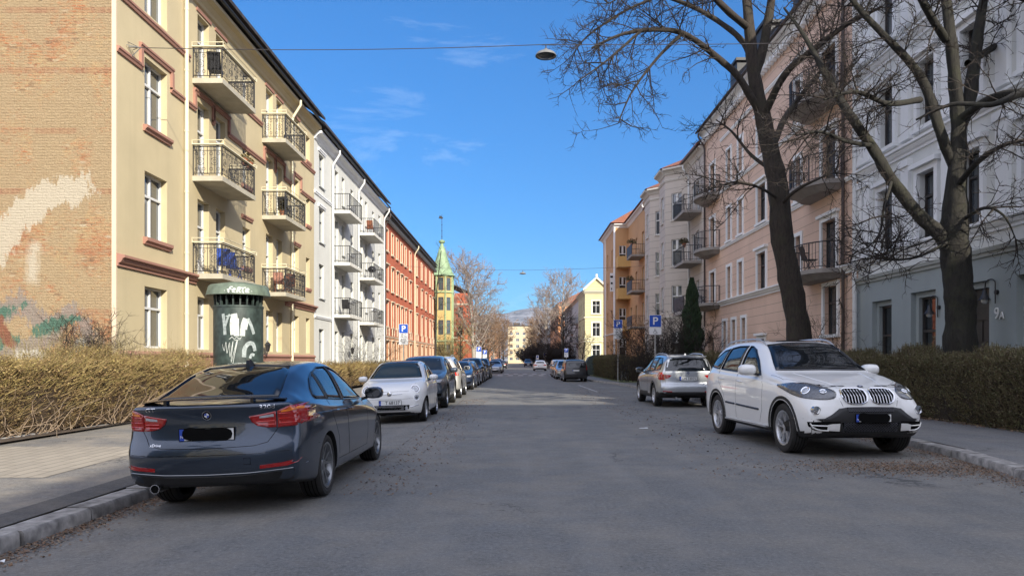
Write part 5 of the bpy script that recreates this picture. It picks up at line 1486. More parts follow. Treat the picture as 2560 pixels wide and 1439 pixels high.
def side_glass(root, sh, outlines, mat='car_glass', trim='satin_black', trimw=.014, chrome=False):
    for sx in (-1, 1):
        for ol in outlines:
            b = MB(); sh.patch(b, 'side', ol, .004, sx, smooth=False, rings=4); b.build('side_window', M[mat], root, smooth=True, sharp=None)
        b = MB()
        for ol in outlines: sh.line(b, 'side', ol, trimw, .004, sx, closed=True)
        b.build('window_trim', M[trim], root)

def seams(root, sh, items):
    b = MB()
    for view, pts, sxs in items:
        for sx in sxs:
            if view == 'side': sh.line(b, view, pts, .007, -.0012, sx)
            else: sh.line(b, view, [(x*sx, z) for x, z in pts], .007, -.0012)
    b.build('panel_gap', M['ink'], root)

def handles(root, sh, spots, mat):
    for sx in (-1, 1):
        for y, z in spots:
            b = MB(); p = sh.hit('side', y, z, .0, sx)
            b.tube([(p.x-sx*.005, y-.10, z), (p.x+sx*.028, y-.07, z+.003), (p.x+sx*.03, y+.05, z+.005), (p.x-sx*.005, y+.09, z+.006)], [.011, .013, .013, .010], 6); b.build('door_handle', mat, root, smooth=True)

def place(o, x, y, facing='camera', yaw=0):
    """facing the camera: the nose points to -Y"""
    tilt = R(-2.0)*(1 if facing == 'camera' else -1) if x < -2 else 0
    o.location = (x, y, road_z(x)); o.rotation_euler = (0, tilt, (0 if facing == 'camera' else math.pi) + R(yaw)); return o

# ---------------- dark fastback seen from behind
def gran_turismo():
    P = dict(L=4.82, R=.335, fa=.86, ra=3.76, tw=.245, rim=.245, spokes=5, double=True, spread=.30, rimcol='alloy_mid', dish=.70, paint='paint_gt', gap=.035,
        w=[(0, .80), (.35, .875), (.9, .908), (1.8, .905), (3.0, .908), (3.8, .915), (4.4, .885), (4.82, .83)],
        bot=[(0, .24), (.5, .19), (2.4, .20), (4.2, .22), (4.55, .255), (4.82, .30)],
        belt=[(0, .56), (.4, .70), (1.2, .84), (1.9, .91), (3.0, .965), (3.8, 1.01), (4.4, 1.045), (4.82, 1.02)],
        top=[(0, .66), (.3, .78), (.8, .91), (1.35, .99), (1.50, 1.03), (2.15, 1.39), (2.55, 1.475), (2.9, 1.49), (3.3, 1.475), (3.7, 1.405), (4.15, 1.27), (4.50, 1.145), (4.66, 1.095), (4.82, 1.07)],
        wr=[(0, .55), (.4, .66), (1.3, .76), (1.5, .72), (2.2, .60), (2.8, .59), (3.4, .585), (4.0, .60), (4.4, .66), (4.6, .74), (4.82, .74)],
        nose_x=.30, nose_z=[(.2, .05), (.4, 0), (.6, .02), (.8, .10)], tail_x=.21, tail_p=3.0,
        tail_z=[(.25, .12), (.33, .06), (.45, .012), (.60, .0), (.70, .035), (.76, .065), (.90, .085), (1.0, .075), (1.05, .055), (1.07, .05), (1.2, .1)], edge=.05, n=64, bulge=.016)
    sh = Shell(P); sh.build(); L = P['L']
    root = thing('parked_car', 'dark blue-grey fastback seen from behind, nearest car on the left kerb', 'car')
    finish_car(root, P, sh, 2); Y = lambda t: t-L/2
    # glass
    side = [[(Y(1.72), .965), (Y(2.02), 1.185), (Y(2.30), 1.335), (Y(2.55), 1.395), (Y(2.72), 1.405), (Y(2.80), 1.0), (Y(1.9), .962)],
            [(Y(2.76), 1.405), (Y(3.1), 1.40), (Y(3.42), 1.345), (Y(3.50), 1.045), (Y(2.86), 1.003)],
            [(Y(3.46), 1.335), (Y(3.66), 1.275), (Y(3.86), 1.175), (Y(3.955), 1.10), (Y(3.93), 1.070), (Y(3.54), 1.048)]]
    side_glass(root, sh, side, trim='satin_black', trimw=.02)
    b = MB(); ol = [(-.60, 1.125), (-.575, 1.20), (-.52, 1.33), (-.45, 1.425), (0, 1.45), (.45, 1.425), (.52, 1.33), (.575, 1.20), (.60, 1.125), (0, 1.135)]
    sh.patch(b, 'rear', ol, .004, smooth=False, rings=8, dens=.04); b.build('rear_window', M['car_glass'], root, smooth=True, sharp=None)
    b = MB(); sh.line(b, 'rear', ol, .012, .003, closed=True); b.build('window_seal', M['satin_black'], root)
    b = MB(); sh.patch(b, 'front', [(-.62, 1.03), (-.50, 1.38), (0, 1.42), (.50, 1.38), (.62, 1.03), (0, 1.04)], .004, smooth=False, rings=6); b.build('windscreen', M['car_glass'], root, smooth=True, sharp=None)
    # sun roof edge and fin antenna
    b = MB(); b.add([(-.02, Y(3.45), 1.455), (.02, Y(3.45), 1.455), (.022, Y(3.62), 1.42), (-.022, Y(3.62), 1.42), (-.012, Y(3.56), 1.515), (.012, Y(3.56), 1.515), (.014, Y(3.63), 1.50), (-.014, Y(3.63), 1.50)], [(0, 1, 5, 4), (1, 2, 6, 5), (2, 3, 7, 6), (3, 0, 4, 7), (4, 5, 6, 7)]); b.build('antenna', M['paint_gt'], root)
    # raised spoiler blade on struts
    b = MB(); n = 24; secs = []
    for i in range(n+1):
        a = -1+2*i/n; x = a*.70; yb = Y(4.735)-.16*abs(a)**2.6; z = 1.128-.030*abs(a)**3
        secs.append([(x, yb-.105, z-.005), (x, yb-.05, z+.014), (x, yb, z+.010), (x, yb+.012, z+.002), (x, yb-.02, z-.006)])
    vs = [p for q in secs for p in q]; b.add(vs, [(i*5+k, i*5+(k+1) % 5, (i+1)*5+(k+1) % 5, (i+1)*5+k) for i in range(n) for k in range(5)] + [(0, 1, 2, 3, 4), tuple(n*5+k for k in range(5))])
    for x in (-.42, .42): b.box(x-.014, x+.014, Y(4.63), Y(4.70), 1.04, 1.13)
    b.build('spoiler', M['satin_black'], root, smooth=True, sharp=40)
    # tail lamps, two pieces a side
    for s_ in (-1, 1):
        inner = [(s_*.395, .950), (s_*.50, .965), (s_*.635, .990), (s_*.637, .835), (s_*.56, .835), (s_*.47, .855), (s_*.42, .895)]
        outer = [(s_*.648, .992), (s_*.75, 1.035), (s_*.84, 1.045), (s_*.895, 1.02), (s_*.905, .93), (s_*.88, .865), (s_*.80, .838), (s_*.648, .832)]
        b = MB(); sh.patch(b, 'rear', inner, .010, smooth=False, rings=5, dens=.03); lam = b.build('tail_lamp', M['red_lens'], root, smooth=True, sharp=None)
        b = MB(); sh.patch(b, 'rear', [(s_*.49, .948), (s_*.615, .966), (s_*.615, .940), (s_*.49, .928)], .013, smooth=False, rings=3); b.build('reversing_lens', M['clear_lens'], lam)
        b = MB()
        for z in (.895, .862): sh.line(b, 'rear', [(s_*.47, z), (s_*.62, z+.003)], .009, .012)
        b.build('light_bar', M['red_lens_bright'], lam)
        b = MB(); sh.patch(b, 'rear', outer, .010, smooth=False, rings=5, dens=.03)
        lam = b.build('tail_lamp', M['red_lens'], root, smooth=True, sharp=None)
        pts = [sh.hit('side', y, z, .011, s_) for y, z in ((Y(4.56), 1.03), (Y(4.40), 1.01), (Y(4.34), .97), (Y(4.42), .90), (Y(4.56), .855))]
        b = MB(); sh.patch(b, 'side', [(Y(4.62), 1.04), (Y(4.46), 1.025), (Y(4.36), .985), (Y(4.38), .93), (Y(4.50), .875), (Y(4.64), .845)], .009, s_, smooth=False, rings=4, dens=.03); b.build('wrap_lens', M['red_lens'], lam, smooth=True, sharp=None)
        b = MB()
        for z in (.965, .915, .872): sh.line(b, 'rear', [(s_*.66, z), (s_*.80, z+.004), (s_*.855, z+.006)], .010, .011)
        b.build('light_bar', M['red_lens_bright'], lam)
        b = MB(); sh.patch(b, 'rear', [(s_*.68, .995), (s_*.76, 1.026), (s_*.865, 1.022), (s_*.86, .995), (s_*.68, .978)], .0125, smooth=False, rings=3); b.build('indicator_lens', M['orange_lens'], lam, smooth=True)
        b = MB(); sh.patch(b, 'rear', [(s_*.50, .485), (s_*.70, .50), (s_*.84, .525), (s_*.82, .492), (s_*.74, .465), (s_*.50, .452)], .006, smooth=False, rings=3, dens=.03); b.build('reflector', M['red_lens'], root, smooth=True)
    # lower bumper, chrome line, recess
    b = MB(); sh.patch(b, 'rear', [(-.80, .425), (-.4, .40), (0, .395), (.4, .40), (.80, .425), (.77, .33), (.6, .285), (0, .28), (-.6, .285), (-.77, .33)], .006, smooth=False, rings=5); b.build('diffuser', M['black_plastic'], root, smooth=True, sharp=None)
    b = MB(); sh.line(b, 'rear', [(-.86, .462), (-.78, .438), (-.4, .418), (0, .412), (.4, .418), (.78, .438), (.86, .462)], .009, .004); b.build('chrome_strip', M['alloy_mid'], root)
    seams(root, sh, [('rear', [(.0, .660), (.45, .672), (.57, .70), (.66, .84), (.66, 1.05)], (-1, 1)), ('rear', [(.60, 1.115), (.70, 1.05)], (-1, 1)),
        ('rear', [(-.9, .615), (-.5, .60), (0, .597), (.5, .60), (.9, .615)], (1,)),
        ('rear', [(.02, .42), (.02, .42)], (1,)), ('rear', [(-.42, .50), (-.36, .50), (-.36, .56), (-.42, .56), (-.42, .50)], (1,)),
        ('side', [(Y(2.80), 1.0), (Y(2.80), .62), (Y(2.77), .34)], (-1, 1)), ('side', [(Y(1.72), .95), (Y(1.62), .80), (Y(1.66), .5), (Y(1.72), .34)], (-1, 1)),
        ('side', [(Y(3.56), 1.04), (Y(3.50), .86), (Y(3.38), .70), (Y(3.30), .60), (Y(3.27), .40)], (-1, 1)), ('side', [(Y(1.7), .335), (Y(3.3), .345)], (-1, 1))])
    b = MB()
    for s_ in (-1, 1):
        for (z0, z1) in ((.865, .90),): sh.line(b, 'side', [(Y(.95+.6), z0), (Y(2.8), z1-.01), (Y(3.9), z1+.02), (Y(4.3), z1+.03)], .010, -.003, s_)
    b.build('shoulder_crease', M['paint_gt'], root)
    handles(root, sh, [(Y(2.62), .885), (Y(3.40), .905)], M['paint_gt'])
    for s_ in (-1, 1): mirror(root, P, sh, s_, s_*.93, Y(1.80), 1.03, M['paint_gt'], s=1.05)
    plate(root, sh, 'rear', 0, .795, None, cover=1.06)
    roundel(root, sh, 'rear', 0, .975, .043, -1)
    surf_text(root, sh, 'rear', '320d', .052, -.565, 1.035, xs=1.35)
    surf_text(root, sh, 'rear', 'GT', .052, .56, 1.035, xs=1.6)
    surf_text(root, sh, 'rear', 'xDrive', .036, .50, .70, xs=1.2)
    b = MB(); b.tube([(.52, Y(4.45), .285), (.52, Y(4.74), .285)], .044, 18, cap=False); b.lathe([(.044, 0), (.046, .012), (.038, .012), (.036, -.05)], 18, (.52, Y(4.74), .285), 'y'); ex = b.build('exhaust_pipe', M['chrome'], root, smooth=True); b = MB(); b.lathe([(.0375, 0), (0, 0)], 18, (.52, Y(4.745), .285), 'y'); b.build('pipe_mouth', M['ink'], ex)
    return root, P

# ---------------- white SUV seen from the front
def big_suv():
    L = 4.85
    P = dict(L=L, R=.375, fa=.87, ra=3.80, tw=.265, rim=.262, spokes=5, double=True, spread=.20, rimcol='alloy', dish=.80, paint='paint_white', arch=True, gap=.05,
        w=[(0, .83), (.35, .925), (.9, .962), (1.8, .955), (3.0, .958), (3.9, .965), (4.5, .93), (4.85, .86)],
        bot=[(0, .30), (.4, .26), (2.4, .27), (4.3, .28), (4.85, .36)],
        belt=[(0, .74), (.3, .88), (.7, .98), (1.3, 1.06), (2.0, 1.12), (3.0, 1.155), (4.2, 1.19), (4.85, 1.14)],
        top=[(0, .90), (.12, .985), (.4, 1.06), (.9, 1.135), (1.35, 1.20), (1.50, 1.245), (2.10, 1.61), (2.4, 1.715), (2.9, 1.755), (3.5, 1.75), (4.2, 1.70), (4.45, 1.655), (4.62, 1.50), (4.85, 1.22)],
        wr=[(0, .62), (.4, .76), (1.3, .83), (1.5, .79), (2.15, .665), (2.8, .655), (4.0, .64), (4.5, .62), (4.85, .60)],
        nose_x=.20, nose_p=3.2, nose_z=[(.3, .10), (.42, .02), (.60, .0), (.72, .02), (.80, .045), (.98, .11), (1.1, .18)], tail_x=.16, tail_z=[(.3, .05), (.6, 0), (.9, .05), (1.2, .1), (1.7, .12)], edge=.06, n=64, bulge=.018,
        clad=lambda x, t: (.365 if .9 < t < 3.8 else .36))
    sh = Shell(P); sh.build(); Y = lambda t: t-L/2
    root = thing('parked_car', 'large white SUV facing the camera, parked in front on the right with paired kidney grilles', 'car')
    finish_car(root, P, sh, 2)
    side = [[(Y(1.80), 1.155), (Y(2.12), 1.40), (Y(2.40), 1.575), (Y(2.62), 1.635), (Y(2.74), 1.645), (Y(2.76), 1.185), (Y(2.0), 1.155)],
            [(Y(2.83), 1.648), (Y(3.30), 1.65), (Y(3.62), 1.62), (Y(3.70), 1.225), (Y(2.84), 1.188)],
            [(Y(3.68), 1.61), (Y(3.98), 1.575), (Y(4.28), 1.42), (Y(4.38), 1.31), (Y(4.36), 1.268), (Y(3.77), 1.228)]]
    side_glass(root, sh, side, trim='satin_black', trimw=.018)
    ws = [(-.755, 1.235), (-.71, 1.34), (-.64, 1.52), (-.585, 1.655), (-.3, 1.69), (0, 1.70), (.3, 1.69), (.585, 1.655), (.64, 1.52), (.71, 1.34), (.755, 1.235), (.4, 1.235), (0, 1.24), (-.4, 1.235)]
    b = MB(); sh.patch(b, 'front', ws, .005, smooth=False, rings=9, dens=.05); wsc = b.build('windscreen', M['car_glass'], root, smooth=True, sharp=None)
    b = MB(); sh.line(b, 'front', ws, .016, .004, closed=True); b.build('windscreen_seal', M['satin_black'], wsc)
    for x0, x1 in ((-.60, -.02), (.02, .60)):
        b = MB(); sh.line(b, 'front', [(x0, 1.262), ((x0+x1)/2, 1.27), (x1, 1.262)], .014, .016); b.build('wiper', M['black_plastic'], root)
    b = MB(); sh.patch(b, 'rear', [(-.6, 1.25), (-.52, 1.60), (.52, 1.60), (.6, 1.25)], .004, smooth=False); b.build('rear_window', M['car_glass'], root, smooth=True)
    for s_ in (-1, 1):     # roof rails
        b = MB(); pts = []
        for i in range(15):
            t = 2.25+2.0*i/14; p = sh.hit('top', s_*.60, Y(t), 0); e = min(i, 14-i); pts.append((p.x, p.y, p.z+(.0 if e == 0 else .035 if e == 1 else .052)))
        b.tube(pts, .016, 8); b.build('roof_rail', M['alloy'], root, smooth=True)
    b = MB(); sh.patch(b, 'top', [(-.42, Y(2.45)), (.42, Y(2.45)), (.42, Y(3.3)), (-.42, Y(3.3))], .004, smooth=False); b.build('sunroof', M['car_glass'], root, smooth=True)
    # kidney grilles
    for s_ in (-1, 1):
        ol = [(s_*.030, .955), (s_*.10, .985), (s_*.30, .985), (s_*.375, .965), (s_*.395, .90), (s_*.36, .815), (s_*.28, .775), (s_*.12, .775), (s_*.045, .81), (s_*.025, .88)]
        b = MB(); sh.patch(b, 'front', ol, .006, rings=4); g = b.build('grille', M['ink'], root, smooth=True, sharp=None)
        b = MB(); sh.line(b, 'front', ol, .018, .012, closed=True, dens=.03); b.build('grille_frame', M['chrome'], g, smooth=True)
        b = MB()
        for k in range(7):
            x = s_*(.075+k*.045); b_ = .80 if k < 5 else .815; sh.line(b, 'front', [(x, .79), (x, .88), (x+s_*.004, .972)], .013, .012)
        b.build('grille_slat', M['alloy'], g, smooth=True)
        # headlamps
        hl = [(s_*.455, .945), (s_*.55, 1.01), (s_*.70, 1.055), (s_*.85, 1.055), (s_*.925, 1.01), (s_*.92, .92), (s_*.86, .855), (s_*.70, .835), (s_*.55, .845), (s_*.48, .875)]
        b = MB(); sh.patch(b, 'front', hl, .009, rings=6); h_ = b.build('headlamp', M['lamp_dark'], root, smooth=True, sharp=None)
        for (x, z, r_) in ((s_*.785, .955, .072), (s_*.615, .945, .052)):
            c = sh.hit('front', x, z, .014); b = MB()
            nrm = (sh.hit('front', x, z, .1)-sh.hit('front', x, z, 0)).normalized(); U = nrm.cross(Vector((0, 0, 1))).normalized(); V_ = U.cross(nrm)
            def disc(rr, d, b=b, c=c, U=U, V_=V_, nrm=nrm): return [c+U*(rr*math.cos(2*math.pi*i/24))+V_*(rr*math.sin(2*math.pi*i/24))+nrm*d for i in range(24)]
            for (r0, r1, d0, d1, m_) in ((r_, r_*.86, .0, .006, 0), (r_*.86, r_*.66, .006, .0, 0), (r_*.66, r_*.40, .001, .010, 1), (r_*.40, 0.001, .010, .012, 1)):
                vs = disc(r0, d0)+disc(r1, d1); b.add(vs, [(i, (i+1) % 24, 24+(i+1) % 24, 24+i) for i in range(24)], m_)
            b.build('lamp_lens', [M['chrome'], M['clear_lens']], h_, smooth=True, sharp=30)
        b = MB(); sh.patch(b, 'side', [(Y(.30), 1.035), (Y(.48), 1.03), (Y(.60), .99), (Y(.52), .94), (Y(.36), .90), (Y(.26), .90)], .008, s_, rings=4); b.build('wrap_lens', M['lamp_dark'], h_, smooth=True)
        # fog lamp
        c = sh.hit('front', s_*.76, .685, .012); b = MB(); b.lathe([(.064, .05), (.060, -.010), (.050, -.012), (.047, 0), (0, -.004)], 20, c, 'y'); b.build('fog_lamp', [M['chrome']], root, smooth=True, sharp=40)
        # bumper intake with white fins
        b = MB(); sh.patch(b, 'front', [(s_*.45, .535), (s_*.70, .53), (s_*.85, .52), (s_*.84, .46), (s_*.78, .405), (s_*.62, .385), (s_*.45, .39)], .009, smooth=False, rings=4); b.build('side_intake', M['ink'], root, smooth=True)
        b = MB(); sh.patch(b, 'front', [(s_*.455, .40), (s_*.455, .505), (s_*.56, .50), (s_*.62, .485), (s_*.62, .405)], .014, smooth=False, rings=3, dens=.03); sh.line(b, 'front', [(s_*.62, .472), (s_*.72, .472), (s_*.81, .475)], .017, .016); sh.line(b, 'front', [(s_*.60, .405), (s_*.70, .408), (s_*.76, .425), (s_*.80, .455), (s_*.825, .505)], .020, .014); b.build('intake_fin', M['paint_white'], root, smooth=True)
    # black lower apron and centre intakes
    b = MB(); sh.patch(b, 'front', [(-.95, .46), (-.93, .555), (-.66, .575), (-.56, .635), (-.46, .715), (-.34, .735), (0, .74), (.34, .735), (.46, .715), (.56, .635), (.66, .575), (.93, .555), (.95, .46), (.93, .34), (.6, .31), (0, .305), (-.6, .31), (-.93, .34)], .0035, smooth=False, rings=7, dens=.05); b.build('lower_bumper', M['black_plastic'], root, smooth=True, sharp=None)
    b = MB(); sh.patch(b, 'front', [(-.35, .728), (.35, .728), (.33, .665), (-.33, .665)], .007, smooth=False); sh.patch(b, 'front', [(-.43, .52), (.43, .52), (.38, .385), (-.38, .385)], .007, smooth=False); gi = b.build('centre_intake', M['ink'], root, smooth=True)
    b = MB(); grid_mesh(b, sh, 'front', -.34, .34, .67, .725, .035, .018, .005, .012); grid_mesh(b, sh, 'front', -.40, .40, .39, .515, .042, .022, .005, .012); b.build('intake_mesh', M['alloy_dark'], gi)
    plate(root, sh, 'front', .02, .585, None, cover=1.15, h=.105, off=.02)
    roundel(root, sh, 'front', 0, 1.015, .041, 1)
    seams(root, sh, [('front', [(.0, 1.0), (.38, 1.0), (.46, .965)], (-1, 1)), ('top', [(.47, Y(.38)), (.70, Y(.62)), (.86, Y(1.0)), (.865, Y(1.45))], (-1, 1)), ('front', [(.44, .86), (.40, .745)], (-1, 1)),
        ('side', [(Y(1.78), 1.15), (Y(1.62), 1.0), (Y(1.62), .6), (Y(1.72), .40)], (-1, 1)), ('side', [(Y(2.80), 1.18), (Y(2.80), .8), (Y(2.78), .40)], (-1, 1)), ('side', [(Y(3.75), 1.22), (Y(3.68), 1.0), (Y(3.42), .80), (Y(3.33), .62), (Y(3.30), .42)], (-1, 1))])
    b = MB()
    for s_ in (-1, 1): sh.line(b, 'top', [(s_*.33, Y(.30)), (s_*.46, Y(.8)), (s_*.55, Y(1.35))], .02, -.004)
    b.build('bonnet_crease', M['paint_white'], root, smooth=True)
    for s_ in (-1, 1):
        b = MB(); sh.line(b, 'side', [(Y(1.75), .60), (Y(2.76), .625)], .034, .004, s_); sh.line(b, 'side', [(Y(2.84), .627), (Y(3.28), .637)], .034, .004, s_); b.build('side_strip', M['black_plastic'], root)
        b = MB(); p0 = sh.hit('side', Y(1.4), .36, .02, s_); b.box(min(s_*.90, s_*.975), max(s_*.90, s_*.975), Y(1.40), Y(3.28), .335, .362); b.build('running_board', M['alloy'], root)
        mirror(root, P, sh, s_, s_*.955, Y(1.92), 1.24, M['paint_white'], s=1.22)
    handles(root, sh, [(Y(2.62), 1.03), (Y(3.50), 1.06)], M['paint_white'])
    return root, P

# ---------------- silver SUV seen from behind
def small_suv():
    L = 4.57
    P = dict(L=L, R=.355, fa=.85, ra=3.645, tw=.235, rim=.235, spokes=10, double=False, rimcol='alloy', paint='paint_silver', arch=True, gap=.05,
        w=[(0, .80), (.35, .89), (.9, .925), (3.0, .925), (3.8, .93), (4.3, .90), (4.57, .84)],
        bot=[(0, .30), (.4, .25), (2.4, .26), (4.1, .28), (4.57, .40)],
        belt=[(0, .72), (.3, .86), (1.3, .98), (2.0, 1.03), (3.0, 1.06), (4.57, 1.08)],
        top=[(0, .86), (.3, 1.0), (.9, 1.08), (1.35, 1.14), (1.50, 1.19), (2.10, 1.54), (2.4, 1.63), (2.9, 1.665), (3.6, 1.655), (4.2, 1.615), (4.40, 1.58), (4.50, 1.36), (4.57, 1.16)],
        wr=[(0, .60), (.4, .72), (1.3, .80), (1.5, .76), (2.15, .64), (2.8, .63), (4.0, .62), (4.4, .61), (4.57, .66)],
        nose_x=.25, nose_z=[(.3, .08), (.5, 0), (.8, .04), (1.0, .12)], tail_x=.12, tail_p=4, tail_z=[(.35, .06), (.45, .01), (.62, .0), (.72, .03), (.80, .05), (1.05, .055), (1.15, .06)], edge=.05, n=52, bulge=.018,
        clad=lambda x, t: (.42 if t < 4.1 and .5 < t else .48))
    sh = Shell(P); sh.build(); Y = lambda t: t-L/2
    root = thing('parked_car', 'silver SUV with its back to the camera, number plate DN 33035', 'car')
    finish_car(root, P, sh, 2)
    side = [[(Y(1.78), 1.07), (Y(2.10), 1.32), (Y(2.35), 1.48), (Y(2.60), 1.55), (Y(2.66), 1.09), (Y(1.95), 1.07)], [(Y(2.72), 1.555), (Y(3.45), 1.56), (Y(3.50), 1.12), (Y(2.74), 1.09)], [(Y(3.55), 1.558), (Y(3.95), 1.53), (Y(4.28), 1.36), (Y(4.26), 1.17), (Y(3.60), 1.125)]]
    side_glass(root, sh, side)
    ol = [(-.70, 1.13), (-.68, 1.28), (-.62, 1.47), (-.53, 1.555), (0, 1.57), (.53, 1.555), (.62, 1.47), (.68, 1.28), (.70, 1.13), (0, 1.125)]
    b = MB(); sh.patch(b, 'rear', ol, .006, smooth=False, rings=6); b.build('rear_window', M['car_glass'], root, smooth=True)
    b = MB(); b.box(-.56, .56, Y(4.40), Y(4.53), 1.575, 1.60); b.build('roof_spoiler', M['paint_silver'], root)
    b = MB(); sh.patch(b, 'front', [(-.70, 1.2), (-.58, 1.57), (.58, 1.57), (.70, 1.2)], .004, smooth=False); b.build('windscreen', M['car_glass'], root, smooth=True)
    for s_ in (-1, 1):
        b = MB(); sh.patch(b, 'rear', [(s_*.50, 1.005), (s_*.70, 1.02), (s_*.70, .90), (s_*.60, .905), (s_*.55, .96)], .008, smooth=False, rings=4, dens=.03); b.build('tail_lamp', M['red_lens'], root, smooth=True)
        b = MB(); sh.patch(b, 'rear', [(s_*.715, 1.02), (s_*.86, 1.07), (s_*.885, .98), (s_*.87, .86), (s_*.715, .855)], .008, smooth=False, rings=4, dens=.03); tl = b.build('tail_lamp', M['red_lens'], root, smooth=True)
        b = MB(); sh.patch(b, 'side', [(Y(4.44), 1.09), (Y(4.24), 1.10), (Y(4.30), .98), (Y(4.40), .86), (Y(4.47), .855)], .007, s_, smooth=False, rings=3, dens=.03); b.build('wrap_lens', M['red_lens_bright'], tl, smooth=True)
        b = MB(); pts = []
        for i in range(13):
            t = 2.2+2.0*i/12; p = sh.hit('top', s_*.56, Y(t), 0); e = min(i, 12-i); pts.append((p.x, p.y, p.z+(0 if e == 0 else .05)))
        b.tube(pts, .017, 8); b.build('roof_rail', M['alloy'], root, smooth=True)
        mirror(root, P, sh, s_, s_*.92, Y(1.88), 1.14, M['paint_slate'], s=1.15)
        b = MB(); sh.line(b, 'rear', [(s_*.50, .50), (s_*.78, .51)], .03, .006); b.build('reflector', M['red_lens'], root)
    b = MB(); sh.patch(b, 'rear', [(-.84, .49), (0, .47), (.84, .49), (.80, .40), (0, .37), (-.80, .40)], .006, smooth=False); b.build('lower_bumper', M['black_plastic'], root, smooth=True)
    plate(root, sh, 'rear', 0, .90, 'DN 33035'); roundel(root, sh, 'rear', 0, 1.075, .036, -1)
    seams(root, sh, [('rear', [(0, .72), (.70, .72), (.705, 1.1)], (-1, 1)), ('rear', [(-.86, .655), (0, .64), (.86, .655)], (1,)), ('rear', [(-.40, .96), (-.34, .845), (.34, .845), (.40, .96)], (1,)), ('side', [(Y(2.69), 1.08), (Y(2.69), .40)], (-1, 1)), ('side', [(Y(1.75), 1.05), (Y(1.62), .9), (Y(1.66), .42)], (-1, 1)), ('side', [(Y(3.55), 1.1), (Y(3.40), .82), (Y(3.20), .62), (Y(3.18), .42)], (-1, 1))])
    b = MB(); b.lathe([(.035, 0), (.02, .045), (0, .055)], 10, (0, Y(4.1), 1.625)); b.build('antenna', M['plate_white'], root, smooth=True)
    b = MB(); b.tube([(.35, Y(4.1), .30), (.35, Y(4.46), .30)], .03, 10); b.build('exhaust_pipe', M['galv'], root)
    return root, P

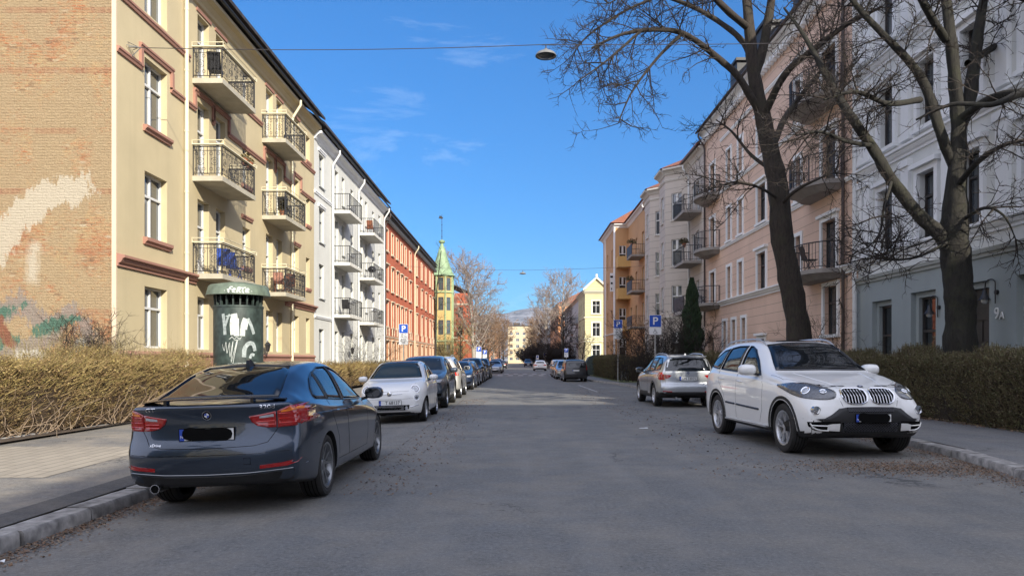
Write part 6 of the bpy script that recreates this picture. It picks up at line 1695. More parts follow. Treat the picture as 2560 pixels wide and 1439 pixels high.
# ---------------- small white retro hatchback seen from the front
def mini_car():
    L = 3.57
    P = dict(L=L, R=.295, fa=.66, ra=2.96, tw=.19, rim=.205, spokes=8, double=False, rimcol='alloy', paint='paint_white', gap=.04,
        w=[(0, .62), (.15, .72), (.4, .79), (.75, .815), (2.0, .81), (3.0, .815), (3.3, .77), (3.57, .68)],
        bot=[(0, .24), (.4, .19), (2.4, .20), (3.57, .28)],
        belt=[(0, .66), (.2, .76), (.6, .86), (1.1, .93), (2.0, .955), (3.0, .97), (3.57, .93)],
        top=[(0, .80), (.15, .885), (.4, .955), (.8, 1.01), (.95, 1.03), (1.10, 1.09), (1.55, 1.37), (1.80, 1.455), (2.15, 1.485), (2.6, 1.47), (3.0, 1.40), (3.3, 1.20), (3.57, 1.0)],
        wr=[(0, .42), (.3, .56), (.9, .68), (1.05, .66), (1.6, .56), (2.2, .55), (3.0, .53), (3.57, .5)],
        nose_x=.24, nose_p=2.4, nose_z=[(.2, .05), (.36, 0), (.55, .012), (.75, .05), (.9, .12)], tail_x=.2, tail_z=[(.2, .08), (.6, 0), (1.2, .1)], edge=.10, n=48, bulge=.02, nose_d=.8)
    sh = Shell(P); sh.build(); Y = lambda t: t-L/2
    root = thing('parked_car', 'small white retro hatchback facing the camera, number plate T 68137', 'car')
    finish_car(root, P, sh, 2)
    # dark roof
    b = MB(); sh.patch(b, 'top', [(-.54, Y(1.72)), (-.3, Y(1.66)), (0, Y(1.64)), (.3, Y(1.66)), (.54, Y(1.72)), (.54, Y(2.4)), (.50, Y(3.0)), (0, Y(3.08)), (-.50, Y(3.0)), (-.54, Y(2.4))], .004, smooth=False, rings=6); b.build('roof_panel', M['satin_black'], root, smooth=True)
    side_glass(root, sh, [[(Y(1.38), 1.0), (Y(1.62), 1.18), (Y(1.82), 1.32), (Y(2.05), 1.375), (Y(2.30), 1.385), (Y(2.34), 1.01)], [(Y(2.40), 1.382), (Y(2.75), 1.35), (Y(2.98), 1.22), (Y(3.02), 1.06), (Y(2.42), 1.015)]])
    ws = [(-.645, 1.06), (-.60, 1.17), (-.52, 1.34), (-.46, 1.40), (0, 1.43), (.46, 1.40), (.52, 1.34), (.60, 1.17), (.645, 1.06), (0, 1.055)]
    b = MB(); sh.patch(b, 'front', ws, .005, smooth=False, rings=7); w = b.build('windscreen', M['car_glass_green'], root, smooth=True, sharp=None)
    b = MB(); sh.line(b, 'front', ws, .013, .004, closed=True); b.build('windscreen_seal', M['satin_black'], w)
    b = MB(); sh.patch(b, 'rear', [(-.5, 1.05), (-.42, 1.3), (.42, 1.3), (.5, 1.05)], .004, smooth=False); b.build('rear_window', M['car_glass'], root, smooth=True)
    def round_lamp(name, x, z, r_, mats):
        c = sh.hit('front', x, z, .006); nrm = (sh.hit('front', x, z, .1)-sh.hit('front', x, z, 0)).normalized()
        nrm = (nrm*.6+Vector((0, -1, 0))*.4).normalized(); U = nrm.cross(Vector((0, 0, 1))).normalized(); V_ = U.cross(nrm); b = MB()
        D = lambda rr, d: [c+U*(rr*math.cos(2*math.pi*i/28))+V_*(rr*math.sin(2*math.pi*i/28))+nrm*d for i in range(28)]
        for (r0, r1, d0, d1, m_) in ((r_*1.06, r_, -.02, .012, 0), (r_, r_*.88, .012, .010, 0), (r_*.88, r_*.6, .008, .014, 1), (r_*.6, r_*.52, .015, .015, 0), (r_*.52, .001, .014, .018, 2)):
            b.add(D(r0, d0)+D(r1, d1), [(i, (i+1) % 28, 28+(i+1) % 28, 28+i) for i in range(28)], m_)
        return b.build(name, mats, root, smooth=True, sharp=35)
    for s_ in (-1, 1):
        round_lamp('headlamp', s_*.575, .80, .105, [M['chrome'], M['lamp_dark'], M['clear_lens']]); round_lamp('driving_lamp', s_*.615, .600, .066, [M['chrome'], M['clear_lens'], M['lamp_dark']])
        round_lamp('fog_lamp', s_*.39, .385, .042, [M['chrome'], M['ink'], M['clear_lens']])
        b = MB(); sh.line(b, 'front', [(s_*.47, .39), (s_*.66, .43)], .014, .008); sh.line(b, 'front', [(s_*.07, .695), (s_*.30, .705)], .016, .008); b.build('chrome_bar', M['chrome'], root, smooth=True)
        mirror(root, P, sh, s_, s_*.80, Y(1.42), 1.05, M['paint_white'], s=.95)
    b = MB(); c = sh.hit('front', 0, .70, .012); b.lathe([(.055, .02), (.055, -.006), (.046, -.010), (0, -.010)], 22, c, 'y'); b.build('badge', M['chrome'], root, smooth=True, sharp=40)
    b = MB(); sh.patch(b, 'front', [(-.46, .44), (.46, .44), (.45, .35), (.34, .315), (-.34, .315), (-.45, .35)], .005, smooth=False); g = b.build('lower_grille', M['ink'], root, smooth=True)
    b = MB(); grid_mesh(b, sh, 'front', -.33, .33, .325, .43, .035, .025, .006, .008); b.build('grille_mesh', M['galv'], g)
    plate(root, sh, 'front', .02, .50, None, h=.11)
    pl = [c_ for c_ in root.children if c_.name.startswith('number_plate')][0]
    y0 = min(v.co.y for v in pl.data.vertices)
    text_mesh('T 68137', .11, M['ink'], pl, 'plate_digits', frame_mtx((.075, y0-.003, .497), (1, 0, 0), (0, 0, 1)), .0008, .0006, .92)
    seams(root, sh, [('front', [(0, .755), (.44, .765), (.56, .93), (.60, 1.0)], (-1, 1)), ('front', [(-.72, .60), (-.40, .585), (.40, .585), (.72, .60)], (1,)), ('side', [(Y(1.36), 1.0), (Y(1.20), .85), (Y(1.22), .3)], (-1, 1)), ('side', [(Y(2.37), 1.0), (Y(2.34), .5), (Y(2.2), .3)], (-1, 1))])
    return root, P

# ---------------- everyday cars further off
def common_car(kind, paint_, label, facing, lamps='tail', rails=False, detail=1, plate_text=None, glassm='car_glass', roof=None):
    if kind == 'suv':
        L = 4.5; P = dict(L=L, R=.35, fa=.88, ra=3.56, tw=.23, rim=.235, spokes=5, double=True, paint=paint_, gap=.05, arch=detail > 0, n=36, sub=2,
            w=[(0, .80), (.35, .88), (.9, .915), (3.0, .915), (3.8, .92), (4.2, .89), (4.5, .82)], bot=[(0, .28), (.4, .22), (2.4, .23), (4.0, .25), (4.5, .38)],
            belt=[(0, .72), (.3, .86), (1.2, .99), (2.0, 1.03), (3.0, 1.06), (4.5, 1.08)],
            top=[(0, .86), (.25, .98), (.9, 1.07), (1.25, 1.12), (1.42, 1.18), (2.05, 1.53), (2.4, 1.63), (2.9, 1.66), (3.5, 1.64), (4.0, 1.57), (4.2, 1.50), (4.38, 1.28), (4.5, 1.12)],
            wr=[(0, .60), (.4, .72), (1.2, .80), (1.45, .76), (2.1, .63), (2.8, .62), (4.0, .60), (4.5, .62)],
            nose_x=.26, nose_z=[(.3, .06), (.5, 0), (.8, .03), (1.0, .12)], tail_x=.16, tail_z=[(.35, .06), (.6, 0), (.8, .05), (1.15, .06)], edge=.06, bulge=.018, clad=lambda x, t: .36)
        S = [[(1.72, 1.07), (2.02, 1.30), (2.32, 1.47), (2.60, 1.54), (2.66, 1.09)], [(2.72, 1.545), (3.40, 1.53), (3.46, 1.12), (2.74, 1.09)], [(3.50, 1.525), (3.85, 1.47), (4.10, 1.33), (4.06, 1.18), (3.54, 1.125)]]
        ws = [(-.69, 1.19), (-.56, 1.54), (0, 1.59), (.56, 1.54), (.69, 1.19), (0, 1.185)]; rw = [(-.62, 1.18), (-.52, 1.44), (0, 1.47), (.52, 1.44), (.62, 1.18)]; hz_, gz, pz = .84, .72, .48
    elif kind == 'wagon':
        L = 4.7; P = dict(L=L, R=.325, fa=.9, ra=3.7, tw=.22, rim=.22, spokes=5, double=True, paint=paint_, gap=.04, n=36, sub=2,
            w=[(0, .78), (.35, .86), (.9, .90), (3.0, .90), (3.9, .905), (4.4, .87), (4.7, .80)], bot=[(0, .22), (.4, .18), (2.4, .19), (4.2, .22), (4.7, .33)],
            belt=[(0, .62), (.3, .74), (1.2, .86), (2.0, .91), (3.0, .95), (4.7, .97)],
            top=[(0, .72), (.25, .82), (.9, .93), (1.35, .99), (1.5, 1.03), (2.2, 1.37), (2.6, 1.45), (3.1, 1.46), (3.8, 1.43), (4.2, 1.36), (4.4, 1.27), (4.6, 1.05), (4.7, .98)],
            wr=[(0, .58), (.4, .68), (1.3, .77), (1.5, .73), (2.2, .60), (2.9, .59), (4.1, .57), (4.7, .60)],
            nose_x=.28, nose_z=[(.2, .06), (.4, 0), (.7, .05), (.9, .12)], tail_x=.18, tail_z=[(.25, .08), (.5, 0), (.75, .05), (1.0, .06)], edge=.06, bulge=.016)
        S = [[(1.82, .95), (2.15, 1.17), (2.45, 1.32), (2.72, 1.37), (2.76, .97)], [(2.82, 1.372), (3.50, 1.36), (3.56, 1.0), (2.84, .972)], [(3.60, 1.355), (4.0, 1.31), (4.25, 1.17), (4.2, 1.04), (3.64, 1.003)]]
        ws = [(-.66, 1.04), (-.53, 1.36), (0, 1.41), (.53, 1.36), (.66, 1.04), (0, 1.035)]; rw = [(-.58, 1.03), (-.48, 1.25), (0, 1.28), (.48, 1.25), (.58, 1.03)]; hz_, gz, pz = .68, .56, .42
    else:   # van
        L = 5.0; P = dict(L=L, R=.34, fa=.95, ra=4.05, tw=.225, rim=.22, spokes=5, double=False, paint=paint_, gap=.05, n=40, sub=2,
            w=[(0, .82), (.35, .92), (.9, .96), (3.0, .965), (4.5, .965), (5.0, .93)], bot=[(0, .24), (.4, .2), (2.4, .22), (4.5, .26), (5.0, .32)],
            belt=[(0, .78), (.3, .92), (1.0, 1.04), (2.0, 1.10), (5.0, 1.12)],
            top=[(0, .92), (.25, 1.05), (.7, 1.16), (.95, 1.24), (1.65, 1.72), (2.0, 1.85), (2.6, 1.90), (4.4, 1.88), (4.8, 1.84), (5.0, 1.70)],
            wr=[(0, .64), (.4, .76), (.9, .84), (1.1, .82), (1.7, .77), (2.6, .77), (4.8, .76), (5.0, .75)],
            nose_x=.22, nose_z=[(.3, .04), (.5, 0), (.9, .05), (1.1, .15)], tail_x=.05, tail_z=[(.3, .03), (.6, 0), (1.1, .03), (1.7, .10)], edge=.06, bulge=.012)
        S = [[(1.42, 1.16), (1.75, 1.42), (2.05, 1.62), (2.35, 1.68), (2.42, 1.18)], [(2.5, 1.70), (3.6, 1.70), (3.6, 1.18), (2.5, 1.18)], [(3.7, 1.70), (4.75, 1.66), (4.8, 1.2), (3.7, 1.18)]]
        ws = [(-.76, 1.26), (-.69, 1.70), (0, 1.77), (.69, 1.70), (.76, 1.26), (0, 1.25)]; rw = [(-.74, 1.22), (-.70, 1.62), (-.5, 1.72), (0, 1.74), (.5, 1.72), (.70, 1.62), (.74, 1.22), (0, 1.17)]; hz_, gz, pz = .86, .72, .46
    sh = Shell(P); sh.build(); Y = lambda t: t-L/2
    root = thing('parked_car', label, 'car'); finish_car(root, P, sh, detail)
    if kind != 'van' or roof != 'cargo': side_glass(root, sh, [[(Y(a), c) for a, c in ol] for ol in S], glassm)
    else: side_glass(root, sh, [[(Y(a), c) for a, c in S[0]]], glassm)
    b = MB(); sh.patch(b, 'front', ws, .005, smooth=False); b.build('windscreen', M[glassm], root, smooth=True)
    b = MB(); sh.patch(b, 'rear', rw, .005, smooth=False); b.build('rear_window', M[glassm], root, smooth=True)
    tz = hz_+.12
    for s_ in (-1, 1):
        b = MB(); sh.patch(b, 'front', [(s_*.48, hz_-.02), (s_*.60, hz_+.05), (s_*.80, hz_+.07), (s_*.84, hz_), (s_*.74, hz_-.06), (s_*.52, hz_-.05)], .008, smooth=False, rings=3, dens=.04)
        h_ = b.build('headlamp', M['lamp_dark'], root, smooth=True)
        b = MB(); sh.patch(b, 'front', [(s_*.60, hz_+.03), (s_*.76, hz_+.04), (s_*.74, hz_-.03), (s_*.60, hz_-.03)], .012, rings=3); b.build('lamp_lens', M['clear_lens'], h_, smooth=True)
        if kind == 'van': tl = [(s_*.80, 1.55), (s_*.90, 1.50), (s_*.93, 1.0), (s_*.82, 1.0)]
        else: tl = [(s_*.42, tz+.03), (s_*.82, tz+.06), (s_*.86, tz-.06), (s_*.70, tz-.08), (s_*.44, tz-.03)]
        b = MB(); sh.patch(b, 'rear', tl, .008, smooth=False, rings=3, dens=.04); b.build('tail_lamp', M['red_lens_bright' if lamps == 'bright' else 'red_lens'], root, smooth=True)
        mirror(root, P, sh, s_, s_*(P['w'][2][1]-.0), Y(S[0][0][0]+.12), S[0][0][1]+.08, M[paint_], s=1.1)
        if rails:
            b = MB(); pts = []
            for i in range(9):
                t = 2.2+1.7*i/8; p = sh.hit('top', s_*.54, Y(t), 0); e = min(i, 8-i); pts.append((p.x, p.y, p.z+(0 if e == 0 else .055)))
            b.tube(pts, .018, 6); b.build('roof_rail', M['alloy'], root, smooth=True)
        b = MB(); sh.patch(b, 'front', [(s_*.58, pz-.02), (s_*.78, pz+.01), (s_*.76, pz-.09), (s_*.58, pz-.10)], .005, smooth=False, rings=3); b.build('side_intake', M['ink'], root)
    b = MB(); sh.patch(b, 'front', [(-.42, gz+.09), (.42, gz+.09), (.38, gz-.05), (-.38, gz-.05)], .006, smooth=False, rings=3); g = b.build('grille', M['ink'], root)
    b = MB()
    for k in range(3): sh.line(b, 'front', [(-.40, gz-.02+k*.045), (.40, gz-.02+k*.045)], .012, .008)
    b.build('grille_bar', M['chrome'], g)
    b = MB(); sh.patch(b, 'front', [(-.48, pz-.06), (.48, pz-.06), (.42, pz-.16), (-.42, pz-.16)], .005, smooth=False, rings=3); b.build('lower_grille', M['ink'], root)
    plate(root, sh, 'front', 0, pz, None, off=.015); plate(root, sh, 'rear', 0, (hz_+.0 if kind != 'van' else .98)-.02, None, off=.015)
    b = MB(); sh.patch(b, 'rear', [(-.74, .40), (.74, .40), (.70, .33), (-.70, .33)], .005, smooth=False, rings=3); b.build('lower_bumper', M['black_plastic'], root)
    seams(root, sh, [('side', [(Y(S[0][-1][0]+.03), S[0][-1][1]-.01), (Y(S[0][-1][0]+.02), .34)], (-1, 1)), ('side', [(Y(S[0][0][0]-.05), S[0][0][1]-.05), (Y(S[0][0][0]-.16), .8), (Y(S[0][0][0]-.1), .34)], (-1, 1)), ('side', [(Y(S[1][2][0]+.03), S[1][2][1]), (Y(S[1][2][0]-.22), .75), (Y(S[1][2][0]-.30), .36)], (-1, 1)), ('rear', [(0, .62), (.68, .63), (.7, .95)], (-1, 1))])
    return root, P

car, P_ = gran_turismo(); place(car, -2.95, 7.02+4.82/2, 'away')
car, P_ = big_suv(); place(car, 5.06, 10.95+5.05/2, 'camera', yaw=4.0); car.scale = (1.03, 1.04, 1.05)
car, P_ = small_suv(); place(car, 5.22, 22.75+4.57/2, 'away', yaw=.6)
car, P_ = mini_car(); place(car, -3.0, 17.35+3.57/2, 'camera')
SPEC = [
 ('suv', 'paint_slate', 'dark slate SUV facing the camera, second car behind the small white hatchback', 'camera', -3.08, 24.55, {}),
 ('suv', 'paint_beige', 'pearl-coloured sunlit SUV with red tail lamps and roof rails, facing away in the left row', 'away', -3.1, 30.3, dict(rails=True, lamps='bright')),
 ('wagon', 'paint_navy', 'navy wagon facing the camera just past the pearl SUV', 'camera', -3.1, 38.8, dict(rails=True)),
 ('wagon', 'paint_silver', 'silver wagon wedged between navy and dark cars on the left', 'away', -3.1, 44.2, {}),
 ('suv', 'paint_dark', 'dark grey SUV behind the silver wagon in the left row', 'camera', -3.1, 49.4, {}),
 ('wagon', 'paint_black', 'black wagon in the middle of the left row, before the speed hump', 'camera', -3.1, 54.8, {}),
 ('suv', 'paint_slate', 'blue-grey SUV at the end of the unbroken left row, beside the speed hump', 'camera', -3.05, 60.4, dict(rails=True)),
 ('wagon', 'paint_red', 'red car half hidden at the far end of the left row', 'camera', -3.35, 66.0, {}),
 ('wagon', 'paint_silver', 'silver car parked just past the speed hump on the left', 'camera', -2.6, 84.0, {}),
 ('suv', 'paint_dark', 'dark four-by-four parked far along on the left past the speed hump', 'camera', -2.7, 93.0, {}),
 ('wagon', 'paint_black', 'black car at the far end of the left kerb near the bend', 'away', -2.8, 128.0, {}),
 ('van', 'paint_black', 'black van with its back to the camera, first in the right-hand far row', 'away', 3.90, 52.1, {}),
 ('wagon', 'paint_silver', 'light silver car tucked in front of the black van on the right', 'camera', 3.75, 58.2, {}),
 ('wagon', 'paint_dark', 'dark car between the silver car and the white van on the right', 'camera', 3.8, 63.6, {}),
 ('van', 'paint_white', 'white delivery van at the far end of the right-hand row', 'camera', 3.9, 69.8, dict(roof='cargo')),
 ('wagon', 'paint_white', 'white car driving away in the right lane beyond the speed hump', 'away', 3.0, 102.0, dict(lamps='bright')),
 ('suv', 'paint_navy', 'dark blue car far down the road near the bend', 'camera', 2.2, 162.0, {}),
]
for kind, pt, lab, fc, x, y, kw in SPEC:
    car, P_ = common_car(kind, pt, lab, fc, **kw); place(car, x, y, fc)
    if kind == 'van': car.scale = (.86, .92, .80)
    if 'driving' in lab or 'near the bend' in lab and 'road' in lab: car.name = 'moving_car'
    else: car['group'] = 'cars parked along the kerbs'
# ------------------------------------------------------------------ trees and plants
class Fast:
    """numpy-free quick collector for thousands of thin tubes / blades"""
    def __init__(s): s.v = []; s.f = []
    def tube(s, pts, rads, n):
        b = len(s.v); k = len(pts); up = Vector((.13, .21, .97))
        for i, p in enumerate(pts):
            t = (pts[min(i+1, k-1)] - pts[max(i-1, 0)])
            if t.length < 1e-6: t = Vector((0, 0, 1))
            t.normalize(); a = t.cross(up)
            if a.length < .05: a = t.cross(Vector((1, 0, 0)))
            a.normalize(); c = t.cross(a); r_ = rads[i]
            for j in range(n):
                an = 2*math.pi*j/n; r_ = rads[i]*(1 if n < 10 else 1+.07*math.sin(3*an+i*.35)+.04*math.sin(7*an-i*.8)+.03*math.sin(i*1.9+an)); q = p + a*(math.cos(an)*r_) + c*(math.sin(an)*r_); s.v.append((q.x, q.y, q.z))
        for i in range(k-1):
            for j in range(n):
                j2 = (j+1) % n; s.f.append((b+i*n+j, b+i*n+j2, b+(i+1)*n+j2, b+(i+1)*n+j))
    def quad(s, c, a, d):
        b = len(s.v); 
        for q in (c-a-d, c+a-d, c+a+d, c-a+d): s.v.append((q.x, q.y, q.z))
        s.f.append((b, b+1, b+2, b+3))
    def blade(s, p, d, w):
        b = len(s.v); n = d.cross(Vector((.3, .5, .2))).normalized()*w
        for q in (p-n, p+n, p+d+n*.3, p+d-n*.3): s.v.append((q.x, q.y, q.z))
        s.f.append((b, b+1, b+2, b+3))
    def build(s, name, mat, parent=None, smooth=True, origin=None):
        me = bpy.data.meshes.new(name); V = np.array(s.v, dtype=np.float32)
        if origin is not None: V = V - np.array(origin, dtype=np.float32)
        F_ = np.array(s.f, dtype=np.int32)
        me.vertices.add(len(V)); me.vertices.foreach_set('co', V.ravel()); me.loops.add(F_.size); me.loops.foreach_set('vertex_index', F_.ravel())
        me.polygons.add(len(F_)); me.polygons.foreach_set('loop_start', np.arange(0, F_.size, 4, dtype=np.int32)); me.polygons.foreach_set('loop_total', np.full(len(F_), 4, dtype=np.int32))
        me.materials.append(mat); me.update(calc_edges=True)
        if smooth: me.polygons.foreach_set('use_smooth', [True]*len(F_))
        o = bpy.data.objects.new(name, me); COL.objects.link(o)
        if parent: o.parent = parent
        return o

def wander(p, d, L, n, rg, curve, up=0.0, sag=0.0):
    pts = [p.copy()]; d = d.normalized(); st = L/n
    for i in range(n):
        d = (d + Vector((rg.gauss(0, curve), rg.gauss(0, curve), rg.gauss(0, curve) + up - sag*(1 - i/n)))).normalized()
        p = p + d*st; pts.append(p.copy())
    return pts

def twigs(F_, pts, r0, rg, level, spec):
    """spec: per level (children per metre, length, length jitter, spread, radius, curve, up, sag)"""
    if level >= len(spec): return
    cpm, Ln, jit, spread, rad, curve, up, sag = spec[level]
    L = sum((a-b_).length for a, b_ in zip(pts, pts[1:])); n = max(1, int(L*cpm + rg.random()))
    for i in range(n):
        t = rg.uniform(.12 if level else .2, 1.0)*(len(pts)-1); k = min(int(t), len(pts)-2); f = t-k
        p = pts[k].lerp(pts[k+1], f); ax = (pts[k+1]-pts[k]).normalized()
        q = Vector((rg.gauss(0, 1), rg.gauss(0, 1), rg.gauss(0, .8))); q = (q - ax*q.dot(ax)).normalized()
        d = (ax*rg.uniform(.35, 1.0) + q*spread).normalized(); l = Ln*rg.uniform(1-jit, 1+jit)*(1-.35*t/(len(pts)-1))
        m = 5 if level < 1 else 4
        pp = wander(p, d, l, m, rg, curve, up, sag); rr = rad*rg.uniform(.75, 1.2)
        F_.tube(pp, [rr*(1-.72*j/m) for j in range(m+1)], 4 if rr > .02 else 3)
        twigs(F_, pp, rr, rg, level+1, spec)

def px(x, y, Y):
    """photo pixel at depth Y -> point"""
    return Vector(((x-1295)*Y/1850, Y, 1.47-(y-900)*Y/1850))

def big_tree(name, label, base, trunks, spec, rg, barkm, twigm, extra=None):
    """trunks: list of ([(point, radius)...], sprout?)"""
    o = thing(name, label, 'tree', base)
    F_ = Fast(); T = Fast(); bv = Vector(base)
    for path, rad, sprout in trunks:
        P3 = crom([tuple(p) for p in path], 6); Rr = crom([(r_,) for r_ in rad], 6)
        P3 = [Vector(p) for p in P3]
        # slight knobbly irregularity
        Rv = [max(.01, r_[0])*(1+rg.uniform(-.05, .06)) for r_ in Rr]
        T.tube(P3, Rv, 22 if rad[0] > .2 else 10)
        if sprout: twigs(F_, P3[int(len(P3)*sprout):], rad[-1], rg, 0, spec)
    T.build('trunk', M[barkm], o, origin=base); F_.build('crown', M[twigm], o, origin=base)
    return o

rg = random.Random(21)
# tree B: leans to the left over the street, standing behind the right pavement (base hidden by the white SUV)
Yb = 24.6
def pb(x, y, dy=0): return px(x, y, Yb+dy)
b0 = pb(1995, 985); b0.z = .1
TB = [
 ([b0, pb(1998, 860), pb(1982, 740), pb(1958, 600), pb(1944, 470), pb(1915, 330), pb(1888, 200), pb(1876, 100), pb(1862, -40)], [.46, .39, .36, .345, .325, .26, .215, .175, .13], False),
 ([pb(1886, 190), pb(1912, 100), pb(1930, -20), pb(1935, -160)], [.17, .15, .13, .09], .3),
 ([pb(1862, -40), pb(1850, -160), pb(1820, -300)], [.13, .11, .07], .1),
 ([pb(1905, 290), pb(1850, 200, -.3), pb(1800, 150, -.5), pb(1720, 90, -.8), pb(1650, 75, -1.2), pb(1560, 85, -1.5), pb(1480, 120, -1.8)], [.13, .115, .10, .085, .07, .05, .025], .15),
 ([pb(1890, 200), pb(1860, 110, .5), pb(1790, 50, 1), pb(1700, 5, 1.4), pb(1600, -20, 1.8), pb(1520, 10, 2)], [.12, .10, .085, .07, .045, .02], .2),
 ([pb(1928, 380), pb(1960, 300, 1), pb(2010, 230, 2), pb(2060, 170, 3), pb(2110, 120, 4)], [.12, .10, .08, .06, .03], .2),
 ([pb(1905, 300), pb(1960, 190, -1), pb(2040, 120, -2), pb(2120, 60, -2.6), pb(2200, 20, -3)], [.13, .11, .09, .07, .04], .2),
 ([pb(1870, 70), pb(1800, 10, -1.5), pb(1740, -60, -2.5), pb(1640, -140, -3)], [.12, .1, .07, .04], .2),
 ([pb(1935, 430), pb(1880, 390, .8), pb(1830, 330, 1.5), pb(1790, 300, 2)], [.07, .055, .04, .02], .3),
 ([pb(1945, 520), pb(1985, 480, -.8), pb(2040, 450, -1.5), pb(2090, 430, -2)], [.07, .055, .04, .02], .3),
 ([pb(1948, 500), pb(1900, 470, -1.2), pb(1840, 455, -2), pb(1790, 470, -2.4)], [.05, .04, .03, .015], .2),
 ([pb(1700, 90, -.9), pb(1640, 150, -1.2), pb(1580, 230, -1.5), pb(1545, 310, -1.6)], [.06, .045, .03, .015], .2),
 ([pb(1600, 80, -1.4), pb(1520, 150, -1.6), pb(1450, 200, -1.9)], [.045, .03, .015], .2),
 ([pb(1650, -10, 1.6), pb(1560, 30, 1.6), pb(1470, 90, 1.4), pb(1430, 140, 1)], [.05, .04, .03, .015], .1),
]
SPECB = [(5.0, 1.7, .4, .9, .022, .13, .02, .04), (5.2, .66, .4, .9, .0115, .17, .05, .03), (8.0, .27, .4, .8, .0075, .22, .10, 0)]
big_tree('street_tree', 'bare tree with a thick dark trunk leaning left over the street behind the white SUV', tuple(b0), TB, SPECB, rg, 'bark', 'twig')
# tree A: mossy trunk dividing in front of the slate-blue ground floor
Ya = 17.9
def pa(x, y, dy=0): return px(x, y, Ya+dy)
a0 = pa(2405, 1010); a0.z = .12
TA = [
 ([a0, pa(2402, 860), pa(2398, 760), pa(2390, 640), pa(2388, 560), pa(2392, 420), pa(2396, 300), pa(2385, 180), pa(2372, 60), pa(2350, -120)], [.42, .355, .335, .315, .30, .20, .165, .14, .12, .07], False),
 ([pa(2380, 640), pa(2350, 590), pa(2290, 530), pa(2230, 450), pa(2180, 370), pa(2120, 280), pa(2060, 180, .5), pa(2010, 90, .8), pa(1960, 20, 1.2)], [.17, .165, .15, .135, .12, .10, .08, .05, .025], .35),
 ([pa(2396, 330), pa(2425, 240), pa(2440, 130), pa(2455, 20), pa(2480, -120)], [.16, .15, .13, .10, .06], .3),
 ([pa(2392, 430), pa(2350, 330), pa(2315, 220), pa(2270, 150), pa(2200, 80), pa(2130, 0), pa(2080, -90)], [.13, .12, .105, .09, .075, .06, .04], .3),
 ([pa(2400, 300), pa(2480, 245, -1), pa(2580, 230, -1.8), pa(2700, 250, -2.4)], [.11, .09, .07, .04], .15),
 ([pa(2300, 250), pa(2220, 260, -.8), pa(2140, 230, -1.4), pa(2060, 250, -1.9)], [.075, .06, .045, .02], .1),
 ([pa(2420, 160), pa(2500, 110, .6), pa(2600, 60, 1)], [.10, .08, .05], .1),
 ([pa(2365, 100), pa(2320, 30, -1), pa(2270, -60, -1.5)], [.10, .08, .05], .1),
 ([pa(2180, 365), pa(2120, 355, -1), pa(2050, 330, -1.6), pa(1990, 340, -2)], [.06, .045, .03, .015], .1),
 ([pa(2388, 470), pa(2450, 400, -1.1), pa(2520, 360, -2), pa(2590, 350, -2.6)], [.075, .06, .045, .025], .15),
 ([pa(2230, 450), pa(2210, 520, -.8), pa(2200, 580, -1.3), pa(2170, 620, -1.6)], [.04, .03, .02, .01], .1),
 ([pa(2392, 560), pa(2460, 520, -.8), pa(2510, 540, -1.3), pa(2540, 600, -1.6)], [.05, .038, .025, .012], .1),
 ([pa(2380, 600), pa(2300, 640, -.9), pa(2230, 650, -1.5), pa(2180, 640, -1.9)], [.04, .03, .02, .01], .1),
]
SPECA = [(5.6, 1.5, .4, 1.0, .019, .14, .0, .05), (5.6, .60, .4, .9, .0105, .19, .03, .05), (7.5, .24, .4, .8, .007, .24, .08, .0)]
big_tree('street_tree', 'bare forking tree with a mossy trunk, in front of the slate-blue ground floor', tuple(a0), TA, SPECA, rg, 'bark_moss', 'twig')
# a limb of a further tree reaching in at the right edge
pr = lambda x, y, dy=0: px(x, y, 13.5+dy)
TR = [([Vector((11.4, 12.6, .12)), Vector((11.5, 12.5, 2.5)), Vector((11.3, 12.6, 5.2)), pr(2760, 300), pr(2640, 235), pr(2560, 232), pr(2480, 262), pr(2380, 262, .5), pr(2290, 300, 1)], [.34, .30, .24, .13, .09, .07, .05, .035, .018], .55),
      ([Vector((11.3, 12.6, 5.2)), Vector((11.2, 12.5, 7.5)), Vector((11.0, 12.2, 10))], [.22, .18, .1], .2), ([pr(2760, 60), pr(2640, 20), pr(2540, -8), pr(2470, -20)], [.10, .08, .05, .02], .2)]
big_tree('street_tree', 'bare tree just outside the right edge, one pale limb reaching into the picture', (11.4, 12.6, .12), TR, [(2.6, 1.1, .4, .9, .015, .14, 0, .05), (4, .5, .4, .9, .009, .2, .03, .03), (5, .2, .4, .8, .006, .24, .08, 0)], rg, 'bark_moss', 'twig')

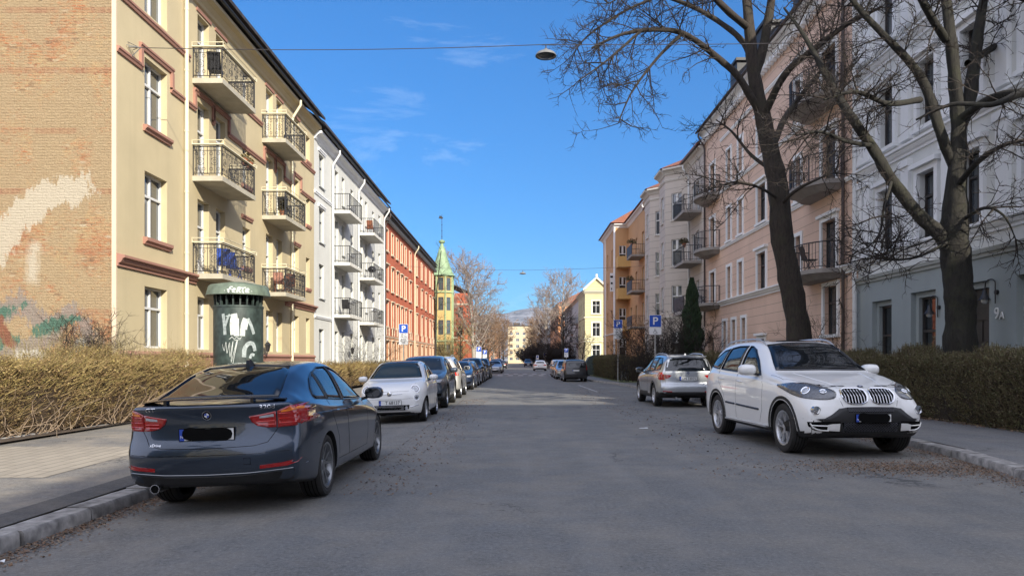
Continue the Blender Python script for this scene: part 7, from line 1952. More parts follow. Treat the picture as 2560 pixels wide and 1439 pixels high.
def far_tree(label, x, y, h, spread, barkm, twigm, seed, trunk_r=.28, n_l=26, spec=None, fork=.25, shape='egg', group=None, up=.10, z0=.1):
    rg = random.Random(seed); o = thing('bare_tree', label, 'tree', (x, y, z0), group=group)
    T = Fast(); F_ = Fast(); base = Vector((x, y, z0))
    path = wander(base, Vector((rg.uniform(-.05, .05), rg.uniform(-.05, .05), 1)), h*.93, 10, rg, .035, .05)
    T.tube(path, [trunk_r*(1-.9*(i/10)**.8) + .02 for i in range(11)], 8)
    spec = spec or [(1.5, h*.13, .4, .8, .04, .10, .03, 0), (2.2, h*.055, .4, .8, .022, .15, .05, 0)]
    for i in range(n_l):
        t = fork + (1-fork)*(i+rg.random())/n_l*.97; k = min(int(t*10), 9); p = path[k].lerp(path[k+1], t*10-k)
        prof = math.sin(math.pi*min(1, (t-fork)/(1-fork)*.80+.20))**.7 if shape == 'egg' else (1-t)**.5*1.3
        a = i*2.4+rg.uniform(-.4, .4); L = spread*prof*rg.uniform(.75, 1.15)+.3
        d = Vector((math.cos(a), math.sin(a), rg.uniform(.5, 1.1)))
        pp = wander(p, d, L, 6, rg, .07, up); r_ = trunk_r*.32*(1-t*.6)
        T.tube(pp, [r_*(1-.8*j/6) for j in range(7)], 5)
        twigs(F_, pp, r_, rg, 0, spec)
    T.build('trunk', M[barkm], o, origin=(x, y, z0)); F_.build('crown', M[twigm], o, origin=(x, y, z0)); return o
far_tree('tall pale birch rising above the red building on the left side', -6.6, 112, 17.6, 6.2, 'birch', 'birch_twig', 3, .34, 42, [(1.6, 2.5, .4, .7, .045, .10, .05, .0), (2.4, 1.0, .4, .8, .028, .16, .03, .02), (2.2, .5, .4, .8, .022, .2, 0, .05)], .12)
far_tree('brown bare tree between the birch and the far left trees', -6.5, 138, 11.5, 5.0, 'bark', 'brown_twig', 4, .28, 30, [(1.4, 2.0, .4, .8, .05, .12, .03, 0), (2.2, .9, .4, .8, .035, .16, .04, 0)], .15)
far_tree('spreading brown tree in front of the rust-red building on the left side', -6.3, 156, 11.0, 5.5, 'bark', 'brown_twig', 5, .28, 30, [(1.4, 2.2, .4, .8, .055, .12, .03, 0), (2.0, 1.0, .4, .8, .04, .16, .04, 0)], .15)
far_tree('brown tree before the sandy block on the left side', -6.0, 182, 12.5, 5.5, 'birch', 'brown_twig', 6, .26, 30, [(1.3, 2.2, .4, .8, .06, .12, .03, 0), (1.8, 1.0, .4, .8, .05, .16, .04, 0)], .12)
far_tree('furthest brown tree on the left side of the street', -5.5, 220, 12.0, 5.5, 'bark', 'brown_twig', 7, .26, 26, [(1.2, 2.3, .4, .8, .07, .12, .03, 0), (1.6, 1.0, .4, .8, .06, .16, .04, 0)], .1)
far_tree('slender young tree in front of the red-orange building', -6.3, 56, 10.5, 1.6, 'bark', 'twig', 8, .085, 16, [(2.0, .8, .4, .9, .014, .12, .03, 0), (3, .35, .4, .8, .009, .16, .04, 0)], .25)
far_tree('thin leafless tree before the ochre turret building', -7.5, 96, 6.5, 2.6, 'bark', 'reed', 9, .12, 22, [(2.0, 1.2, .4, .8, .03, .12, .03, 0), (2.6, .5, .4, .8, .022, .16, .04, 0)], .15)
far_tree('tall pale-crowned tree right of the road, above the grey-white building', 9.2, 150, 19.5, 6.2, 'birch', 'birch_twig', 10, .36, 40, [(1.3, 2.5, .4, .7, .05, .10, .06, 0), (2.0, 1.1, .4, .8, .035, .15, .05, 0)], .28)
far_tree('second pale tree beside the tallest one on the right side', 6.3, 168, 18.5, 5.2, 'birch', 'birch_twig', 11, .32, 34, [(1.3, 2.5, .4, .7, .055, .10, .06, 0), (2.0, 1.1, .4, .8, .04, .15, .05, 0)], .28)
far_tree('reddish-brown bushy tree at the right kerb before the bend', 6.0, 190, 13.0, 5.0, 'bark', 'brown_twig', 12, .28, 34, [(1.5, 2.2, .4, .8, .06, .12, .04, 0), (2.2, 1.0, .4, .8, .05, .16, .04, 0)], .08)
far_tree('furthest reddish-brown tree on the right side near the bend', 5.6, 222, 12.0, 5.2, 'bark', 'brown_twig', 13, .28, 34, [(1.5, 2.2, .4, .8, .07, .12, .04, 0), (2.0, 1.0, .4, .8, .06, .16, .04, 0)], .06)
far_tree('tangled brown tree overhanging the left edge of the sandy block', -4.9, 245, 15.0, 6.0, 'bark', 'brown_twig', 17, .28, 32, [(1.3, 2.4, .4, .8, .08, .12, .03, 0), (1.8, 1.1, .4, .8, .065, .16, .04, 0)], .08)
far_tree('tangled brown tree overhanging the right edge of the sandy block', 5.9, 255, 16.0, 6.2, 'bark', 'brown_twig', 18, .28, 34, [(1.3, 2.4, .4, .8, .08, .12, .03, 0), (1.8, 1.1, .4, .8, .065, .16, .04, 0)], .06)
far_tree('mossy crooked tree leaning by the grey-white building on the right side', 8.0, 128, 9.5, 3.6, 'bark_moss', 'twig', 14, .26, 22, [(1.4, 1.8, .4, .8, .04, .12, .03, 0), (2.2, .8, .4, .8, .03, .16, .04, 0)], .25)
far_tree('small dark bare tree in front of the pale yellow villa', 8.9, 104, 4.6, 2.6, 'bark', 'twig', 15, .10, 20, [(2.2, 1.1, .4, .8, .025, .12, .03, 0), (3, .5, .4, .8, .018, .16, .04, 0)], .15)

def shrub(label, x, y, w, h, n, mat, seed, name='bare_shrub', r0=.014, arch=.0, spec=None, z0=.12):
    rg = random.Random(seed); o = thing(name, label, 'shrub', (x, y, z0)); F_ = Fast()
    for i in range(n):
        a = rg.uniform(0, 6.283); q = rg.random()**.5*w*.35
        p = Vector((x+math.cos(a)*q, y+math.sin(a)*q, z0)); d = Vector((math.cos(a)*rg.uniform(.1, .9)*w/h, math.sin(a)*rg.uniform(.1, .9)*w/h, 1))
        pp = wander(p, d, h*rg.uniform(.75, 1.15), 7, rg, .10, 0, -arch); rr = r0*rg.uniform(.7, 1.3)
        if arch: pp = [v - Vector((0, 0, arch*(j/7)**2*h)) for j, v in enumerate(pp)]
        F_.tube(pp, [rr*(1-.75*j/7) for j in range(8)], 3); twigs(F_, pp, rr, rg, 0, spec or [(4, h*.25, .4, .9, r0*.6, .16, .04, 0), (5, h*.10, .4, .9, r0*.4, .2, .04, 0)])
    ob = F_.build('branches', M[mat], o, origin=(x, y, z0)); return o
shrub('dark tangled bramble bush against the corner of the brick gable', -11.15, 19.55, 1.5, 3.2, 46, 'twig', 31, 'bramble', .012, .35)
shrub('wide leafless shrub left of the thuja, behind the silver SUV', 8.6, 42.5, 4.0, 4.0, 60, 'twig', 32, r0=.022)
shrub('leafless shrub beside the blue disabled-parking sign', 7.4, 46.5, 2.6, 3.0, 40, 'twig', 33, r0=.018)
shrub('thin bare sapling clump at the grey downpipe, right of the leaning trunk', 10.9, 25.2, 1.2, 3.0, 16, 'twig', 34, r0=.012)
shrub('low bare shrub in front of the white building on the left side', -9.6, 46.5, 1.8, 3.0, 22, 'twig', 35, r0=.014)
shrub('twiggy bush at the foot of the ochre turret building', -9.0, 99.0, 3.0, 4.2, 40, 'reed', 36, r0=.03)
shrub('dark bushes crowding the right kerb before the bend', 6.6, 180, 6.0, 5.2, 90, 'twig', 37, r0=.07)
shrub('dark bushes right of the road near the grey-white building', 8.0, 140, 5.0, 4.5, 80, 'twig', 38, r0=.055)
shrub('low dark bushes at the far end beside the sandy block', 5.0, 238, 7.0, 5.5, 90, 'twig', 39, r0=.09)

def hedge(label, line, w, h, dens, mat, corem, seed, blade=(.10, .24), bw=.006, z0=.12, top_wild=.0, name='hedge', stems=0, leaf=.5):
    """line: (x, y) points of the centre line"""
    rg = np.random.RandomState(seed); rr_ = random.Random(seed); o = thing(name, label, 'hedge', (line[0][0], line[0][1], z0)); F_ = Fast(); pts = [Vector((a, b_, 0)) for a, b_ in line]
    for a, c in zip(pts, pts[1:]):
        L = (c-a).length; U = (c-a).normalized(); N_ = Vector((-U.y, U.x, 0)); n = int(L*(2*h+w)*dens)
        for i in range(n):
            u = rr_.uniform(-.02, 1.02)*L; s_ = rr_.uniform(0, 2*h+w)
            bump = .07*math.sin(u*1.7+seed)+.05*math.sin(u*4.3+s_*2)
            if s_ < h: d, z, nn = -w/2, s_, -N_
            elif s_ < h+w: d, z, nn = s_-h-w/2, h, Vector((0, 0, 1))
            else: d, z, nn = w/2, 2*h+w-s_, N_
            if stems > 10 and nn.z == 0 and z < h*.62 and rr_.random() > .38+.5*z/h + .25*math.sin(u*2.3)*math.sin(u*.9+2): continue
            taper = (1-.25*(1-z/h)**2) if abs(d) == w/2 else 1
            p = a + U*u + N_*(d*taper + (0)) + Vector((0, 0, z0+max(.02, z+ (bump if nn.z else 0))))
            p = p + nn*(bump - rr_.random()**1.5*.22)
            dr = (nn*rr_.uniform(.1, .9) + Vector((rr_.gauss(0, .45), rr_.gauss(0, .45), rr_.uniform(.0, 1.1)))).normalized()
            l = rr_.uniform(*blade); F_.blade(p, dr*l, bw*rr_.uniform(.6, 1.4))
            if rr_.random() < leaf:
                q = p + dr*l*rr_.uniform(.4, 1); s2 = rr_.uniform(.006, .012); e = Vector((rr_.gauss(0, 1), rr_.gauss(0, 1), rr_.gauss(0, 1))).normalized(); g_ = e.cross(dr).normalized(); F_.quad(q, e*s2, g_*s2*1.5)
    F_.build('shoots', M[mat], o, smooth=False, origin=(line[0][0], line[0][1], z0))
    if stems:      # gnarled inner stems showing low down
        S_ = Fast()
        for a, c in zip(pts, pts[1:]):
            L = (c-a).length; U = (c-a).normalized(); N_ = Vector((-U.y, U.x, 0))
            for i in range(int(L*stems)):
                sd = rr_.choice((-1, 1)); p = a+U*rr_.uniform(0, L)+N_*(sd*w*rr_.uniform(.38, .50))+Vector((0, 0, z0)); pp = wander(p, Vector((rr_.gauss(0, .8), rr_.gauss(0, .8), .9))+N_*sd*.25, h*rr_.uniform(.3, .85), 6, rr_, .28, .05)
                S_.tube(pp, [.010*(1-.6*j/6) for j in range(7)], 4)
        S_.build('stems', M['pale_stem' if stems > 10 else 'twig'], o, origin=(line[0][0], line[0][1], z0))
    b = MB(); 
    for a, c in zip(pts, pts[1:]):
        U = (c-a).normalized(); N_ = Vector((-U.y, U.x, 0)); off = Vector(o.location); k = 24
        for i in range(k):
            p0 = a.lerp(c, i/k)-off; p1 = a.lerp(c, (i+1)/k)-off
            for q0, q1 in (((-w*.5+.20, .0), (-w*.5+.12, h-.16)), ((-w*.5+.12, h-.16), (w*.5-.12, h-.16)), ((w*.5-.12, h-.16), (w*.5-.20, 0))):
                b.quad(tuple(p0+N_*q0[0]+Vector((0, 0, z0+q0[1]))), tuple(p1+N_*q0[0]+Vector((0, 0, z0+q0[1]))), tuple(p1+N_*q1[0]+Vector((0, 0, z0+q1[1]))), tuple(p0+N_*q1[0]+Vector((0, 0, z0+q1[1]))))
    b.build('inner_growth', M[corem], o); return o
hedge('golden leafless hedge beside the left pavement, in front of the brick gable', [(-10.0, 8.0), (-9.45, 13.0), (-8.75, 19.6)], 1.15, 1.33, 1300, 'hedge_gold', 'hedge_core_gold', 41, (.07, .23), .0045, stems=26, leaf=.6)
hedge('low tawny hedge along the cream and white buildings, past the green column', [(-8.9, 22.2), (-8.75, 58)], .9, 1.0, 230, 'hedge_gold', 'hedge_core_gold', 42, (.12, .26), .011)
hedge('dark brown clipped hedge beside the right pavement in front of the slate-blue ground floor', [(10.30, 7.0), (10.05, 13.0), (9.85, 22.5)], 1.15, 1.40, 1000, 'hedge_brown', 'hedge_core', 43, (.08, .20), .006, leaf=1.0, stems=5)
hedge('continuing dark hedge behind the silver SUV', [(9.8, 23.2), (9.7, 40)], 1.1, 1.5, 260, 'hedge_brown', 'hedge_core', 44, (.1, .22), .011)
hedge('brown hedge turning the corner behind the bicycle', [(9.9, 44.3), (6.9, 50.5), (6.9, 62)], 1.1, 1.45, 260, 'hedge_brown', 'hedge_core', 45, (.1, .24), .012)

# upright dry stems growing through and behind the golden hedge
rr2 = random.Random(50); o = thing('dry_stems', 'thin ochre stems standing above the golden hedge in front of the mural', 'shrub', (-10.6, 15, .12)); F_ = Fast()
for i in range(650):
    y = rr2.uniform(10.5, 19.9); x = -9.6 + .09*(y-12) - rr2.uniform(.0, 1.5); hh = rr2.uniform(1.35, 1.95) + .22*math.sin(y*2.1)
    p = Vector((x, y, .12)); pp = wander(p, Vector((rr2.gauss(0, .10), rr2.gauss(0, .10), 1)), hh, 5, rr2, .05, .03); F_.tube(pp, [.006*(1-.7*j/5) for j in range(6)], 3)
    if rr2.random() < .55: twigs(F_, pp[2:], .004, rr2, 0, [(5, .25, .4, .6, .0035, .1, .1, 0)])
F_.build('stems', M['reed'], o, origin=(-10.6, 15, .12))
tag(o, None, None, None, 'stuff')

# conical thuja
o = thing('thuja', 'tall narrow dark green thuja by the grey building', 'tree', (10.15, 43.2, .12)); F_ = Fast(); rr2 = random.Random(51)
for i in range(15000):
    z = rr2.random()**1.25*6.0; rad = .78*(1-(z/6.1)**1.9)**.75*(.88+.12*math.sin(z*5+1)) ; a = rr2.uniform(0, 6.283); rad *= (1+.10*math.sin(a*5+z*3)); q = rad*(1-rr2.random()**2*.35)
    c = Vector((10.15+math.cos(a)*q, 43.2+math.sin(a)*q, .2+z)); d = Vector((math.cos(a)*.4, math.sin(a)*.4, 1)); e = Vector((rr2.gauss(0, 1), rr2.gauss(0, 1), rr2.gauss(0, .3))).normalized()
    F_.quad(c, e*.035, d.normalized()*.10)
F_.build('crown', M['thuja'], o, smooth=False, origin=(10.15, 43.2, .12))
b = MB(); b.lathe([(.10, 0), (.5, .3), (.55, 1.5), (.42, 3.5), (.2, 5.2), (0, 5.7)], 12, (0, 0, 0)); b.build('inner_crown', M['thuja'], o)
b = MB(); b.lathe([(.12, -.1), (.10, .6)], 8, (0, 0, 0)); b.build('trunk', M['bark'], o)

# leaf litter and grit in the gutters
def litter(name, label, fn, n, seed, size=(.008, .022), mat='litter'):
    rr = random.Random(seed); F_ = Fast()
    for i in range(n):
        x, y, z = fn(rr); s_ = rr.uniform(*size); a = rr.uniform(0, 6.283); e = Vector((math.cos(a), math.sin(a), rr.gauss(0, .25))).normalized(); g_ = Vector((-math.sin(a), math.cos(a), rr.gauss(0, .35))).normalized()
        F_.quad(Vector((x, y, z+.006+rr.random()*.008)), e*s_, g_*s_*rr.uniform(.35, .9))
    o = F_.build(name, M[mat], None, smooth=False); return tag(o, label, 'litter', None, 'stuff')
litter('leaf_litter', 'brown leaf litter lying along the left kerb', lambda r: ((lambda y: (lambda x: (x, y, road_z(x)))(xat(KL, y)+.02+abs(r.gauss(0, .16))))(r.uniform(3.5, 16))), 9500, 60, (.004, .014))
litter('leaf_litter', 'reddish leaf litter spread on the road in front of the white SUV', lambda r: ((lambda y, q: (5.3-.25*(y-10)+r.gauss(0, .75), y, 0) if q else (xat(KR, y)-.03-abs(r.gauss(0, .22)), y, 0))(*((r.gauss(10.1, .42), True) if r.random() < .42 else (r.uniform(6.5, 20), False)))), 15000, 61, (.004, .013))
litter('road_grit', 'scattered grit and dark crumbs on the worn road beside the parked cars', lambda r: ((max(-2, -1.6+r.gauss(0, .35)), r.uniform(8, 28), 0) if r.random() < .45 else (3.3+r.gauss(0, .5), r.uniform(9, 40), 0)), 4200, 62, (.006, .018))
litter('leaf_litter', 'dead leaves on the earth under the golden hedge', lambda r: (lambda y: (lo(y)+r.uniform(-.9, .02)-.1, y, .14))(r.uniform(7, 19)), 5000, 63, (.012, .03))
litter('leaf_litter', 'dead leaves at the foot of the dark right hedge', lambda r: (lambda y: (ro(y)+r.gauss(.05, .22), y, .13))(r.uniform(7, 22)), 6500, 64, (.006, .02))
# ------------------------------------------------------------------ signs, lamps, wires, vent column, bicycle, balcony things
M['sign_blue'] = simple('sign_blue', (.012, .075, .42), .35, .05)
M['sign_white'] = simple('sign_white', (.72, .73, .73), .4, .04)
M['vent_green'] = simple('dark_green_enamel', (.034, .050, .043), .5, .6, 6, bump=.05)
M['vent_cap'] = simple('pale_green_enamel', (.11, .14, .10), .55, .35, 5)
M['spray'] = simple('sprayed_paint', (.50, .53, .49), .6, .35, 14)
M['spray_thin'] = simple('thin_sprayed_paint', (.30, .34, .33), .6, .45, 14)
def wheelchair(par, c, s_, mat):
    """c = lower left corner function (x, z) -> point; pictogram built of tubes"""
    b = MB()
    P = lambda x, z: c(x*s_, z*s_)
    b.tube([P(.42, .86), P(.46, .80)], .055*s_, 8); b.tube([P(.42, .74), P(.46, .45), P(.68, .45), P(.78, .18), P(.86, .20)], .03*s_, 6); b.tube([P(.45, .60), P(.64, .60)], .025*s_, 6)
    b.tube([P(.40, .58)]+[P(.46+.24*math.cos(R(a)), .32+.24*math.sin(R(a))) for a in range(120, 341, 20)], .026*s_, 6)
    return b.build('pictogram', M[mat], par)
def parking_sign(label, x, y, top, w, h2, kind='time', rz=0, base_z=PZ, group=None, lean=0):
    o = thing('parking_sign', label, 'sign', (x, y, base_z), rz, group=group); o.rotation_euler = (0, lean, rz)
    b = MB(); b.tube([(0, 0, 0), (0, 0, top-base_z-.05)], .03, 10); b.lathe([(.031, top-base_z-.05), (.02, top-base_z-.02), (0, top-base_z-.015)], 10, (0, 0, 0)); b.build('post', M['galv'], o, smooth=True)
    t = top-base_z
    def panel(z1, z0, mat, nm, ww=w):
        r_ = .04; pts = []
        for cx, cz, a0 in ((ww/2-r_, z1-r_, 0), (-ww/2+r_, z1-r_, 90), (-ww/2+r_, z0+r_, 180), (ww/2-r_, z0+r_, 270)):
            pts += [(cx+r_*math.cos(R(a0+k*22.5)), cz+r_*math.sin(R(a0+k*22.5))) for k in range(5)]
        b = MB(); b.prism(pts, -.045, -.039, lambda a, c, d: (a, d, c)); q = b.build(nm, M['sign_white'], o)
        if mat != 'sign_white':
            b = MB(); f = .018; p2 = [(a*(1-2*f/ww), (z0+z1)/2+(c-(z0+z1)/2)*(1-2*f/(z1-z0))) for a, c in pts]; b.prism(p2, -.0475, -.0455, lambda a, c, d: (a, d, c)); b.build('blue_field', M[mat], q)
        return q
    q = panel(t, t-w, 'sign_blue', 'blue_panel'); text_mesh('P', w*.86, M['sign_white'], q, 'letter_P', frame_mtx((0, -.0485, t-w/2-.01), (1, 0, 0), (0, 0, 1)), .0008, w*.014, 1.05)
    q = panel(t-w-.012, t-w-.012-h2, 'sign_white', 'lower_panel')
    z = t-w-.03
    if kind == 'time':
        rows = ['08-17', '(08-15)', 'Mot avgift', 'Maks 3 timer', 'Beboere', 'unntatt', 'sone A']
        zz = z-.05; 
        for i, s_ in enumerate(rows):
            sz = w*(.24 if i < 2 else .13); 
            if zz-sz/2 < t-w-h2: break
            text_mesh(s_, sz, M['ink'], q, 'sign_text', frame_mtx((0, -.0465, zz), (1, 0, 0), (0, 0, 1)), .0008, .001, 1.0); zz -= sz*(1.02 if i < 2 else 1.12)
    else:
        s_ = h2*.9; wheelchair(q, lambda a, c: (a-s_*.5, -.05, t-w-.012-h2+c+h2*.05), s_, 'ink')
    return o
parking_sign('blue P sign over a timetable panel, in front of the red-orange building', -7.42, 48, 3.80, .60, .72, group='parking signs on posts')
parking_sign('blue P sign with a white lower panel, beyond the left row of cars', -4.65, 88, 3.05, .60, .72, group='parking signs on posts')
parking_sign('smaller blue P sign just right of another one on the far left pavement', -4.75, 106, 2.9, .60, .60, group='parking signs on posts')
parking_sign('blue P sign with a timetable panel on the right pavement, bicycle at its foot', 6.28, 46.5, 4.0, .55, .66, group='parking signs on posts')
parking_sign('blue P sign with a wheelchair pictogram beside the silver SUV', 6.95, 37.5, 3.75, .62, .36, 'wheel', group='parking signs on posts')
parking_sign('blue P sign behind the white delivery van on the right', 7.5, 115, 3.25, .60, .70, group='parking signs on posts')
def white_sign(label, x, y, z):
    o = thing('road_sign', label, 'sign', (x, y, 0)); b = MB(); b.tube([(0, 0, 0), (0, 0, z)], .035, 6); b.build('post', M['galv'], o); b = MB(); b.box(-.32, .32, -.06, -.045, z-1.0, z); b.build('panel', M['sign_white'], o); b = MB(); b.lathe([(.22, -.062), (.22, -.068), (0, -.068)], 16, (0, 0, z-.35), 'y'); b.build('symbol', M['sign_blue'], o)
white_sign('white sign on a thin post right of the driving white car', 5.1, 140, 2.9); white_sign('further white sign on a post near the dark blue car', 4.6, 175, 2.6)

# ---- street lamps slung on wires
def lamp_on_wire(label, x, y, z, xl, zl, xr, zr, s_=1.0, r=.006, yl=None):
    o = thing('hanging_lamp', label, 'street lamp', (x, y, z))
    b = MB(); b.lathe([(.035, .16), (.05, .14), (.06, .10), (.16, .075), (.25, .03), (.295, -.03), (.30, -.06), (.285, -.055), (.24, .0), (.12, .03), (0, .035)], 28, (0, 0, 0)); b.v = [(p[0]*s_, p[1]*s_, p[2]*s_) for p in b.v]; b.build('lamp_shade', M['iron_grey'], o, smooth=True)
    b = MB(); b.lathe([(.27*s_, -.03*s_), (.20*s_, -.075*s_), (.1*s_, -.10*s_), (0, -.105*s_)], 24, (0, 0, 0)); b.build('lamp_bowl', M['car_glass_green'], o, smooth=True)
    b = MB(); b.tube([(0, 0, .15*s_), (0, 0, .26*s_)], .018, 6); b.tube([(-.12*s_, 0, .26*s_), (.24*s_, 0, .26*s_)], .014, 6); b.build('bracket', M['iron'], o)
    w = thing('overhead_wire', 'steel span wire carrying the '+label.split(' lamp')[0]+' lamp across the street', 'wire', (xl, yl or y, zl))
    b = MB(); n = 16; zt = z+.27*s_; left = [Vector((xl+(x-xl)*i/n, (yl or y)+(y-(yl or y))*i/n, zl+(zt-zl)*i/n-.10*math.sin(math.pi*i/n))) for i in range(n+1)]
    right = [Vector((x+(xr-x)*i/n, y, zt+(zr-zt)*i/n-.06*math.sin(math.pi*i/n))) for i in range(n+1)]
    off = Vector(w.location); b.tube([p-off for p in left+right[1:]], r, 5); b.build('cable', M['wire'], w)
lamp_on_wire('near round grey lamp hanging over the street', .79, 20.95, 10.12, -10.68, 10.30, 12.05, 10.55, r=.011)
lamp_on_wire('second round lamp, small against the sky', .43, 66, 9.2, -11, 9.9, 12.2, 9.9, r=.012)
lamp_on_wire('third round lamp, tiny above the far hill', -.6, 150, 11.1, -11, 11.9, 10.8, 11.9, r=.016)
w = thing('overhead_wire', 'thin wire rising from the hook across the brick gable', 'wire', (-10.7, 20.95, 10.3)); b = MB(); b.tube([(0, 0, 0), (-3.5, -1.05, 1.50), (-9.1, -1.15, 3.95)], .010, 5); b.build('cable', M['wire'], w)

# ---- green ventilation column with tags
vx, vy = -7.78, 20.6
vc = thing('ventilation_column', 'round dark green ventilation column with white spray tags and a pale green cap', 'ventilation column', (vx, vy, .1))
b = MB(); r_ = .655; b.lathe([(r_+.03, -.02), (r_+.03, .12), (r_, .15), (r_, 2.80), (r_+.015, 2.81), (r_+.015, 2.86), (r_-.04, 2.87), (0, 2.87)], 56, (0, 0, 0)); b.build('column_body', M['vent_green'], vc, smooth=True, sharp=40)
b = MB()
for k in range(22):
    a = 2*math.pi*k/22; c_, s_ = math.cos(a), math.sin(a); q = [(r_*.88, -.02), (r_*.88, .02), (r_*.97, .02), (r_*.97, -.02)]
    b.add([(c_*u-s_*v, s_*u+c_*v, z) for z, q_ in ((2.86, q), (3.20, [(u+.02, v) for u, v in q])) for u, v in q_], [(0,3,2,1),(4,5,6,7),(0,1,5,4),(1,2,6,5),(2,3,7,6),(3,0,4,7)])
b.build('vent_slat', M['vent_green'], vc)
b = MB(); b.lathe([(r_*.72, 2.86), (r_*.72, 3.2)], 40, (0, 0, 0)); 
for z in (2.93, 3.0, 3.07, 3.14): b.lathe([(r_*.72, z), (r_*.80, z-.02)], 40, (0, 0, 0))
b.build('inner_louvre', M['ink'], vc)
b = MB(); b.lathe([(r_*.9, 3.16), (r_+.17, 3.13), (r_+.20, 3.14), (r_+.135, 3.39), (r_+.09, 3.43), (.25, 3.52), (0, 3.53)], 56, (0, 0, 0)); b.build('cap', M['vent_cap'], vc, smooth=True, sharp=40)
a_mid = math.atan2(-vy, -vx)       # towards the viewpoint
def on_cyl(u, z, cap=False):
    """u in metres along the surface, seen left to right"""
    rad = (r_+.006) if not cap else (r_+.20-(z-3.14)*.26+.006); a = a_mid+u/rad
    return (rad*math.cos(a), rad*math.sin(a), z)
def stroke(mb, pts, w, cap=False, m=None):
    P = crom([(a, c) for a, c in pts], 5); n = len(P); vs = []
    for i, (a, c) in enumerate(P):
        q0 = P[max(0, i-1)]; q1 = P[min(n-1, i+1)]; t = Vector((q1[0]-q0[0], q1[1]-q0[1])); t = t.normalized() if t.length else Vector((1, 0)); nn = Vector((-t.y, t.x))*w/2
        vs += [on_cyl(a+nn.x, c+nn.y, cap), on_cyl(a-nn.x, c-nn.y, cap)]
    mb.add(vs, [(2*i, 2*i+1, 2*i+3, 2*i+2) for i in range(n-1)], m)
b = MB(); z0 = 3.17
def cs(l, w=.030): stroke(b, [(a, z0+c) for a, c in l], w, True)
cs([(-.28, .02), (-.24, .10), (-.20, .155), (-.14, .16)]); cs([(-.30, .085), (-.17, .10)]); cs([(-.26, .0), (-.235, .05)])
cs([(-.155, .055), (-.09, .085), (-.10, .12), (-.15, .09), (-.15, .03), (-.08, .02)]); cs([(-.04, .0), (-.02, .13), (.04, .145), (.035, .09), (-.02, .075), (.05, .01)])
cs([(.05, .135), (.19, .15)]); cs([(.12, .14), (.10, .05), (.13, .0)]); cs([(.17, .05), (.26, .085), (.25, .125), (.18, .09), (.19, .025), (.28, .03)])
cs([(-.37, .05), (-.355, .06)], .03); cs([(.335, .05), (.35, .06)], .03)
b.build('tag_lettering', M['spray'], vc)
b = MB()
for l, w_ in (([(-.13, 2.05), (-.15, 2.35), (-.11, 2.60)], .15), ([(-.05, 2.02), (-.06, 2.3), (-.11, 2.62)], .14), ([(.10, 2.02), (.12, 2.3), (.18, 2.50)], .13), ([(.17, 2.2), (.22, 2.48)], .10), ([(-.09, 2.1), (-.08, 2.5)], .18)): stroke(b, l, w_)
stroke(b, [(-.44, 1.80), (-.38, 1.62), (-.33, 1.86), (-.30, 1.55), (-.23, 1.85), (-.22, 1.45), (-.14, 1.88), (-.19, 1.30), (-.04, 1.90), (-.16, 1.18), (-.10, 1.52), (-.03, 1.88), (-.08, 1.9)], .012)
stroke(b, [(-.25, 1.93), (-.2, 1.96), (-.17, 2.0), (-.11, 1.94), (-.05, 1.99), (.02, 1.95), (.08, 1.99)], .014); stroke(b, [(-.12, 1.90), (.06, 1.93)], .01)
b.build('white_tag', M['spray'], vc)
b = MB(); stroke(b, [(-.42, 2.62), (-.38, 2.35), (-.36, 2.05)], .09); stroke(b, [(-.38, 2.2), (-.28, 2.5), (-.22, 2.6)], .06); stroke(b, [(.24, 2.5), (.34, 2.3), (.42, 2.08)], .09)
stroke(b, [(.14, 1.45), (.16, 1.68), (.27, 1.82), (.40, 1.80), (.46, 1.62)], .11); stroke(b, [(.30, 1.42), (.36, 1.52), (.44, 1.5)], .08); stroke(b, [(-.34, 2.55), (-.16, 2.58)], .03); b.build('faded_tag', M['spray_thin'], vc)

# ---- wall lanterns and gooseneck lamps
def lantern(label, fac_x, sgn, y, z):
    o = thing('wall_lantern', label, 'lantern', (fac_x, y, z)); b = MB(); b.tube([(0, 0, -.25), (sgn*.1, 0, -.22), (sgn*.25, 0, -.28), (sgn*.28, 0, -.12)], .018, 6); b.box(min(0, sgn*.02), max(0, sgn*.02), -.05, .05, -.35, .0); b.build('bracket', M['iron'], o)
    b = MB(); b.lathe([(.0, -.12), (.07, -.12), (.12, .16), (.16, .16), (.06, .28), (.02, .30), (.02, .36), (0, .38)], 6, (sgn*.28, 0, 0)); b.build('lamp_body', M['iron'], o); b = MB(); b.lathe([(.062, -.10), (.108, .14)], 6, (sgn*.28, 0, 0)); b.build('lamp_pane', M['clear_lens'], o)
lantern('black wall lantern on the cream facade right of the green column', LX, 1, 32.9-1.2, 1.95)
lantern('black wall lantern on the peach facade above the white SUV', RX, -1, 37.6, 2.05)
lantern('black wall lantern low on the white building of the left side', LX, 1, 47.9, 2.0)
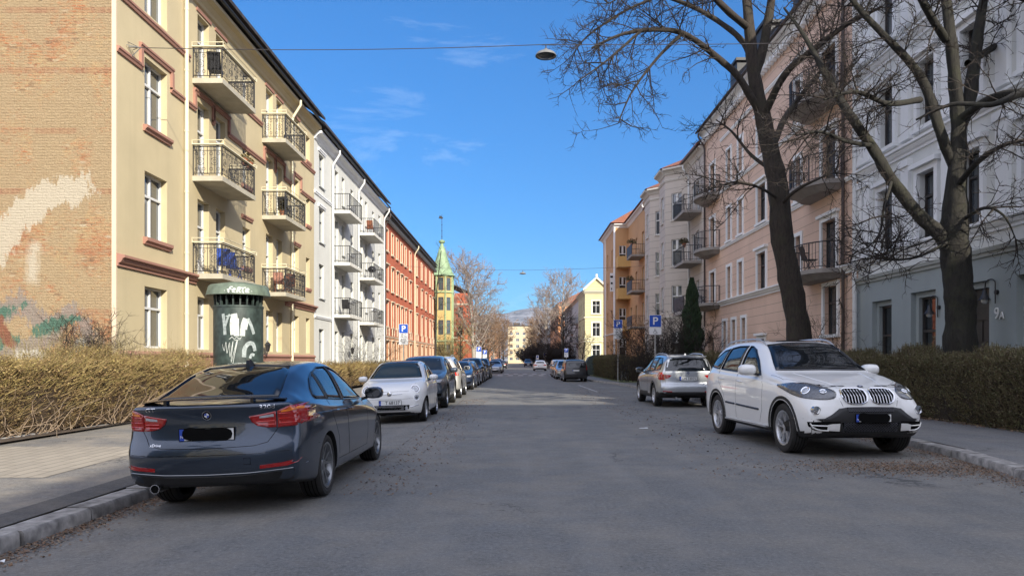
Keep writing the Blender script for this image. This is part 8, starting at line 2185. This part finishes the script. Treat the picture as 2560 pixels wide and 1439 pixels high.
def gooseneck(label, y, z):
    o = thing('gooseneck_lamp', label, 'wall lamp', (RX-.06, y, z)); b = MB(); pts = [(-.05, 0, -.30), (-.05, 0, .18)]+[(-.05-.0, .0, .18)]+[(-.22+.17*math.cos(R(a)), 0, .20+.13*math.sin(R(a))) for a in range(15, 171, 20)]+[(-.40, 0, .12)]
    pts = [(-.06, -.0, -.34), (-.06, 0, .16)]+[(-.06, .20-.20*math.cos(R(a)), .16+.12*math.sin(R(a))) for a in range(15, 166, 15)]+[(-.06, .41, .06), (-.06, .42, -.02)]
    b.tube(pts, .016, 8); b.lathe([(.06, 0), (.06, -.06), (0, -.06)], 16, (0, 0, -.06), 'x'); b.build('bent_pipe', M['iron'], o, smooth=True)
    b = MB(); b.lathe([(.02, .06), (.045, .03), (.06, -.06), (.125, -.17), (.16, -.20), (.14, -.20), (.05, -.08), (0, -.06)], 18, (-.06, .42, -.02)); b.build('lamp_shade', M['iron'], o, smooth=True)
    b = MB(); b.lathe([(.085, -.17), (.08, -.26), (.04, -.30), (0, -.305)], 14, (-.06, .42, -.02)); b.build('lamp_glass', M['clear_lens'], o, smooth=True)
gooseneck('black gooseneck lamp between the entrance numbered 9A and the edge of its door', 18.42, 3.22); gooseneck('black gooseneck lamp on the slate-blue wall left of the mossy trunk', 20.95, 3.02)

# ---- bicycle leaning at the sign
bk = thing('bicycle', 'dark bicycle leaning at the foot of the parking sign on the right pavement', 'bicycle', (6.75, 46.9, PZ), R(62))
def bwheel(x):
    b = MB(); n = 28; b.tube([(x+.33*math.cos(2*math.pi*i/n), 0, .34+.33*math.sin(2*math.pi*i/n)) for i in range(n)], .020, 6, closed=True); w_ = b.build('wheel', M['rubber'], bk, smooth=True)
    b = MB()
    for k in range(14): a = 2*math.pi*k/14; b.tube([(x, 0, .34), (x+.31*math.cos(a), 0, .34+.31*math.sin(a))], .003, 3)
    b.build('spokes', M['galv'], w_)
bwheel(-.52); bwheel(.52)
b = MB()
for p, q, r_ in (((-.52, 0, .34), (-.08, 0, .30), .012), ((-.52, 0, .34), (-.18, 0, .82), .011), ((-.08, 0, .30), (-.20, 0, .90), .017), ((-.08, 0, .30), (.36, 0, .78), .018), ((-.17, 0, .80), (.34, 0, .86), .016), ((.33, 0, .92), (.40, 0, .70), .018), ((.40, 0, .70), (.52, 0, .34), .014)): b.tube([p, q], r_, 8)
b.build('frame', M['black_metal'], bk, smooth=True); b = MB(); b.tube([(.33, 0, .90), (.31, 0, 1.02), (.30, -.02, 1.03)], .012, 6); b.tube([(.20, -.28, 1.02), (.32, -.2, 1.03), (.33, 0, 1.03), (.32, .2, 1.03), (.20, .28, 1.02)], .013, 6); b.build('handlebar', M['black_metal'], bk)
b = MB(); b.add([(-.34, -.08, .94), (-.34, .08, .94), (-.08, .025, .95), (-.08, -.025, .95), (-.34, -.08, .90), (-.34, .08, .90), (-.08, .02, .92), (-.08, -.02, .92)], [(0,1,2,3),(7,6,5,4),(0,4,5,1),(1,5,6,2),(2,6,7,3),(3,7,4,0)]); b.build('saddle', M['black_plastic'], bk)
b = MB(); b.lathe([(.09, -.01), (.09, .01)], 16, (-.08, 0, .30), 'y'); b.tube([(-.08, -.1, .30), (-.02, -.12, .16)], .01, 5); b.tube([(-.08, .1, .30), (-.14, .12, .44)], .01, 5); b.build('crank', M['galv'], bk)

# ---- dark green container on the right pavement corner
ct = thing('waste_container', 'dark green rounded recycling container behind the black van', 'container', (7.0, 63.5, .12)); b = MB()
prof = [(-1.15, .08), (1.15, .08), (1.2, 1.2), (.95, 1.62), (.5, 1.78), (-.5, 1.78), (-.95, 1.62), (-1.2, 1.2)]; b.prism(prof, -.8, .8, lambda a, c, d: (a, d, c)); b.build('container_body', M['vent_green'], ct); b = MB()
for x in (-.45, .45): b.lathe([(.16, -.815), (.16, -.80), (0, -.80)], 16, (x, 0, 1.25), 'y')
b.build('bin_opening', M['ink'], ct); b = MB(); b.box(-1.1, -.9, -.6, .6, 0, .09); b.box(.9, 1.1, -.6, .6, 0, .09); b.build('foot', M['ink'], ct)

# ---- things on balconies
M['blue_cloth'] = simple('blue_plastic', (.03, .08, .40), .45, .1); M['wood'] = simple('red_brown_wood', (.22, .075, .035), .6, .25, 8); M['terracotta'] = simple('terracotta', (.35, .14, .07), .7, .15)
def chair_thing(label, p, mat, rz=0, s_=1.0):
    o = thing('balcony_chair', label, 'chair', p, rz); b = MB(); b.box(-.22, .22, -.2, .22, .43, .46); b.build('seat', M[mat], o); b = MB(); b.add([(-.22, .22, .46), (.22, .22, .46), (.22, .36, .98), (-.22, .36, .98), (-.22, .25, .46), (.22, .25, .46), (.22, .39, .98), (-.22, .39, .98)], [(0,1,2,3),(7,6,5,4),(0,4,5,1),(1,5,6,2),(2,6,7,3),(3,7,4,0)]); b.build('backrest', M[mat], o)
    for x in (-.2, .2):
        for y in (-.18, .2): b = MB(); b.tube([(x, y, 0), (x, -y*.6, .44)], .014, 5); b.build('leg', M[mat], o)
def plant_thing(label, p, seed, mat='hedge_brown', rad=.22, h=.35):
    o = thing('potted_plant', label, 'potted plant', p); b = MB(); b.lathe([(.09, 0), (.13, .24), (.145, .24), (.145, .27), (.12, .27), (.11, .22), (0, .22)], 14, (0, 0, 0)); b.build('pot', M['terracotta'], o, smooth=True)
    rr = random.Random(seed); F_ = Fast()
    for i in range(420):
        v = Vector((rr.gauss(0, 1), rr.gauss(0, 1), abs(rr.gauss(0, 1)))).normalized()*rad*rr.random()**.4; c = Vector((v.x, v.y, .25+v.z*h/rad)); e = Vector((rr.gauss(0, 1), rr.gauss(0, 1), rr.gauss(0, 1))).normalized(); F_.quad(c, e*.022, e.cross(Vector((.3, .2, .9))).normalized()*.03)
    F_.build('foliage', M[mat], o, smooth=False)
chair_thing('blue folding chair on the lowest near balcony of the cream building', (-10.45, 26.3, 4.39), 'blue_cloth', R(200)); chair_thing('second blue chair deeper on the same lowest near balcony', (-10.4, 27.2, 4.39), 'blue_cloth', R(170))
chair_thing('brown wooden chair on the lowest further balcony of the cream building', (-10.5, 32.6, 4.39), 'wood', R(30)); chair_thing('brown wooden chair at the far side of the lowest further balcony', (-10.45, 33.9, 4.39), 'wood', R(200))
o = thing('balcony_table', 'small brown folding table between two wooden chairs on the cream building', 'table', (-10.4, 33.25, 4.39)); b = MB(); b.box(-.3, .3, -.25, .25, .68, .71); b.build('tabletop', M['wood'], o); b = MB()
for y in (-.2, .2): b.tube([(-.25, y, 0), (.25, y, .68)], .012, 5); b.tube([(.25, y, 0), (-.25, y, .68)], .012, 5)
b.build('crossed_legs', M['wood'], o)
chair_thing('dark chair behind the top near balcony railing of the cream building', (-10.45, 25.6, 10.99), 'black_metal', R(190)); chair_thing('dark chair on the middle further balcony of the cream building', (-10.4, 33.0, 7.69), 'black_metal', R(180))
chair_thing('dark metal chair on the lowest near balcony of the white building', (-10.5, 45.3, 4.17), 'black_metal', R(180)); chair_thing('small wooden chair on the top further balcony of the white building', (-10.4, 52.2, 10.27), 'wood', R(180))
o = thing('barbecue_grill', 'round black kettle grill on the middle further balcony of the white building', 'grill', (-10.35, 52.4, 7.17)); b = MB(); b.lathe([(0, .45), (.22, .52), (.30, .68), (.30, .70), (.24, .85), (.08, .95), (0, .96)], 18, (0, 0, 0)); b.build('kettle', M['satin_black'], o, smooth=True); b = MB()
for k in range(3): a = 2.09*k; b.tube([(.12*math.cos(a), .12*math.sin(a), .5), (.28*math.cos(a), .28*math.sin(a), 0)], .013, 5)
b.build('legs', M['iron'], o)
plant_thing('straggly plant in a pot on the middle near balcony of the cream building', (-10.12, 27.4, 8.65), 71, 'reed', .16, .2); plant_thing('second straggly plant further along the middle near balcony of the cream building', (-10.12, 27.9, 8.65), 72, 'reed', .16, .2)
plant_thing('potted plant on the middle further balcony of the cream building', (-10.2, 32.1, 7.69), 73, 'hedge_brown', .2, .5)
plant_thing('bushy plant on the middle square balcony of the warm grey building', (10.95, 48.8, 8.9), 74, 'hedge_brown', .35, .4); plant_thing('green plant on the top balcony of the orange building', (10.9, 71.0, 12.4), 75, 'thuja', .5, .5); plant_thing('green plant on the middle balcony of the orange building', (10.9, 72.4, 9.0), 76, 'thuja', .5, .5)
plant_thing('dark evergreen hanging over the far villa-side balcony', (9.8, 134, 5.9), 77, 'thuja', .9, .8)
chair_thing('dark chair behind the lowest rounded balcony railing nearest on the peach building', (11.3, 28.6, 4.88), 'black_metal', R(90)); chair_thing('dark chair on the lowest far rounded balcony of the peach building', (11.4, 45.6, 4.88), 'black_metal', R(80))
# litter pieces
o = MB(); o.add([(-3.95, 5.60, -.055), (-3.90, 5.63, -.04), (-3.88, 5.59, -.055), (-3.92, 5.57, -.035)], [(0, 1, 2, 3)]); tag(o.build('paper_scrap', M['plate_white']), 'crumpled white scrap in the left gutter near the camera', 'litter')
o = MB(); o.add([(2.60, 15.9, .006), (2.80, 15.92, .006), (2.79, 15.96, .02), (2.62, 15.95, .01)], [(0, 1, 2, 3)]); tag(o.build('paper_scrap', M['plate_white']), 'flat white scrap of paper on the road left of the white SUV', 'litter')
# ------------------------------------------------------------------ thin air between here and the hill
hz_m = bpy.data.materials.new('thin_haze'); hz_m.use_nodes = True; n_ = hz_m.node_tree.nodes; n_.clear()
ho = n_.new('ShaderNodeOutputMaterial'); pv = n_.new('ShaderNodeVolumePrincipled'); pv.inputs['Density'].default_value = .00006; pv.inputs['Color'].default_value = (.80, .88, 1, 1); pv.inputs['Anisotropy'].default_value = .2
hz_m.node_tree.links.new(pv.outputs['Volume'], ho.inputs['Volume'])
b = MB(); b.box(-2500, 2500, -340, 3300, -4, 330); hz_o = b.build('haze', hz_m); tag(hz_o, kind='stuff'); hz_o.display_type = 'WIRE'
SC.cycles.volume_bounces = 0
